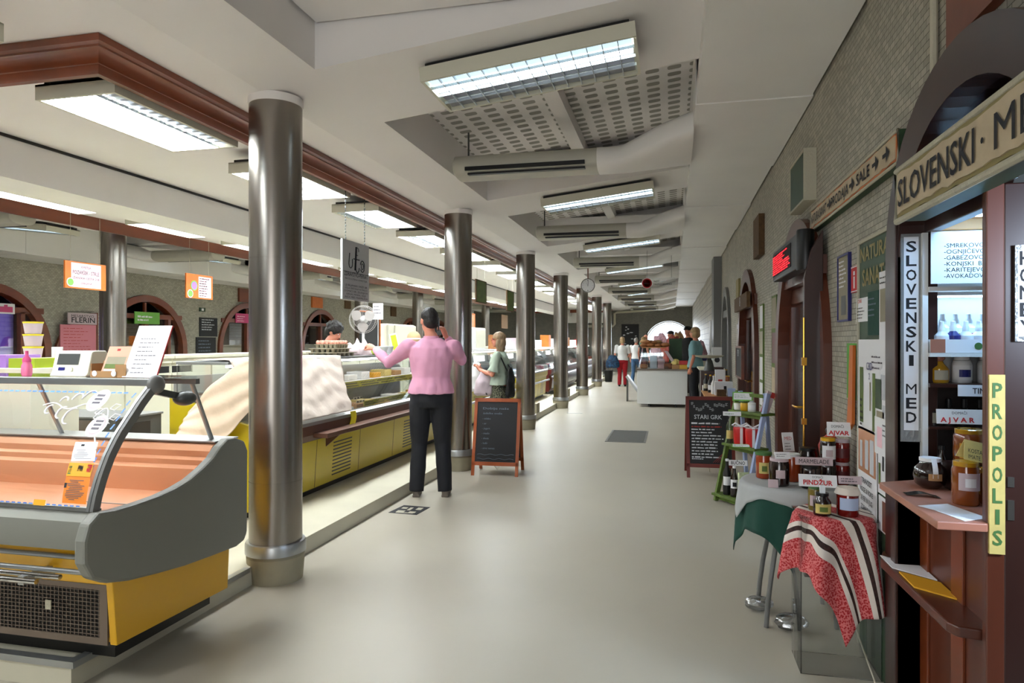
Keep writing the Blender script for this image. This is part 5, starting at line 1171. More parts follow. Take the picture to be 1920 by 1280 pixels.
part('grille_tag', A(MB().box(-2.66, -2.63, 2.432, 2.436, .335, .375)), 'rope', f1)
for k, (yy, zz, xe) in enumerate(((2.36, .60, FX-0.065), (2.335, .548, FX-0.07), (2.30, .535, FX-0.16), (2.265, .522, FX-0.24))):
    part('bumper_rail', A(MB().tube([(XL, yy, zz), (xe, yy, zz)], 0.011, 10)), 'alu' if k < 2 else 'chrome', f1, smooth=40)
part('rail_bracket', A(MB().box(-2.62, -2.59, 2.27, 2.42, .50, .535).box(-3.6, -3.57, 2.27, 2.42, .50, .535)), 'alu', f1)
part('deck', A(MB().strip([(3.32, .965), (3.14, .962), (3.115, .955), (3.09, .93), (3.085, .90), (3.045, .89), (3.04, .865), (2.99, .855), (2.955, .745), (2.42, .765), (2.37, .80)], 'x', XL, FX-0.055, 0.012)), 'warm_lit_steel', f1, smooth=30)  # copper tone stands for warm light reflected in the stainless deck
part('rear_worktop', A(MB().box(XL, FX-0.055, 3.13, 3.33, .967, .975)), 'alu', f1)
part('deck_divider', A(MB().box(-3.6, -3.594, 2.42, 2.95, .768, .785).box(-2.62, -2.40, 2.60, 2.604, .764, .768)), 'alu', f1)
GP = [(2.335, .80), (2.35, .86), (2.38, .94), (2.42, 1.02), (2.475, 1.10), (2.54, 1.17), (2.60, 1.235), (2.665, 1.295)]
def gy(z):
    for (a, b), (c, d) in zip(GP, GP[1:]):
        if b <= z <= d: return a+(c-a)*(z-b)/(d-b)
    return GP[-1][0] if z > 1.2 else GP[0][0]
part('front_glass', A(MB().grid(1, 24, lambda u, v: (XL+(FX-0.065-XL)*u, gy(.80+.495*v), .80+.495*v))), 'glass_clear', f1, smooth=60, recalc=False)
post = [(gy(.80+.495*v/16), .80+.495*v/16) for v in range(17)]
part('glass_arm', A(MB().strip(post, 'x', FX-0.065, FX-0.035, -0.036)), 'mid_grey', f1, smooth=30)
part('glass_arm_trim', A(MB().strip([(a-0.004, b) for a, b in post], 'x', FX-0.066, FX-0.052, -0.006)), 'alu', f1, smooth=30)
part('top_rail', A(MB().box(XL, FX-0.05, 2.665, 2.70, 1.295, 1.328)), 'alu', f1, bevel=0.004)
part('top_shelf', A(MB().box(XL, FX-0.06, 2.70, 3.00, 1.312, 1.328)), 'glass', f1)
part('shelf_rear_rail', A(MB().box(XL, FX-0.06, 2.99, 3.02, 1.285, 1.312)), 'mid_grey', f1)
part('hinge', A(MB().ball((FX-0.045, 2.70, 1.30), (0.03, 0.05, 0.045), 16, 10)), 'mid_grey', f1, smooth=60)
part('hinge_knob', A(MB().ball((FX-0.02, 2.86, 1.225), (0.05, 0.06, 0.036), 16, 10).bar((FX-0.05, 2.70, 1.27), (FX-0.03, 2.86, 1.23), 0.03)), 'dark_grey', f1, smooth=60)
for xx in (-2.42, -3.4, -4.6): part('shelf_post', A(MB().tube([(xx, 3.22, .97), (xx, 3.06, 1.29)], 0.012)), 'alu', f1, smooth=50)
# stickers on the glass
def GPt(x, z, e=0.003): return (x, gy(z)-e, z+e*0.3)
def gsheet(nm, lab, cat, TL, TR, BR, BL, mat, e=0.003, rows=None, prints=()):
    t = thing(nm, lab, cat, (0, 0, 0)); n = 8
    def P(u, v, ee=e):
        xa = TL[0]+(BL[0]-TL[0])*v; xb = TR[0]+(BR[0]-TR[0])*v; za = TL[1]+(BL[1]-TL[1])*v; zb = TR[1]+(BR[1]-TR[1])*v
        return GPt(xa+(xb-xa)*u, za+(zb-za)*u, ee)
    part('sheet', MB().grid(4, n, lambda u, v: P(u, v)), mat, t, smooth=60, recalc=False)
    for u0, v0, u1, v1, m in prints: part('print', MB().grid(2, 4, lambda u, v: P(u0+(u1-u0)*u, v0+(v1-v0)*v, e+0.0012)), m, t, recalc=False)
    if rows:
        mb = MB(); rn = random.Random(rows)
        for k in range(rows):
            v = 0.42+0.52*k/rows; a = rn.uniform(0.08, 0.3); b = rn.uniform(0.5, 0.92)
            mb.grid(3, 1, lambda u, w: P(a+(b-a)*u, v+0.018*w, e+0.0014))
        part('print_lines', mb, 'ink_soft', t, recalc=False)
    return t
gsheet('paper_notice', 'white price sheet stuck inside the slanted glass of the nearest counter', 'notice', (-2.515, 1.064), (-2.400, 1.068), (-2.373, .995), (-2.492, .990), 'paper', rows=7, prints=((0.3, 0.12, 0.45, 0.22, 'ink'),))
gsheet('price_poster', 'orange and yellow flyer with printed lines below the white sheet on the glass', 'poster', (-2.495, .984), (-2.372, .985), (-2.352, .828), (-2.472, .828), M('flyer_orange', (0.85, 0.48, 0.12), 0.6), rows=12, prints=((0.0, 0.0, 1.0, 0.33, 'sun_label'), (0.4, 0.06, 0.62, 0.2, 'ink'), (0.78, 0.03, 0.97, 0.22, 'red_ink'), (0.04, 0.08, 0.16, 0.28, 'letter_green'), (0.0, 0.5, 0.1, 0.62, 'ink')))
gsheet('sticky_note', 'small yellow label at the bottom edge of the counter glass', 'label', (-2.615, .835), (-2.555, .835), (-2.555, .812), (-2.615, .812), 'sun_label', 0.004)
def gbadge(c, r, lab):
    t = thing('round_sticker', lab, 'sticker'); cx, cz = c
    def P(rr, a, e): return GPt(cx+rr*math.cos(a), cz+rr*0.9*math.sin(a), e)
    for nm, r0, r1, m, e in (('disc', 0, r, 'paper', 0.003), ('grey_ring', r*0.66, r*0.80, 'label_pale', 0.0042)):
        part(nm, MB().grid(24, 1, lambda u, v: P(r0+(r1-r0)*v, u*2*PI, e)), m, t, recalc=False)
    mb = MB()
    for k in range(3): mb.grid(2, 1, lambda u, v: GPt(cx-r*0.42+r*0.84*u, cz+r*(0.32-0.30*k)+r*0.16*v, 0.0045))
    part('badge_print', mb, 'ink_soft' if r > 0.047 else 'pink_board', t, recalc=False)
gbadge((-2.543, 1.232), 0.05, 'upper round white sticker with grey ring on the counter glass')
gbadge((-2.455, 1.129), 0.048, 'lower round white sticker with pink print on the counter glass')
t = thing('window_decal', 'white curling branch decal spreading left from the round stickers on the glass', 'decal')
mb = MB()
def gcurl(cx, cz, r, a0, a1, w=0.0045, dx=0.0):
    mb.tube([GPt(cx+r*math.cos(a0+(a1-a0)*k/14)+dx*k/14, min(1.29, cz+r*math.sin(a0+(a1-a0)*k/14)), 0.003) for k in range(15)], [w*(0.5+0.5*math.sin(PI*(k+1)/16)) for k in range(15)], 5)
mb.tube([GPt(-2.82+0.26*k/12, 1.205+0.012*math.sin(k*0.7), 0.003) for k in range(13)], 0.003, 5)
gcurl(-2.60, 1.235, 0.035, PI*1.0, PI*0.35); gcurl(-2.66, 1.232, 0.026, PI, 0.3); gcurl(-2.725, 1.222, 0.02, PI, 0.3); gcurl(-2.63, 1.165, 0.032, 0.4*PI, 1.6*PI); gcurl(-2.69, 1.178, 0.024, 0.4*PI, 1.6*PI); gcurl(-2.77, 1.19, 0.018, 0.4*PI, 1.7*PI)
mb.tube([GPt(-2.50+0.10*k/8, 1.17+0.03*math.sin(k*0.6), 0.003) for k in range(9)], 0.003, 5)
for cx, cz in ((-2.425, 1.205), (-2.49, 1.185), (-2.48, 1.165), (-2.395, 1.165)):
    mb.tube([GPt(cx-0.022, cz-0.006, 0.003), GPt(cx-0.008, cz+0.014, 0.003), GPt(cx+0.024, cz+0.010, 0.003), GPt(cx+0.006, cz-0.012, 0.003), GPt(cx-0.022, cz-0.006, 0.003)], 0.0022, 4)
mb.tube([GPt(-2.43+0.01*k, 1.085-0.012*k, 0.003) for k in range(5)], 0.004, 5)
part('branch', mb, 'paper', t, recalc=False)
t = thing('dashed_tape', 'dashed blue line along the edges of the nearest counter glass', 'tape')
mb = MB()
x = -3.9
while x < -2.42: mb.grid(2, 1, lambda u, v: GPt(x+0.024*u, 1.262+0.006*v, 0.002)); x += 0.034
x = -3.9
while x < -2.38: mb.grid(2, 1, lambda u, v: GPt(x+0.018*u, 0.816+0.005*v, 0.002)); x += 0.030
z = 0.83
while z < 1.26: mb.grid(1, 2, lambda u, v: GPt(FX-0.10+0.008*u+0.004*v, z+0.020*v, 0.002)); z += 0.032
part('dashes', mb, M('tape_blue', (0.30, 0.50, 0.82), 0.5), t, recalc=False)
# things on the top shelf of the near counter
SZ = 1.3285
t = thing('shop_scale', 'cream electronic shop scale with grey screen on the counter glass shelf', 'scale', (-2.92, 2.86, SZ))
part('housing', MB().prism([(-0.07, 0), (-0.055, 0.02), (-0.03, 0.115), (-0.02, 0.125), (0.06, 0.125), (0.07, 0.11), (0.07, 0)], 'x', -0.11, 0.11), 'cream', t, bevel=0.006)
def onface(u0, u1, v0, v1, e): # slanted face from (-.055,.02) to (-.03,.115)
    f = lambda v: (-0.055+0.025*v-e, 0.02+0.095*v)
    return [(u0, *f(v0)), (u1, *f(v0)), (u1, *f(v1)), (u0, *f(v1))]
part('screen', MB().quad(*onface(-0.085, 0.045, 0.38, 0.95, 0.002)), 'dark_grey', t, recalc=False); part('key_pad', MB().quad(*onface(-0.07, -0.03, 0.08, 0.24, 0.002)), 'navy', t, recalc=False)
part('dial', MB().lathe([(0, 0), (0.012, 0), (0.012, 0.004), (0, 0.004)], n=16).move(Matrix.Translation((0.01, -0.056, 0.035)) @ Matrix.Rotation(PI/2, 4, 'X')), 'cream', t)
part('side_clip', MB().box(0.11, 0.125, -0.02, 0.01, 0.02, 0.06), 'black', t)
def leaning(nm, lab, cat, x, y, z, w, h, lean, mat, rows=6, prints=(), d=0.004, mat2='ink_soft'):
    t = facing(nm, lab, cat, x-w/2, x+w/2, y, z, z+h, mat, d, tilt=lean)
    for u0, v0, u1, v1, m in prints: fpatch(t, [(u0, v0, u1, v1)], m, 'print')
    if rows: fscrib(t, 0.2, 0.22, 0.85, 0.95, rows, mat2, seed=rows, th=0.2)
    return t
t = boxthing('leaflet_box', 'brown cardboard leaflet holder with two round badges on the glass shelf', 'leaflet holder', (-2.63, 2.78, SZ), 0.20, 0.08, 0.002, 'kraft')
part('front', MB().box(-0.10, 0.05, -0.04, -0.037, 0, 0.03), 'kraft', t); part('back', MB().box(-0.10, 0.10, 0.037, 0.04, 0, 0.075), 'kraft', t); part('side', MB().box(-0.10, -0.097, -0.037, 0.037, 0, 0.065), 'kraft', t); part('side', MB().box(0.04, 0.10, -0.038, -0.034, 0, 0.062), 'kraft', t)
for xx in (-0.075, 0.035): part('badge', MB().lathe([(0, 0), (0.014, 0), (0.014, 0.002), (0, 0.002)], n=16).move(Matrix.Translation((xx, -0.0405, 0.018)) @ Matrix.Rotation(PI/2, 4, 'X')), 'paper', t)
leaning('leaflet', 'salmon pink leaflet with a landscape photo in the cardboard holder', 'leaflet', -2.63, 2.76, SZ+0.01, 0.13, 0.15, 0.42, M('salmon', (0.88, 0.62, 0.52), 0.6), 0, ((0.08, 0.36, 0.92, 0.62, 'concrete'), (0.08, 0.62, 0.92, 0.78, 'leaf_green'), (0.1, 0.8, 0.7, 0.95, 'chalk'), (0.4, 0.08, 0.55, 0.16, 'red_white')), 0.006)
t = leaning('menu_card', 'tall white printed card leaning back on the right end of the glass shelf', 'menu card', -2.455, 2.74, SZ+0.002, 0.19, 0.27, 0.42, 'paper', 9, ((0.05, 0.05, 0.95, 0.14, 'cream'),), 0.005)
part('edge', MB().box(0.095, 0.0975, -0.001, 0.006, 0, 0.27), 'red_white', t)
t = bottle_kind('soap_bottle', 'small pink liquid bottle with clear pump on the left of the glass shelf', [(0, 0), (0.02, 0), (0.024, 0.01), (0.024, 0.05), (0.018, 0.065), (0.018, 0.07)], M('pink_soap', (0.90, 0.45, 0.60), 0.15, coat=0.5), [(0.02, 0.07), (0.019, 0.085), (0.008, 0.10), (0.007, 0.125), (0, 0.125)], 'flower_pink'); t.location = (-3.13, 2.76, SZ)
# back table with dark cooling box
t = thing('work_table', 'low cream work table behind the nearest counter', 'table', (-4.2, 4.25, 0.115))
part('tabletop', MB().box(-0.60, 0.62, -0.30, 0.30, 0.60, 0.635), 'cream', t, bevel=0.004); part('cupboard', MB().box(-0.56, 0.58, -0.26, 0.28, 0, 0.60), 'cream', t)
t = thing('cooling_box', 'long dark grey cooling box with socket panel on the work table', 'box', (-4.15, 4.25, 0.7505))
part('body', MB().box(-0.62, 0.35, -0.22, 0.22, 0.0, 0.20), 'dark_grey', t, bevel=0.004); part('front_panel', MB().box(-0.45, 0.20, -0.226, -0.22, 0.01, 0.19), 'taupe_metal', t)
part('lid', MB().box(-0.63, 0.36, -0.23, 0.23, 0.20, 0.215), 'mid_grey', t, bevel=0.003)
part('switch_panel', MB().box(0.35, 0.356, -0.12, 0.10, 0.04, 0.16), 'black', t)
t = thing('packet_heap', 'crumpled white plastic bag lying on the dark cooling box', 'plastic bag', (-4.5, 4.2, 0.967))
rn = random.Random(2); mb = MB().ball((0, 0, 0.045), (0.12, 0.08, 0.045), 16, 10); mb.v = [(a*(1+rn.uniform(-.2, .2)), b*(1+rn.uniform(-.2, .2)), max(0, c*(1+rn.uniform(-.3, .3)))) for a, b, c in mb.v]; part('bag', mb, 'plastic_wrap', t, smooth=30)

# ------------------------------------------------------------------ centre partition of cream cupboards
y = 3.45; k = 0
while y < 30:
    L_ = 2.4
    t = thing('cupboard', 'x', 'cupboard', (-5.0, y, 0.115), 0, 'cream cupboards along the middle of the hall')
    part('carcass', MB().box(-0.17, 0.13, 0, L_-0.01, 0, 1.17), 'cream', t, bevel=0.003); part('worktop', MB().box(-0.20, 0.19, 0, L_-0.01, 1.215, 1.25).box(-0.18, 0.16, 0, L_-0.01, 1.17, 1.215), 'cream', t, bevel=0.005)
    for j in range(4):
        a = j*L_/4; dr = part('door', MB().box(0.13, 0.148, a+0.012, a+L_/4-0.012, 0.04, 1.07).box(0.13, 0.148, a+0.012 if j % 2 else a+0.30, a+0.30 if j % 2 else a+L_/4-0.012, 1.07, 1.145), 'cream', t, bevel=0.002)
        part('grip', MB().box(0.131, 0.1325, a+0.30 if j % 2 else a+0.02, a+L_/4-0.02 if j % 2 else a+0.30, 1.075, 1.14), 'black', dr)
    t['label'] = 'cream cupboard with dark grip slots, %s from the camera along the hall middle' % nth(k); y += L_; k += 1

# ------------------------------------------------------------------ counters along the aisle side
PZ = 0.115
def aisle_counter(lab, y0, y1, base, kind, xf=-3.1, content=None, depth=0.80):
    t = thing('display_counter', lab, 'display counter', (xf, y0, PZ)); L_ = y1-y0; zt = 1.225
    part('plinth', MB().box(-depth+0.06, -0.10, 0.03, L_-0.03, 0, 0.06), 'black', t)
    part('base', MB().prism([(-depth, 0.06), (-0.05, 0.06), (-0.02, 0.50), (-depth, 0.50)], 'y', 0, L_), base, t, bevel=0.004)
    yy = 1.2
    while yy < L_-0.6:
        mb = MB()
        for q in range(10): mb.prism([(-0.052+0.066*(0.115+0.034*q-0.06), 0.115+0.034*q), (-0.047+0.066*(0.115+0.034*q-0.06), 0.115+0.034*q), (-0.047+0.066*(0.127+0.034*q-0.06), 0.127+0.034*q), (-0.052+0.066*(0.127+0.034*q-0.06), 0.127+0.034*q)], 'y', yy, yy+0.38)
        part('louvre', mb, 'black', t); yy += 1.75
    yy = 0.88
    while yy < L_: part('panel_joint', MB().prism([(-0.052, 0.065), (-0.0485, 0.065), (-0.019, 0.495), (-0.025, 0.495)], 'y', yy, yy+0.006), 'black', t); yy += 0.88
    part('fascia', MB().prism([(-0.10, 0.50), (-0.02, 0.50), (0.015, 0.56), (0.015, 0.645), (-0.10, 0.645)], 'y', 0, L_), 'brown_shelf' if kind == 'deli' else base, t)
    part('front_rail', MB().prism([(-0.08, 0.645), (0.022, 0.645), (0.022, 0.675), (-0.02, 0.695), (-0.08, 0.695)], 'y', 0, L_), 'alu', t)
    if kind == 'deli':
        part('ledge', MB().box(0.015, 0.155, 0.75, L_-0.02, 0.535, 0.575), 'brown_shelf', t, bevel=0.003)
        part('ledge_bracket', MB().prism([(0.0, 0.42), (0.14, 0.535), (0.0, 0.535)], 'y', 1.0, 1.02).prism([(0.0, 0.42), (0.14, 0.535), (0.0, 0.535)], 'y', L_-0.5, L_-0.48), 'brown_shelf', t)
    else:
        part('bumper', MB().tube([(0.05, 0, 0.42), (0.05, L_, 0.42)], 0.022, 10), 'alu' if base == 'yellow' else 'wood_dark', t, smooth=50)
        if base == 'maroon': part('buffer_block', MB().prism([(-0.03, 0.10), (0.03, 0.16), (0.06, 0.40), (0.03, 0.48), (-0.03, 0.5)], 'y', -0.10, L_-0.0), 'wood_dark', t, smooth=30)
    part('deck', MB().box(-depth+0.05, -0.06, 0.03, L_-0.03, 0.62, 0.65), 'white', t)
    part('rear_panel', MB().box(-depth, -depth+0.03, 0, L_, 0.50, 1.10), 'alu', t)
    gpf = [(-0.02, 0.695), (-0.30, zt-0.02)] if kind == 'deli' else [(0.0, 0.695), (-0.02, 0.80), (-0.07, 0.92), (-0.15, 1.04), (-0.25, 1.13), (-0.38, 1.20)]
    mb = MB()
    for (a, b), (c, d) in zip(gpf, gpf[1:]): mb.quad((a, 0.02, b), (a, L_-0.02, b), (c, L_-0.02, d), (c, 0.02, d))
    part('front_glass', mb, 'glass', t, smooth=60, recalc=False)
    xe = gpf[-1][0]
    part('top_shelf', MB().box(-depth+0.02, xe, 0, L_, zt-0.025, zt), 'alu' if kind == 'deli' else 'white', t, bevel=0.003)
    for yy in (0.0, L_-0.02): part('glass_end', MB().prism([(-depth+0.03, 0.66)]+gpf+[(-depth+0.03, zt-0.025)], 'y', yy, yy+0.008), 'glass', t)
    part('inner_shelf', MB().box(-depth+0.1, -0.36, 0.03, L_-0.03, 0.925, 0.94), 'glass' if kind != 'deli' else 'white', t)
    part('lamp_tube', MB().box(xe-0.06, xe-0.03, 0.05, L_-0.05, zt-0.05, zt-0.03), M('lamp_case', (1, 1, 1), 0.5, emit=9, ecol=(1, 0.98, 0.95)) if 'lamp_case' not in MATS else 'lamp_case', t)
    return t
d2 = aisle_counter('yellow cheese counter with brown ledge behind the man in pink', 4.72, 9.35, 'yellow', 'deli')
part('end_panel', MB().prism([(-0.80, 0.06), (-0.06, 0.06), (-0.02, 0.36), (0.03, 0.42), (0.05, 0.52), (0.05, 0.66), (0.0, 0.72), (-0.30, 0.78), (-0.80, 0.98)], 'y', -0.05, 0.0), 'yellow', d2, bevel=0.01)
part('end_bolt', MB().lathe([(0, 0), (0.014, 0), (0.014, 0.004), (0, 0.004)], n=12).move(Matrix.Translation((-0.0, -0.052, 0.60)) @ Matrix.Rotation(PI/2, 4, 'X')), 'black', d2)
M('strip_yellow', (0.80, 0.78, 0.36), 0.6)
def strip_on(t, y0, y1, x, z0, z1, seed):
    q = part('price_strip', MB().box(x, x+0.004, y0, y1, z0, z1), 'strip_yellow', t)
    part('strip_print', MB().scribble((x+0.0055, y0+0.03, z1-0.008), Y, Z, y1-y0-0.06, z1-z0-0.014, 2, fill=1.0, seed=seed, th=0.4), 'ink_soft', q, recalc=False)
strip_on(d2, 1.95, 4.55, -0.335, 0.875, 0.945, 3); strip_on(d2, 1.95, 4.55, -0.075, 0.70, 0.755, 7)
part('yellow_cloth', MB().grid(6, 10, lambda u, v: (0.034+0.012*math.sin(u*9)*v, 1.42+0.12*u+0.02*math.sin(v*5), 0.70-0.17*v)), M('cloth_yellow', (0.88, 0.84, 0.16), 0.8), d2, smooth=180, recalc=False)
rn = random.Random(12)
cheese = [('cheese_wedge', 'white', 'pale cheese block'), ('cheese_wedge', 'old_yellow', 'yellow cheese block'), ('food_tray', 'white_gloss', 'white tray'), ('food_tray', 'kraft', 'brown tray'), ('cheese_wedge', 'sun_label', 'deep yellow cheese block')]
spots = [(i, 6.5+0.27*i) for i in range(10)]
for i, yy in spots:
    nm, m, l = cheese[(i*3) % 5]
    o = part(nm, MB().box(-0.11, 0.11, -0.10, 0.10, 0, 0.05+0.02*(i % 3)), m, bevel=0.008); o.location = (-3.36, yy, PZ+0.651)
    tag(o, '%s in the front row of the cheese counter, %s from the camera' % (l, nth(i)), 'food', 'goods in the front row of the cheese counter')
for i in range(8):
    yy = 6.55+0.33*i; nm, m, l = cheese[(i*2+1) % 5]
    o = part(nm, MB().box(-0.10, 0.10, -0.11, 0.11, 0, 0.06+0.025*(i % 2)), m, bevel=0.008); o.location = (-3.66, yy, PZ+0.941)
    tag(o, '%s on the middle shelf of the cheese counter, %s from the camera' % (l, nth(i)), 'food', 'goods on the middle shelf of the cheese counter')
t = thing('price_rack', 'white price tag rack with dark squares at the end of the cloth cover', 'rack', (-3.22, 6.75, PZ+0.651))
mb = MB(); m2 = MB()
for r in range(4):
    for c in range(3): mb.box(-0.03*r-0.02, -0.03*r-0.015, 0.07*c, 0.07*c+0.06, 0.035*r, 0.035*r+0.03); m2.box(-0.03*r-0.0145, -0.03*r-0.013, 0.07*c+0.015, 0.07*c+0.045, 0.035*r+0.008, 0.035*r+0.022)
part('tag_holder', mb, 'white_gloss', t); part('tag_square', m2, 'ink', t)
# cloths over the near end of the cheese counter
def wr(y, z, a=1.0): return a*(0.010*math.sin(y*9+z*4)+0.006*math.sin(z*38+math.sin(y*7)*2)+0.005*math.sin(y*31+z*17))
def coverfn(u, v):
    if v < 0.2: w = v/0.2; xx, zz = -3.78+0.36*w, PZ+1.232
    else: w = (v-0.2)/0.8; xx, zz = -3.40+0.335*w, PZ+1.232-0.525*w
    yy = 4.74+(1.82-0.38*max(0, (v-0.2)/0.8))*u
    return (xx+wr(yy, zz), yy, zz+(0.004 if v < 0.2 else 0.0)+abs(wr(yy, zz, 0.3)))
o = part('dust_sheet', MB().grid(70, 60, coverfn), 'cloth_grey', smooth=180); s = o.modifiers.new('solid', 'SOLIDIFY'); s.thickness = 0.004; s.offset = 1
tag(o, 'creased grey plastic sheet covering the glass of the cheese counter', 'dust sheet')
def endfn(u, v):
    xx = -3.10-0.60*u; top = PZ+1.25-0.42*u**1.7; bot = PZ+0.86-0.16*math.sin(u*PI)-0.20*u
    zz = top+(bot-top)*v
    return (xx-0.03*v*(1-u), 4.655-0.05*v+0.015*math.sin(u*16+v*3)+0.008*math.sin(v*20+u*5)-0.10*u*v, zz)
o = part('dust_sheet', MB().grid(40, 40, endfn), 'cloth_cream', smooth=180); s = o.modifiers.new('solid', 'SOLIDIFY'); s.thickness = 0.004
tag(o, 'cream canvas sheet draped over the near end of the cheese counter', 'dust sheet')
# on top of the cheese counter
TZ = PZ+1.226
def fan():
    t = thing('desk_fan', 'white desk fan behind the cloths on the cheese counter', 'fan', (-3.68, 7.72, TZ))
    part('base', MB().lathe([(0, 0), (0.09, 0), (0.09, 0.015), (0.03, 0.03), (0, 0.03)], n=24), 'white', t, smooth=40)
    part('stem', MB().tube([(0, 0, 0.03), (0, 0.01, 0.27)], 0.017), 'white', t, smooth=40)
    part('motor', MB().ball((0, 0.06, 0.43), (0.05, 0.075, 0.05)).tube([(0, 0.02, 0.27), (0, 0.05, 0.40)], 0.02), 'white', t, smooth=50)
    M('fan_blade', (0.72, 0.70, 0.68), 0.4)
    for k in range(3):
        a = k*2*PI/3+0.5
        def bl(u, v, a=a):
            r = 0.03+0.125*v; w = (u-0.5)*1.5*math.sin(PI*min(1, v*0.75+0.2))
            return (r*math.cos(a+w), -0.02+0.02*(u-0.5), 0.43+r*math.sin(a+w))
        part('blade', MB().grid(10, 8, bl), 'fan_blade', t, smooth=60, recalc=False)
    part('hub', MB().ball((0, -0.04, 0.43), (0.032, 0.02, 0.032)), 'white_gloss', t, smooth=60)
    mb = MB()
    for k in range(48):
        a = k*PI/24; mb.tube([(r*math.cos(a), y_, 0.43+r*math.sin(a)) for r, y_ in ((0.03, -0.055), (0.10, -0.05), (0.155, -0.03), (0.17, 0.0))], 0.0012, 3)
    for r, y_ in ((0.17, 0.0), (0.155, -0.03), (0.11, -0.05)): mb.tube([(r*math.cos(2*PI*k/40), y_, 0.43+r*math.sin(2*PI*k/40)) for k in range(41)], 0.0028, 4)
    part('guard', mb, 'fan_blade', t)
    t.rotation_euler.z = 0.25
fan()
def eggbox(lab, loc, eggs, sx=0.30, sy=0.30):
    t = thing('egg_tray', lab, 'egg tray', loc)
    n = 5; mb = MB().box(-sx/2, sx/2, -sy/2, sy/2, 0.035, 0.042)
    for i in range(n):
        for j in range(n): mb.lathe([(0.018, 0), (0.027, 0.038)], ((i-2)*sx/n, (j-2)*sy/n, 0), 8)
    part('tray', mb, 'concrete', t, smooth=40)
    if eggs:
        for i in range(n):
            for j in range(n): part('egg', MB().ball(((i-2)*sx/n, (j-2)*sy/n, 0.058), (0.021, 0.021, 0.027), 8, 6), M('egg', (0.84, 0.58, 0.50), 0.5) if 'egg' not in MATS else 'egg', t, smooth=60)
    return t
eggbox('grey cardboard egg tray, lowest of the stack on the cheese counter', (-3.60, 6.78, TZ), False, 0.34, 0.5)
eggbox('grey cardboard egg tray, middle of the stack on the cheese counter', (-3.60, 6.74, TZ+0.044), False, 0.30, 0.4)
eggbox('open egg tray filled with pinkish eggs on top of the stack', (-3.62, 6.82, TZ+0.088), True, 0.26, 0.30)
def heap(nm, lab, cat, loc, r, mat, seed, amp=0.25):
    rn = random.Random(seed); ph = [rn.uniform(0, 6) for _ in range(4)]
    mb = MB().ball((0, 0, 0), (1, 1, 1), 26, 16)
    mb.v = [(x*r[0]*(1+amp*math.sin(5*x+3*z+ph[0])*math.cos(6*y+ph[1])), y*r[1]*(1+amp*math.sin(6*y+4*x+ph[2])), max(-0.0, (z+0.35)*r[2]*(1+amp*math.sin(8*x+7*y+ph[3])))) for x, y, z in mb.v]
    o = part(nm, mb, mat, smooth=180); o.location = loc; return tag(o, lab, cat)
heap('folded_towels', 'heap of pink grey folded cloths beside the fan on the cheese counter', 'cloth', (-3.58, 7.42, TZ), (0.14, 0.22, 0.12), M('cloth_pinkgrey', (0.80, 0.72, 0.72), 0.85, bump=0.6, bscale=20), 3)
heap('carrier_bag', 'yellow green folded bag at the foot of the cloth heap', 'bag', (-3.46, 7.60, TZ), (0.06, 0.16, 0.06), M('bag_lime', (0.58, 0.65, 0.12), 0.6), 5)
t = bottle_kind('plastic_bowl', 'white plastic tub near the outstretched hand of the man in pink', [(0, 0), (0.06, 0), (0.085, 0.085), (0.088, 0.09)], 'white_gloss', [(0.088, 0.09), (0.088, 0.1), (0, 0.1)], 'white', cat='tub'); t.location = (-3.50, 7.85, TZ)
t = copy_tree(t); t.location = (-3.52, 8.06, TZ); t['label'] = 'white plastic tub beside the yellow slanted price board'
t = facing('price_board', 'yellow price board leaning beside the white tubs on the cheese counter', 'board', -3.52, -3.42, 8.28, TZ, TZ+0.27, 'white_gloss', 0.006, tilt=-0.0, rotz=0.3); fpatch(t, [(0.15, 0.08, 0.85, 0.96)], M('lime_board', (0.78, 0.80, 0.14), 0.5), 'price_panel'); t.rotation_euler = (-0.1, -0.22, 0.4)
boxthing('lunch_box', 'nearer clear white plastic box by the straw hat', 'box', (-3.55, 8.75, TZ), 0.22, 0.16, 0.13, 'pump_white', bevel=0.01); boxthing('lunch_box', 'farther clear white plastic box by the straw hat', 'box', (-3.55, 9.0, TZ), 0.22, 0.16, 0.13, 'pump_white', bevel=0.01)
t = thing('straw_hat', 'round straw coloured hat on a stand beside the head of the man in pink', 'hat', (-3.60, 9.2, TZ)); part('crown', MB().ball((0, 0, 0.20), (0.10, 0.10, 0.11), 20, 12).tube([(0, 0, 0), (0, 0, 0.12)], 0.02), M('straw', (0.76, 0.62, 0.45), 0.8), t, smooth=60); part('hat_band', MB().lathe([(0.102, 0.19), (0.104, 0.20), (0.102, 0.21)], n=24), 'paper', t, smooth=40)
# on the middle cupboards
t = thing('leaning_blackboard', 'black board with orange wooden frame standing behind the fan', 'chalkboard', (-4.95, 10.6, 1.3655)); part('panel', MB().box(-0.02, 0.0, -0.30, 0.42, 0, 0.62), 'blackboard', t); part('frame', MB().box(-0.025, 0.008, 0.42, 0.46, 0, 0.65).box(-0.025, 0.008, -0.30, 0.42, 0.62, 0.65), 'orange_wood', t)
t = thing('white_cabinet', 'cream fridge with rounded door edge behind the yellow price board', 'fridge', (-4.98, 11.75, 1.3655)); part('body', MB().box(-0.14, 0.12, -0.55, 0.75, 0, 0.45), 'cream', t, bevel=0.03); part('door', MB().box(0.12, 0.15, -0.30, 0.72, 0.05, 0.43), 'cream', t, bevel=0.02)
t = facing('price_notice', 'white printed notice hanging beside the fan', 'notice', -3.66, -3.52, 7.95, 1.775, 1.98, 'paper', 0.003); fscrib(t, 0.1, 0.1, 0.9, 0.7, 3, 'ink_soft', 3, 0.3)
part('pole', MB().box(-0.004, 0.004, 0.003, 0.009, -0.433, 0.2), 'white', t)
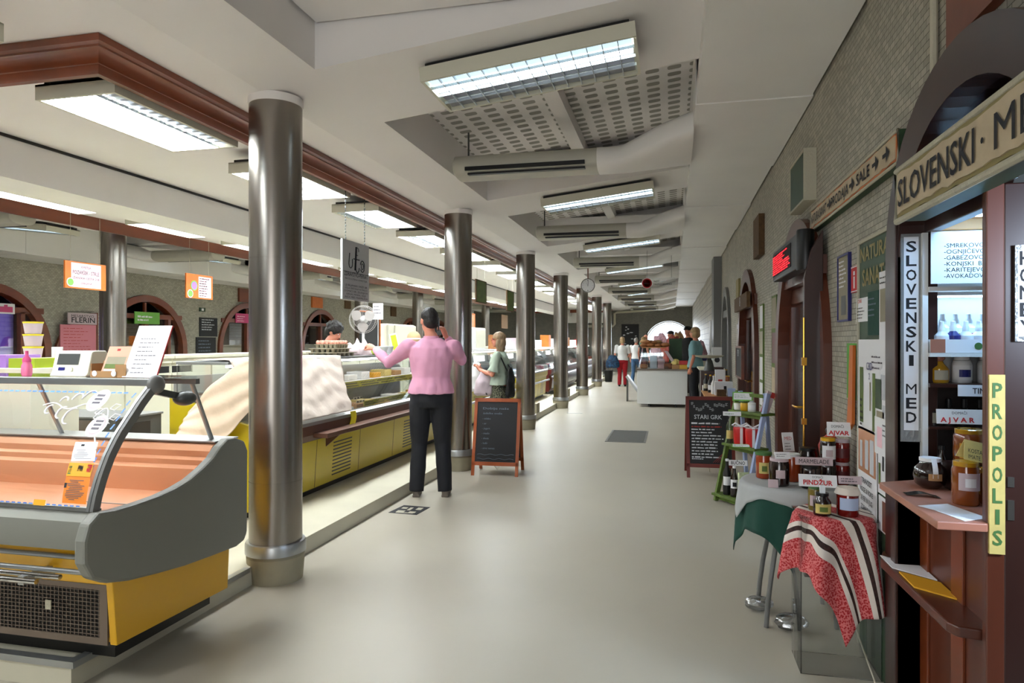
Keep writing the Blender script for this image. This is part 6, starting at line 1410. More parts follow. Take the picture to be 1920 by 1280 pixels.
tb = thing('food_tub', 'x', 'tub', (0, 0, 0), 0, 'yellow lidded tubs stacked on the cupboards'); part('tub', MB().lathe([(0, 0), (0.055, 0), (0.068, 0.085)], n=20), 'label_pale', tb, smooth=40); part('lid', MB().lathe([(0.07, 0.082), (0.072, 0.095), (0, 0.097)], n=20), M('lid_yellow', (0.85, 0.78, 0.18), 0.5), tb, smooth=40)
for i, (z, l) in enumerate(((0, 'lowest'), (0.098, 'middle'), (0.196, 'topmost'))):
    t = tb if i == 0 else copy_tree(tb); t.location = (-4.95, 4.42, 1.3655+z); t['label'] = 'clear tub with yellow lid, %s of the stack behind the shop scale' % l
jar('paper_cup', 'small white cup beside the stack of yellow lidded tubs', (-4.93, 4.62, 1.3655), 0.04, 0.09, 'white', 'white', None, neck=1.0, cat='cup')
boxthing('yellow_tray', 'long yellow tray edge on the cream cupboards behind the leaflet box', 'tray', (-4.93, 5.3, 1.3655), 0.2, 0.75, 0.02, 'lid_yellow')
boxthing('produce_case', 'purple and green packet stack at the far left behind the shop scale', 'packets', (-4.05, 3.55, PZ), 0.5, 0.35, 1.22, 'cream', extra=(('packet', (-0.2, 0.0, -0.12, 0.12, 1.22, 1.30), 'purple_label'), ('packet', (0.02, 0.22, -0.12, 0.12, 1.22, 1.28), 'bag_lime')))

# farther counters
def goods_on(t0, y0, y1, mats, names, seed, z=0.651, x0=-0.62, x1=-0.15, grp='goods', n=16, cat='food', lab='food'):
    rn = random.Random(seed)
    for i in range(n):
        yy = y0+0.12+(y1-y0-0.24)*(i+0.5)/n; s = rn.uniform(0.8, 1.2); kx = i % len(mats)
        o = part(names[kx], MB().box(-0.14*s, 0.16*s, -0.09, 0.09, 0, 0.07*s+0.03), mats[kx], bevel=0.02); o.location = (t0.location.x+x0/2+x1/2+rn.uniform(-0.05, 0.05), yy, PZ+z)
        tag(o, '%s in %s, %s from camera' % (lab, grp, nth(min(i, 20))), cat, grp)
M('fish_blue', (0.35, 0.42, 0.72), 0.25, noise=0.4, nscale=14); M('ice', (0.78, 0.84, 0.90), 0.3); M('meat', (0.70, 0.25, 0.28), 0.35, noise=0.3, nscale=12); M('sausage', (0.50, 0.20, 0.16), 0.4); M('bread', (0.62, 0.40, 0.22), 0.7, noise=0.3, nscale=16); M('crust', (0.42, 0.24, 0.14), 0.7, noise=0.3, nscale=16)
c3 = aisle_counter('yellow counter with curved glass and blue wrapped goods behind the woman in mint', 9.75, 13.3, 'yellow', 'curved')
goods_on(c3, 9.75, 13.3, ['fish_blue', 'ice', 'fish_blue', 'meat'], ['packet', 'ice_block', 'packet', 'meat_tray'], 1, n=14, grp='the blue lit counter by the second column', lab='wrapped packet')
c3b = aisle_counter('yellow counter with curved glass between the third and fourth columns', 13.5, 17.15, 'yellow', 'curved')
goods_on(c3b, 13.5, 17.15, ['ice', 'fish_blue', 'ice', 'white'], ['packet', 'packet', 'ice_block', 'food_tray'], 2, n=12, grp='the yellow counter by the third column', lab='pale packet')
c4 = aisle_counter('maroon meat counter with curved glass by the fourth steel column', 17.7, 22.8, 'maroon', 'curved')
goods_on(c4, 17.7, 22.8, ['meat', 'white', 'sausage', 'ice'], ['meat_tray', 'food_tray', 'sausage_tray', 'packet'], 3, n=12, grp='the nearer maroon counter', lab='meat tray')
c5 = aisle_counter('farthest maroon meat counter with curved glass at the end of the row', 23.3, 29.5, 'maroon', 'curved')
goods_on(c5, 23.3, 29.5, ['sausage', 'meat', 'bread'], ['sausage_tray', 'meat_tray', 'bread_tray'], 4, n=12, grp='the farthest maroon counter', lab='meat tray')
# machines and boxes on the counters behind
boxthing('white_machine', 'large white box shaped machine behind the woman in the mint blouse', 'machine', (-3.75, 12.2, PZ+1.226), 0.35, 1.6, 0.42, 'white', extra=(('side_flap', (0.10, 0.18, -0.3, -0.27, 0, 0.40), 'mid_grey'), ('front_panel', (0.175, 0.18, 0.1, 0.75, 0.04, 0.38), 'cream')), bevel=0.03)
boxthing('cash_register', 'black cash register on a stand beside the second column', 'cash register', (-3.6, 10.15, PZ+1.226), 0.22, 0.30, 0.22, 'black', extra=(('display', (0.0, 0.05, -0.12, 0.12, 0.26, 0.36), 'black'), ('stem', (0.0, 0.03, -0.02, 0.02, 0.2, 0.28), 'black')))
heap('oranges_tray', 'small heap of orange goods on the counter in front of the woman in mint', 'food', (-3.5, 10.6, PZ+1.226), (0.07, 0.18, 0.05), M('orange_food', (0.85, 0.42, 0.25), 0.5), 6)
for i, (yy, m, hh, l) in enumerate(((14.2, 'bread', 0.30, 'brown basket stack on the yellow counter by the third column'), (14.9, 'paper', 0.20, 'white box on the yellow counter by the third column'), (15.7, 'label_pale', 0.24, 'pale carton on the yellow counter by the third column'), (16.5, 'white', 0.18, 'white carton at the far end of the yellow counter'), (18.6, 'ice', 0.2, 'pale blue box on the nearer maroon counter'), (20.1, 'orange_wood', 0.35, 'orange triangular pile on the nearer maroon counter'), (21.5, 'white', 0.25, 'white box on the nearer maroon counter'), (24.0, 'bread', 0.3, 'bread pile on the farthest maroon counter'), (25.6, 'white', 0.22, 'white box on the farthest maroon counter'), (27.2, 'red_white', 0.25, 'red box on the farthest maroon counter'))):
    boxthing('goods_box', l, 'box', (-3.68, yy, PZ+1.226), 0.26, 0.34, hh, m)
struct('trim_3', MB().box(-2.62, -2.535, 12.9, 13.2, 0.116, 0.30).box(-2.62, -2.535, 17.0, 17.3, 0.116, 0.3), 'concrete')
t = bottle_kind('waste_bin', 'small black waste bin beside the last steel column', [(0, 0), (0.13, 0), (0.17, 0.42)], 'black', [(0.175, 0.41), (0.175, 0.43), (0.15, 0.43)], 'soft_black', cat='bin', n=20); t.location = (-2.3, 25.6, 0)
# ------------------------------------------------------------------ left wall with arched shop fronts
def left_door(n, c, hw, zs, rise, fill, label_sign=None):
    t = thing('door_%d' % n, 'x', 'x'); del t['label'], t['category']; t['kind'] = 'structure'
    mb = MB(); arch_ring(mb, c, hw-0.08, zs, rise-0.08, 0.14, LW-0.12, LW+0.06)
    mb.box(LW-0.10, LW+0.03, c-hw+0.08, c+hw-0.08, 1.98, 2.08).box(LW-0.10, LW+0.03, c-0.05, c+0.05, 0, 2.0).box(LW-0.10, LW+0.03, c+hw*0.55, c+hw*0.55+0.08, 0, 2.0)
    part('door_frame', mb, 'wood_red', t, smooth=35)
    part('glazing_bar', MB().box(LW-0.05, LW, c-0.025, c+0.025, 2.08, zs+rise-0.1), 'wood_red', t)
    if fill: part('roller_blind', MB().box(LW-0.08, LW-0.06, c-hw+0.15, c+hw*0.5, 0, 1.97), fill, t)
    part('pane', MB().box(LW-0.055, LW-0.05, c-hw+0.1, c+hw-0.1, 0, 1.97), 'glass', t)
M('violet_light', (0.42, 0.32, 0.72), 0.5, emit=0.25, ecol=(0.5, 0.35, 0.95))
patterned('blind_x', (0.52, 0.32, 0.12), (0.74, 0.52, 0.24), 'wave', 8, 0.5, swap=(2, 1, 0), ratio=(1, 0.01, 0.01))
for k, a in enumerate(LARCH):
    left_door(5+k, a[0], a[1], a[2], a[3], ['violet_light', 'violet_light', 'blind_x', 'blind_x', 'wood_red', 'wood_red', 'orange_wood', 'wood_red'][k])
t = thing('open_shutter', 'quarter arch wooden shutter leaf folded open against the left wall', 'shutter', (LW+0.05, 10.02, 0))
pp = [(0.0, 0.0), (0.95, 0.0), (0.95, 2.05)]+[(0.95-0.95*math.sin(PI/2*k/10), 1.15+0.90*math.cos(PI/2*k/10)) for k in range(1, 11)]
part('leaf', MB().prism(pp, 'x', 0, 0.05), 'wood_red', t)
def lboard(nm, lab, y0, y1, z0, z1, mat, x=LW, d=0.02, frame=None, cat='sign'): return board(nm, lab, cat, y0, y1, z0, z1, mat, x=x, d=d, frame=frame, side='left')
t = lboard('shop_sign', 'white sign reading flerin above the pink list on the wooden shutter', 10.28, 10.92, 1.82, 2.03, 'label_pale', LW+0.10); lines(t, [('MESARSTVO', 0.5, 0.38, 0.05, 0.5), ('FLERIN', 0.52, 0.85, 0.10, 0.52)])
t = lboard('price_list', 'pink price list board on the wooden shutter leaf', 10.12, 10.90, 1.0, 1.81, 'pink_board', LW+0.10); scrib(t, 0.08, 0.05, 0.92, 0.6, 8, 'red_white', seed=4, th=0.2)
t = lboard('shop_sign', 'white sign with dark red oval logo at the far left arch', 8.95, 9.27, 1.96, 2.13, 'paper', LW+0.07); patch(t, [(0.12, 0.3, 0.88, 0.85), (0.4, 0.12, 0.6, 0.3)], 'flower_pink', 'oval_logo')
t = lboard('shop_sign', 'green shop banner in the third arch of the left wall', 11.95, 12.65, 1.87, 2.12, 'card_green', LW+0.03); scrib(t, 0.1, 0.25, 0.9, 0.8, 2, 'paper', seed=5, th=0.6)
t = lboard('exit_sign', 'small dark green exit sign on the left mosaic wall', 13.98, 14.18, 2.21, 2.30, 'green_paint'); patch(t, [(0.3, 0.2, 0.7, 0.8)], 'paper', 'figure')
t = lboard('menu_blackboard', 'tall blackboard with chalk menu on the left mosaic wall', 13.98, 14.62, 1.62, 2.07, 'blackboard'); scrib(t, 0.1, 0.05, 0.9, 0.7, 5, 'chalk', seed=6, th=0.45)
t = lboard('menu_blackboard', 'lower blackboard with chalk lines under the chalk menu', 13.86, 14.56, 1.20, 1.60, 'blackboard'); scrib(t, 0.1, 0.1, 0.9, 0.9, 4, 'chalk_soft', seed=7, th=0.4)
t = lboard('shop_sign', 'pink banner in the fourth arch of the left wall', 15.3, 15.85, 1.98, 2.22, 'flower_pink', LW+0.03); scrib(t, 0.1, 0.2, 0.9, 0.9, 3, 'pink_paper', seed=5, th=0.4)
for y0, y1, z0, z1, m, l in ((15.45, 15.95, 2.52, 2.87, 'wood_red', 'red brown plaque above the fourth arch of the left wall'), (19.1, 19.75, 2.55, 2.88, 'orange_wood', 'orange brown plaque above the fifth arch of the left wall'), (21.3, 21.7, 2.62, 2.9, 'bark', 'small dark box high on the left wall after the fifth arch'), (25.2, 25.7, 2.5, 2.88, 'bark', 'dark brown box high on the left wall farther along')):
    t = lboard('wall_plaque', l, y0, y1, z0, z1, m, d=0.05, cat='plaque')
t = hang('hanging_sign', 'dark brown square sign hanging far behind the third and fourth columns', -6.9, 27.5, 28.6, 2.05, 2.62, 'bark', 3.02)
t = thing('air_grille', 'small square air grille in the side of the long ceiling beam', 'air grille', (-4.775, 9.35, 2.82))
part('frame', MB().box(0, 0.012, -0.09, 0.09, -0.06, 0.10), 'cream', t); mb = MB()
for k in range(4): mb.box(0.012, 0.016, -0.07, 0.07, -0.045+0.034*k, -0.03+0.034*k)
part('slats', mb, 'bark', t)
t = thing('wall_pipe', 'thin white pipe bent down the side of the long ceiling beam', 'pipe', (-4.765, 8.15, 2.72)); part('pipe', MB().tube([(0, -0.18, 0.02), (0, 0.0, 0.02), (0, 0.02, 0.04), (0, 0.02, 0.29)], 0.008), 'paper', t, smooth=50)

# ------------------------------------------------------------------ far end of the aisle
t = thing('ceiling_pipe', 'pale pipe crossing the far wall of the aisle and turning down at the white box', 'pipe', (0, YEND-0.5, 0))
part('pipe', MB().tube([(0.1, 0, 3.10), (-1.5, 0, 2.98), (-2.6, 0, 2.92), (-2.72, 0, 2.85), (-2.72, 0, 2.35), (-2.80, 0, 2.25), (-4.2, 0, 2.25)], 0.06, 8), 'rope', t, smooth=50)
struct('wall_boxing', MB().box(-5.2, -2.95, YEND-0.9, YEND, 2.42, 3.03), 'duct_paint')
t = thing('dark_noticeboard', 'black board with white chalk drawings on the far end wall', 'chalkboard', (-2.0, YEND-0.03, 1.0)); part('panel', MB().box(-0.42, 0.42, -0.02, 0.02, 0, 1.35), 'blackboard', t)
rn = random.Random(8); mb = MB()
for k in range(12): cx, cz = rn.uniform(-0.34, 0.34), rn.uniform(0.1, 1.25); mb.ball((cx, -0.022, cz), (rn.uniform(0.04, 0.10), 0.004, rn.uniform(0.02, 0.04)), 8, 5)
part('chalk_fish', mb, 'chalk', t)
struct('wall_vault', MB().strip(list(reversed([(-0.15-1.14*math.cos(PI*k/20), 1.36+1.13*math.sin(PI*k/20)) for k in range(21)])), 'y', YEND+0.5, YEND+3.4, 0.05).box(-1.34, -1.29, YEND+0.5, YEND+3.4, 0, 1.4).box(0.99, 1.04, YEND+0.5, YEND+3.4, 0, 1.4), 'white')
# small arch with a bracket in front of the bright opening
o = part('iron_bracket', MB().box(-1.20, -1.15, YEND-0.1, YEND, 1.2, 2.0), 'black'); tag(o, 'black iron bar beside the bright archway on the far end wall', 'bracket')

# ------------------------------------------------------------------ white island counter in the aisle
t = thing('island_counter', 'white island counter with glass case standing across the aisle', 'display counter', (-0.22, 15.95, 0))
part('base', MB().box(-0.56, 0.56, 0, 0.95, 0.07, 0.84), 'white', t, bevel=0.006); part('worktop', MB().box(-0.58, 0.58, -0.02, 0.97, 0.84, 0.87), 'taupe_metal', t)
for x_ in (-0.30, 0.3): part('foot', MB().box(x_-0.02, x_+0.02, 0.08, 0.9, 0, 0.07), 'dark_grey', t)
gl = MB().add([(-0.54, 0.02, 0.87), (0.15, 0.02, 0.87), (0.05, 0.35, 1.35), (-0.46, 0.35, 1.35)], [(0, 1, 2, 3)]).add([(-0.54, 0.02, 0.87), (-0.54, 0.9, 0.87), (-0.46, 0.9, 1.35), (-0.46, 0.35, 1.35)], [(0, 1, 2, 3)])
part('glass_case', gl, 'glass', t, recalc=False); part('top_plate', MB().box(-0.48, 0.07, 0.33, 0.9, 1.35, 1.37), 'wood_light', t); part('slanted_flap', MB().add([(0.05, 0.10, 1.28), (0.12, 0.10, 1.28), (0.34, 0.10, 0.95), (0.26, 0.10, 0.95), (0.05, 0.5, 1.28), (0.12, 0.5, 1.28), (0.34, 0.5, 0.95), (0.26, 0.5, 0.95)], [(0, 1, 2, 3), (4, 7, 6, 5), (0, 4, 5, 1), (1, 5, 6, 2), (2, 6, 7, 3), (3, 7, 4, 0)]), 'label_pale', t)
IX, IY = -0.22, 15.95
for i, (x_, y_, z_, dx, dy, dz, m, l, nm) in enumerate((
    (-0.42, 0.3, 0.871, 0.16, 0.2, 0.10, 'bread', 'brown loaf at the left end inside the island glass case', 'bread_loaf'),
    (-0.20, 0.3, 0.871, 0.16, 0.2, 0.30, 'ice', 'stack of pale blue packets inside the island glass case', 'packet_stack'),
    (-0.02, 0.3, 0.871, 0.16, 0.2, 0.22, 'pink_paper', 'stack of pink striped packets inside the island glass case', 'packet_stack'),
    (0.13, 0.14, 0.871, 0.18, 0.16, 0.13, 'crust', 'round brown loaf on the front of the island counter', 'bread_loaf'),
    (0.30, 0.12, 0.871, 0.17, 0.18, 0.10, 'kraft', 'beige basket on the right front of the island counter', 'basket'),
    (0.47, 0.16, 0.871, 0.18, 0.24, 0.10, 'amber', 'yellow plastic crate on the right end of the island counter', 'crate'),
    (0.47, 0.16, 0.972, 0.19, 0.25, 0.09, 'red_plastic', 'orange red crate stacked on the yellow crate', 'crate'),
    (0.30, 0.75, 0.871, 0.30, 0.2, 0.70, 'green_paint', 'dark green boxes behind the teal woman on the island counter', 'box_stack'))):
    o = part(nm, MB().box(-dx/2, dx/2, -dy/2, dy/2, 0, dz), m, bevel=0.02 if 'loaf' in nm else 0.006); o.location = (IX+x_, IY+y_, z_); tag(o, l, nm.split('_')[0])
t = heap('cloth_bundle', 'pale yellow cloth in the beige basket of the island counter', 'cloth', (IX+0.30, IY+0.12, 0.975), (0.09, 0.08, 0.08), 'old_yellow', 9)
rn = random.Random(21)
for i in range(12):
    m = ['bread', 'crust', 'bread', 'kraft'][i % 4]; r = rn.uniform(0.06, 0.09)
    o = part('bread_loaf', MB().ball((0, 0, r*0.6), (r*1.25, r, r*0.65), 14, 8), m, smooth=60); lay = i//7
    o.location = (IX-0.44+0.085*(i % 7), IY+0.50+0.17*(i % 2), 1.371+0.075*lay); tag(o, 'round loaf on the island glass case, %s from the left in the %s layer' % (nth(i % 7).replace('nearest', 'first'), 'upper' if lay else 'lower'), 'bread', 'loaves on top of the island glass case')
M('goods_pink', (0.80, 0.62, 0.66), 0.7, noise=0.5, nscale=20); M('goods_red', (0.62, 0.22, 0.16), 0.7, noise=0.5, nscale=20)
# stalls and goods beyond the island
for i, (x_, y_, r, m, l) in enumerate(((0.05, 18.6, (0.30, 0.3, 0.42), 'goods_red', 'heap of red wrapped goods on the stall behind the island counter'), (-0.30, 19.6, (0.28, 0.3, 0.46), 'goods_pink', 'heap of pale pink goods on the stall behind the island counter'), (0.20, 20.8, (0.26, 0.3, 0.50), 'kraft', 'heap of kraft coloured goods on the stall behind the island counter'))):
    boxthing('market_table', l.replace('heap', 'table under the heap'), 'table', (x_, y_, 0), 0.6, 0.6, 0.95, 'wood_dark')
    heap('goods_heap', l, 'goods', (x_, y_, 0.951), r, m, i+3, 0.3)
boxthing('basket_stand', 'pale basket display against the stone tiles behind the teal woman', 'stand', (0.72, 18.7, 0), 0.36, 0.7, 1.15, 'cream', extra=(('striped_box', (-0.17, 0.17, -0.36, -0.352, 1.0, 1.1), 'navy'),))
heap('basket_goods', 'white and brown goods heaped on the pale basket display', 'goods', (0.72, 18.6, 1.151), (0.15, 0.25, 0.22), 'goods_pink', 14, 0.35)
t = thing('drying_rack', 'grey slanted metal trolley frame at the left of the island counter', 'trolley', (-0.95, 17.2, 0))
part('panel', MB().add([(-0.18, 0, 0.62), (0.12, 0, 0.22), (0.16, 0, 0.25), (-0.14, 0, 0.66), (-0.18, 0.5, 0.62), (0.12, 0.5, 0.22), (0.16, 0.5, 0.25), (-0.14, 0.5, 0.66)], [(0, 1, 2, 3), (4, 7, 6, 5), (0, 4, 5, 1), (1, 5, 6, 2), (2, 6, 7, 3), (3, 7, 4, 0)]), 'alu', t); part('leg', MB().box(0.12, 0.15, 0, 0.03, 0, 0.25).box(0.12, 0.15, 0.47, 0.5, 0, 0.25).box(-0.16, -0.13, 0.1, 0.4, 0, 0.62), 'dark_grey', t)

# ------------------------------------------------------------------ people
from mathutils import noise as mnoise
def remesh(mb, voxel, it=4, wr=0.0, wf=9.0):
    me = mb.mesh('tmp'); o = bpy.data.objects.new('tmp', me); COL.objects.link(o)
    r = o.modifiers.new('r', 'REMESH'); r.mode = 'VOXEL'; r.voxel_size = voxel; r.use_smooth_shade = True
    if it: s = o.modifiers.new('s', 'SMOOTH'); s.factor = 0.5; s.iterations = it
    dg = bpy.context.evaluated_depsgraph_get(); dg.update()
    out = bpy.data.meshes.new_from_object(o.evaluated_get(dg))
    bpy.data.objects.remove(o); bpy.data.meshes.remove(me)
    if wr:
        ns = [v.normal.copy() for v in out.vertices]
        for v, n in zip(out.vertices, ns):
            c = Vector((v.co.x*wf, v.co.y*wf, v.co.z*wf*0.55)); v.co += n*wr*(mnoise.noise(c)+0.5*mnoise.noise(c*2.3))
    return out
def limb(mb, pts, rs, n=14):
    mb.tube(pts, rs, n)
    for p, r in zip(pts, rs): mb.ball(tuple(p), r*0.99, 12, 8)
def rings(mb, rr, n=24):
    vs = []; k = len(rr)
    for (cx, cy, cz, rx, ry) in rr:
        for j in range(n): w = 2*PI*j/n; vs.append((cx+rx*math.cos(w), cy+ry*math.sin(w), cz))
    fs = [(i*n+j, i*n+(j+1) % n, (i+1)*n+(j+1) % n, (i+1)*n+j) for i in range(k-1) for j in range(n)]+[tuple(reversed(range(n))), tuple(range((k-1)*n, k*n))]
    mb.add(vs, fs)
def hand(mb, wrist, tip, curl=0.5, thumb=1, s=1.0, palm_n=None):
    """palm, four bent fingers and a thumb; wrist->tip gives direction"""
    w, tt = Vector(wrist), Vector(tip); d = (tt-w).normalized()
    n = Vector(palm_n) if palm_n else Vector((0, 1, 0)); n = (n-d*n.dot(d)).normalized(); a = d.cross(n)
    P = lambda u, v, q: w+d*(u*s)+a*(v*s)+n*(q*s)
    limb(mb, [P(0, 0, 0), P(0.04, 0.0, 0), P(0.085, 0, 0.002)], [0.023*s, 0.028*s, 0.026*s], 10); limb(mb, [P(0.035, -0.018, 0), P(0.085, -0.026, 0)], [0.019*s, 0.016*s], 8); limb(mb, [P(0.035, 0.018, 0), P(0.085, 0.026, 0)], [0.019*s, 0.016*s], 8)
    for k, (v, L_) in enumerate(((-0.033, 0.062), (-0.011, 0.078), (0.011, 0.074), (0.032, 0.064))):
        c = curl*(1+0.12*k); L_ = L_*0.95
        p0 = P(0.085, v, 0); p1 = P(0.085+L_*0.45*math.cos(c*0.6), v*1.05, L_*0.45*math.sin(c*0.6)); p2 = p1+(d*math.cos(c*1.3)+n*math.sin(c*1.3))*L_*0.32*s; p3 = p2+(d*math.cos(c*2)+n*math.sin(c*2))*L_*0.25*s
        limb(mb, [p0, p1, p2, p3], [0.0095*s, 0.009*s, 0.008*s, 0.007*s], 8)
    limb(mb, [P(0.02, -0.022*thumb, 0.005), P(0.05, -0.045*thumb, 0.018), P(0.075, -0.052*thumb, 0.032), P(0.095, -0.048*thumb, 0.045)], [0.014*s, 0.012*s, 0.010*s, 0.008*s], 8)
def person(name, lab, loc, rot, H=1.7, fem=False, build=1.0, voxel=0.011, J=None, top=None, bottom=None, skirt=None, hair=None, shoes='soft_black', lean=0.0, sleeve='long', headrot=0.0, headtilt=0.0, skinm='skin', collar=None, hem=0.95, shoe_col=None, extras=None):
    t = thing(name, lab, 'person', loc, rot); s = H/1.75; J = J or {}
    def ln(p): # bend the upper body forward about the hips
        z = p[2]
        if z > 0.95 and lean: h = z-0.95; return (p[0], p[1]+h*math.sin(lean), 0.95+h*math.cos(lean))
        return p
    def g(k, d): return tuple(q for q in ln(J.get(k, d)))
    B = build; sw = 0.175 if fem else 0.195
    sh = {-1: g('lsh', (-sw*B, 0, 1.42)), 1: g('rsh', (sw*B, 0, 1.42))}
    el = {-1: J.get('lel', ln((-0.235*B, -0.02, 1.14))), 1: J.get('rel', ln((0.235*B, -0.02, 1.14)))}
    wr_ = {-1: J.get('lwr', ln((-0.25*B, 0.05, 0.90))), 1: J.get('rwr', ln((0.25*B, 0.05, 0.90)))}
    hd = {-1: J.get('lhd', None), 1: J.get('rhd', None)}
    ft = {-1: J.get('lft', (-0.10, 0, 0)), 1: J.get('rft', (0.10, 0, 0))}
    kn = {k: J.get('lkn' if k < 0 else 'rkn', (ft[k][0]*0.75+k*0.02, ft[k][1]*0.5+0.03, 0.50)) for k in (-1, 1)}
    sc = lambda p: (p[0]*s, p[1]*s, p[2]*s)
    def torso(mb, e=0.0, z0=0.86, z1=1.56, fl=0.0):
        base = [(0.86, .160, .112), (0.95, .168, .118), (1.04, .148, .105), (1.12, .145, .102), (1.22, .158, .110), (1.32, .172, .118), (1.40, .165, .105), (1.45, .12, .08), (1.49, .066, .062), (1.54, .054, .056), (1.60, .052, .055)] if not fem else \
               [(0.86, .168, .118), (0.95, .172, .122), (1.04, .142, .105), (1.12, .130, .098), (1.22, .140, .112), (1.30, .150, .125), (1.38, .150, .105), (1.43, .11, .078), (1.47, .060, .055), (1.53, .047, .048), (1.60, .046, .050)]
        rr = []
        zs_ = [b[0] for b in base]
        def at_(z):
            for (a, b, c), (d, e2, f) in zip(base, base[1:]):
                if a <= z <= d: q = (z-a)/(d-a); return (z, b+(e2-b)*q, c+(f-c)*q)
            return base[0]
        for z, rx_, ry_ in ([at_(z0)] if z0 not in zs_ else [])+list(base):
            if z0-0.001 <= z <= z1+0.001:
                p = ln((0, 0, z)); b = B if z < 1.44 else 1.0+(B-1)*0.3
                k = fl if z < 1.1 else 0
                rr.append((p[0]*s, p[1]*s, p[2]*s, (rx_*b+e+k)*s, (ry_*b+e+k)*s))
        rings(mb, rr)
    mb = MB(); torso(mb)
    HC = J.get('head', ln((0, 0.02, 1.645))); hc = Vector(HC)*s; start = len(mb.v)
    mb.ball((0, -0.008, 0.02), (0.074*s, 0.092*s, 0.098*s), 20, 14); mb.ball((0, 0.022*s, -0.045*s), (0.056*s, 0.066*s, 0.072*s), 16, 12); mb.ball((0, 0.062*s, -0.092*s), (0.028*s, 0.026*s, 0.022*s), 10, 8)
    mb.tube([(0, 0.084*s, 0.015*s), (0, 0.104*s, -0.022*s)], [0.008*s, 0.014*s], 8); mb.ball((0, 0.102*s, -0.024*s), 0.0145*s, 8, 6)
    mb.ball((0, 0.078*s, 0.026*s), (0.05*s, 0.014*s, 0.010*s), 12, 6); mb.ball((0, 0.084*s, -0.058*s), (0.022*s, 0.010*s, 0.009*s), 10, 6)
    for k in (-1, 1): mb.ball((k*0.076*s, -0.008*s, -0.012*s), (0.010*s, 0.019*s, 0.031*s), 10, 8)
    HM = Matrix.Translation(hc) @ Matrix.Rotation(headrot, 4, 'Z') @ Matrix.Rotation(-headtilt, 4, 'X')
    mb.move(HM, start)
    nk = Vector(sc(ln((0, 0.0, 1.47)))); mb.tube([nk, hc+Vector((0, -0.015*s, -0.05*s))], [0.055*s, 0.050*s], 14)
    for k in (-1, 1):
        a, e_, w = Vector(sc(sh[k])), Vector(sc(el[k])), Vector(sc(wr_[k]))
        limb(mb, [a, a.lerp(e_, .5), e_, e_.lerp(w, .4), w], [0.050*s*B, 0.044*s, 0.037*s, 0.037*s, 0.024*s])
        if hd[k]: hand(mb, w, Vector(sc(hd[k])), J.get('curl', 0.7), 1 if k > 0 else -1, s, J.get('lpn' if k < 0 else 'rpn'))
        else: hand(mb, w, w+(w-e_).normalized()*0.1*s+Vector((0, 0, -0.05)), 0.5, k, s, (-k, 0.2, 0))
        hp = Vector((k*0.088*B*s, 0, 0.90*s)); kk, an = Vector(sc(kn[k])), Vector(sc((ft[k][0], ft[k][1]-0.01, 0.085)))
        limb(mb, [hp, hp.lerp(kk, .5), kk, kk.lerp(an, .35), an], [0.086*s*B, 0.070*s*B, 0.050*s, 0.051*s, 0.034*s])
    body = part('body', remesh(mb, voxel, 3), skinm, t)
    # eyes and lips
    if J.get('face', True):
        for k in (-1, 1):
            e = MB().ball((k*0.030*s, 0.079*s, 0.008*s), (0.012*s, 0.008*s, 0.007*s), 8, 6).move(HM); part('eye', e, 'white', t, smooth=60); part('iris', MB().ball((k*0.030*s, 0.086*s, 0.008*s), (0.005*s, 0.003*s, 0.005*s), 8, 6).move(HM), 'black', t, smooth=60)
            part('eyebrow', MB().tube([(k*0.014*s, 0.091*s, 0.031*s), (k*0.030*s, 0.088*s, 0.036*s), (k*0.046*s, 0.076*s, 0.030*s)], 0.003*s, 5).move(HM), hair[1] if hair else 'soft_black', t)
        part('lips', MB().ball((0, 0.093*s, -0.058*s), (0.019*s, 0.005*s, 0.005*s), 10, 6).move(HM), 'red_white', t, smooth=60)
    if top:
        mb = MB(); torso(mb, 0.020, hem-0.02 if hem > 0.86 else 0.86, 1.49, J.get('flare', 0.012))
        for k in (-1, 1):
            a, e_, w = Vector(sc(sh[k])), Vector(sc(el[k])), Vector(sc(wr_[k]))
            if sleeve == 'long': limb(mb, [a, a.lerp(e_, .5), e_, e_.lerp(w, .5), e_.lerp(w, .86)], [0.070*s*B, 0.066*s, 0.056*s, 0.052*s, 0.040*s])
            elif sleeve == 'short': limb(mb, [a, a.lerp(e_, .4), a.lerp(e_, .72)], [0.066*s*B, 0.064*s, 0.060*s])
            elif sleeve == 'wide': mb.tube([a, a.lerp(e_, .35), a.lerp(e_, .5), a.lerp(e_, .86)], [0.058*s, 0.058*s, 0.058*s, 0.095*s], 16); mb.ball(tuple(a), 0.058*s, 12, 8)
            else: limb(mb, [a, a.lerp(e_, .15)], [0.058*s*B, 0.056*s])
        part('shirt', remesh(mb, voxel, 3, 0.013, 9), top, t)
        if collar:
            p = ln((0, 0, 1.475)); part('collar', MB().lathe([(0.066*s, -0.004), (0.062*s, 0.035), (0.070*s, 0.036), (0.078*s, -0.004)], (p[0]*s, p[1]*s, p[2]*s), 24), collar, t, smooth=50)
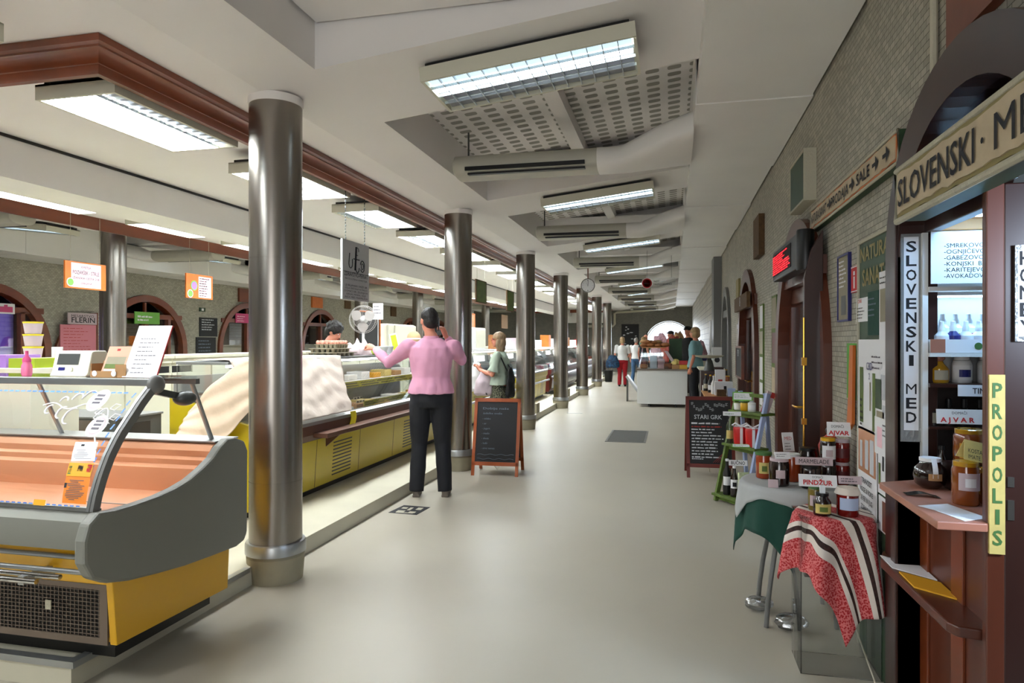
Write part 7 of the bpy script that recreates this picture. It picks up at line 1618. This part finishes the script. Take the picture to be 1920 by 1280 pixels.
    if bottom:
        mb = MB(); rr = [(0, 0, z*s, (a*B+0.012)*s, (b*B+0.012)*s) for z, a, b in ((0.84, .158, .108), (0.90, .172, .122), (0.97, .170, .118), (1.03, .156, .110))]; rings(mb, rr)
        for k in (-1, 1):
            hp = Vector((k*0.090*B*s, 0, 0.88*s)); kk, an = Vector(sc(kn[k])), Vector(sc((ft[k][0], ft[k][1]-0.012, 0.075)))
            lo = Vector(sc((ft[k][0], ft[k][1]-0.012, 0.05)))
            mb.tube([hp, hp.lerp(kk, .5), kk, kk.lerp(an, .5), lo], [0.100*s*B, 0.088*s*B, 0.074*s*J.get('leg', 1), 0.070*s*J.get('leg', 1), 0.066*s*J.get('leg', 1)], 16); mb.ball(tuple(hp), 0.098*s*B, 12, 8); mb.ball(tuple(kk), 0.072*s*J.get('leg', 1), 12, 8)
        part('trousers', remesh(mb, voxel, 3, 0.008, 7), bottom, t)
    if skirt:
        mb = MB(); rings(mb, [(0, 0, z*s, a*s, b*s) for z, a, b in ((1.03, .152, .112), (0.92, .188, .135), (0.7, .20, .155), (skirt[1], .225, .185))]); part('skirt', remesh(mb, voxel, 2, 0.012, 6), skirt[0], t)
    for k in (-1, 1):
        f = ft[k]; mb = MB(); mb.ball((f[0]*s, (f[1]-0.02)*s, 0.045*s), (0.036*s, 0.050*s, 0.045*s), 12, 8); mb.ball((f[0]*s+k*0.006, (f[1]+0.07)*s, 0.034*s), (0.044*s, 0.10*s, 0.034*s), 14, 8); mb.box((f[0]-0.035)*s, (f[0]+0.035)*s, (f[1]-0.06)*s, (f[1]+0.13)*s, 0.0, 0.02)
        m_ = remesh(mb, 0.009, 2)
        for v in m_.vertices: v.co.z = max(v.co.z, 0.002)
        part('shoe', m_, shoes, t)
    if hair:
        kind, hm = hair; mb = MB(); C = lambda p, r, n=16: mb.ball((p[0]*s, p[1]*s, p[2]*s), tuple(q*s for q in r), n, 10)
        if kind == 'crop': C((0, -0.018, 0.040), (0.081, 0.094, 0.088)); C((0, -0.045, -0.01), (0.072, 0.068, 0.07))
        elif kind == 'curly':
            C((0, -0.015, 0.045), (0.095, 0.105, 0.095)); C((0, -0.05, 0.0), (0.09, 0.075, 0.09)); rn = random.Random(5)
            for _ in range(46):
                a = rn.uniform(0, 2*PI); e_ = rn.uniform(-0.2, 1.3); C((0.088*math.cos(a)*math.cos(e_), -0.02+0.10*math.sin(a)*math.cos(e_) if math.sin(a) < 0.3 or e_ > 0.5 else 0.02, 0.04+0.09*math.sin(e_)), (0.026, 0.026, 0.024), 8)
        elif kind == 'bob': C((0, -0.015, 0.035), (0.088, 0.102, 0.092)); C((0, -0.045, -0.03), (0.088, 0.075, 0.095)); C((-0.068, -0.01, -0.045), (0.026, 0.05, 0.07)); C((0.068, -0.01, -0.045), (0.026, 0.05, 0.07))
        elif kind == 'long': C((0, -0.015, 0.038), (0.087, 0.104, 0.090)); C((0, -0.050, -0.04), (0.088, 0.068, 0.11)); C((0, -0.055, -0.13), (0.085, 0.050, 0.08)); C((-0.066, -0.012, -0.07), (0.026, 0.048, 0.10)); C((0.066, -0.012, -0.07), (0.026, 0.048, 0.10))
        elif kind == 'cap': C((0, -0.005, 0.050), (0.088, 0.102, 0.070)); C((0, 0.085, 0.045), (0.065, 0.06, 0.012)); C((0, -0.04, 0.0), (0.074, 0.06, 0.07))
        mb.move(HM); me = remesh(mb, 0.009, 2, 0.006, 40 if kind in ('curly',) else 28)
        part('hair' if kind != 'cap' else 'cap', me, hm, t)
    t['_hc'] = tuple(hc); return t, s, HM
M('shirt_pink', (0.84, 0.60, 0.70), 0.8, bump=0.2, bscale=25); M('denim_dark', (0.055, 0.06, 0.09), 0.8, noise=0.2, nscale=12); M('shoe_grey', (0.42, 0.38, 0.34), 0.7); M('hair_dark', (0.09, 0.07, 0.06), 0.55, noise=0.3, nscale=60, bump=0.6, bscale=90); M('hair_blonde', (0.56, 0.46, 0.34), 0.5, noise=0.45, nscale=50, stretch=(1, 1, 0.15), bump=0.6, bscale=70); M('hair_grey', (0.62, 0.60, 0.57), 0.6, noise=0.25, nscale=50); M('hair_light', (0.66, 0.54, 0.38), 0.55, noise=0.3, nscale=50); M('mint', (0.62, 0.67, 0.60), 0.8); M('teal_top', (0.45, 0.60, 0.62), 0.8); M('jeans', (0.22, 0.36, 0.50), 0.8, noise=0.2, nscale=20); M('red_cloth', (0.62, 0.04, 0.10), 0.8); M('green_stripe', (0.24, 0.40, 0.30), 0.8); M('apron_white', (0.80, 0.78, 0.70), 0.85)
# man in the pink shirt
man, s_, HM = person('person', 'person in pink shirt and dark trousers seen from behind, holding a phone to the ear', (-2.276, 6.27, 0), YAW, 1.80, build=1.10, voxel=0.010,
    J=dict(lsh=(-0.205, 0, 1.41), lel=(-0.42, 0.10, 1.255), lwr=(-0.575, 0.22, 1.385), lhd=(-0.66, 0.28, 1.43), lpn=(0, 0.2, -1), rsh=(0.205, 0, 1.41), rel=(0.275, 0.15, 1.285), rwr=(0.135, 0.09, 1.50), rhd=(0.09, 0.06, 1.62), rpn=(-1, 0, 0.1), curl=0.9, head=(-0.025, 0.025, 1.655), lft=(-0.135, 0, 0), rft=(0.135, 0.0, 0), lkn=(-0.115, 0.03, 0.5), rkn=(0.105, 0.02, 0.5), leg=1.05, flare=0.022),
    top='shirt_pink', bottom='denim_dark', hair=('crop', 'hair_dark'), shoes='shoe_grey', collar='shirt_pink', hem=0.99, headrot=0.5)
part('ear_piece', MB().tube([(-0.083, -0.02, 0.0), (-0.080, 0.05, 0.008)], 0.0025, 5).move(HM), 'black', man)
t = thing('phone', 'dark mobile phone held to the ear of the person in pink', 'phone', man.location, man.rotation_euler.z)
part('body', MB().box(0.062, 0.072, 0.02, 0.085, 1.60, 1.735), 'black', t, bevel=0.004)
# stall keeper bending over the counter
kp, s_, HM = person('person', 'person with dark curly hair bending forward behind the egg trays', (-4.30, 7.55, PZ), -1.25, 1.66, fem=True, voxel=0.011, lean=0.42,
    J=dict(lel=(-0.27, 0.20, 1.12), lwr=(-0.13, 0.36, 1.31), lhd=(-0.08, 0.43, 1.34), rel=(0.27, 0.20, 1.12), rwr=(0.13, 0.36, 1.31), rhd=(0.08, 0.43, 1.34), lpn=(0, 0, -1), rpn=(0, 0, -1)), top='teal_top', bottom='soft_black', hair=('curly', 'hair_dark'), sleeve='short', headtilt=0.55, headrot=-0.25, hem=0.99)
mb = MB(); rings(mb, [(0, 0.012+0.40*max(0, z-0.95), z, 0.17, 0.13) for z in (0.62, 0.8, 0.95, 1.1, 1.22)]); part('apron', remesh(mb, 0.014, 2), 'apron_white', kp)
# woman in mint
w3, s_, HM = person('person', 'person in pale mint blouse and dotted black skirt, in profile at the counter', (-2.37, 9.35, 0), PI/2+0.10, 1.62, fem=True, voxel=0.011, build=1.05,
    J=dict(lel=(-0.21, 0.08, 1.12), lwr=(-0.08, 0.30, 1.19), lhd=(-0.02, 0.36, 1.27), rel=(0.21, 0.05, 1.10), rwr=(0.10, 0.28, 1.16), rhd=(0.03, 0.35, 1.26), rpn=(-0.6, 0, 0.8), flare=0.03), top='mint', skirt=('skirt_print', 0.35), hair=('long', 'hair_blonde'), sleeve='wide', hem=0.98, shoes='soft_black')
part('glasses', MB().tube([(-0.050*s_+0.028*s_*math.cos(k*PI/6)+0.018, 0.094*s_, 0.006+0.018*math.sin(k*PI/6)) for k in range(13)], 0.002, 4).tube([(0.032*s_+0.022*math.cos(k*PI/6), 0.094*s_, 0.006+0.018*math.sin(k*PI/6)) for k in range(13)], 0.002, 4).tube([(0.055*s_, 0.092*s_, 0.008), (0.076*s_, 0.0, 0.006)], 0.002, 4).tube([(-0.055*s_, 0.092*s_, 0.008), (-0.076*s_, 0.0, 0.006)], 0.002, 4).move(HM), 'red_plastic', w3)
def bag(nm, lab, loc, rot, w, d, h, mat, strap=None, seed=1):
    t = thing(nm, lab, 'bag', loc, rot); mb = MB(); rings(mb, [(0, 0, 0, w*0.40, d*0.35), (0, 0, h*0.1, w*0.5, d*0.5), (0, 0, h*0.55, w*0.46, d*0.42), (0, 0, h*0.95, w*0.28, d*0.12), (0, 0, h, w*0.2, d*0.05)]); part('body', remesh(mb, 0.012, 2, 0.016, 9), mat, t)
    if strap: part('strap', MB().tube(strap, 0.009, 6), 'black', t)
    return t
bag('shoulder_bag', 'dark shoulder bag hanging behind the person in mint', (-2.20, 9.30, 0.72), PI/2, 0.34, 0.12, 0.42, 'soft_black', [(0.0, 0.0, 0.40), (-0.02, 0.10, 0.55), (0.06, 0.20, 0.62)], 2)
o = part('bag_strap', MB().tube([(-2.23, 9.22, 1.09), (-2.30, 9.20, 1.25), (-2.37, 9.19, 1.37), (-2.42, 9.22, 1.30), (-2.44, 9.28, 1.15)], 0.010, 6), 'soft_black'); tag(o, 'dark bag strap over the shoulder of the person in mint', 'strap')
bag('carrier_bag', 'white bag hanging from the hands of the person in mint', (-2.72, 9.38, 0.78), 0.2, 0.20, 0.16, 0.42, 'white', None, 3)
bag('cloth_bag', 'grey white cloth bag with dark straps on the arm of the person in mint', (-2.56, 9.25, 0.74), 0.6, 0.30, 0.20, 0.34, 'label_pale', [(-0.06, 0, 0.3), (-0.10, -0.02, 0.15), (0.0, -0.10, 0.02)], 4)
# group by the far columns
person('person', 'person in white top and red trousers seen from behind, carrying a blue bag', (-1.62, 23.1, 0), 0.1, 1.64, fem=True, voxel=0.016, J=dict(lwr=(-0.26, 0.0, 0.92), rel=(0.26, 0.02, 1.12), rwr=(0.16, 0.18, 1.0)), top='white', bottom='red_cloth', hair=('bob', 'hair_light'), sleeve='short', build=1.1)
bag('tote_bag', 'blue patterned shopping bag hanging at the side of the red trousers', (-1.93, 22.95, 0.62), 0, 0.46, 0.22, 0.42, 'bag_print', [(-0.05, 0, 0.40), (0.0, 0, 0.52), (0.05, 0, 0.40)], 5)
person('person', 'person with grey hair in white shirt and blue jeans walking away', (-1.28, 25.3, 0), -0.3, 1.62, fem=False, voxel=0.016, J=dict(lft=(-0.10, -0.12, 0), rft=(0.12, 0.28, 0)), top='white', bottom='jeans', hair=('crop', 'hair_grey'), sleeve='short')
person('person', 'person with blonde hair in sleeveless black top and dark red trousers', (-0.98, 24.6, 0), -0.7, 1.66, fem=True, voxel=0.016, top='soft_black', bottom='maroon', hair=('bob', 'hair_light'), sleeve='none')
person('person', 'bald person in green striped shirt behind the person in black', (-1.02, 27.6, 0), -0.3, 1.76, voxel=0.018, top='green_stripe', bottom='soft_black', sleeve='short')
# beyond the island
person('person', 'person in teal t shirt and dark trousers at the right of the island counter', (0.50, 15.45, 0), PI/2-0.25, 1.80, fem=True, voxel=0.012, build=1.08, J=dict(rel=(0.24, -0.02, 1.14), rwr=(0.20, 0.0, 0.92)), top='teal_top', bottom='denim_dark', hair=('bob', 'hair_light'), sleeve='short', hem=0.93)
person('person', 'person in dark cap standing behind the person in teal', (0.40, 17.9, 0), 2.6, 1.88, voxel=0.018, top='soft_black', bottom='soft_black', hair=('cap', 'soft_black'), sleeve='short')
person('person', 'person in pale blue shirt and dark hat in front of the bright archway', (-0.02, 23.2, 0), 1.9, 1.84, voxel=0.018, top='white_wood', bottom='denim_dark', hair=('cap', 'hair_dark'), sleeve='short')
for o in bpy.data.objects:
    for k in ('_s', '_d', '_w', '_h', '_used', '_hc'):
        if k in o: del o[k]
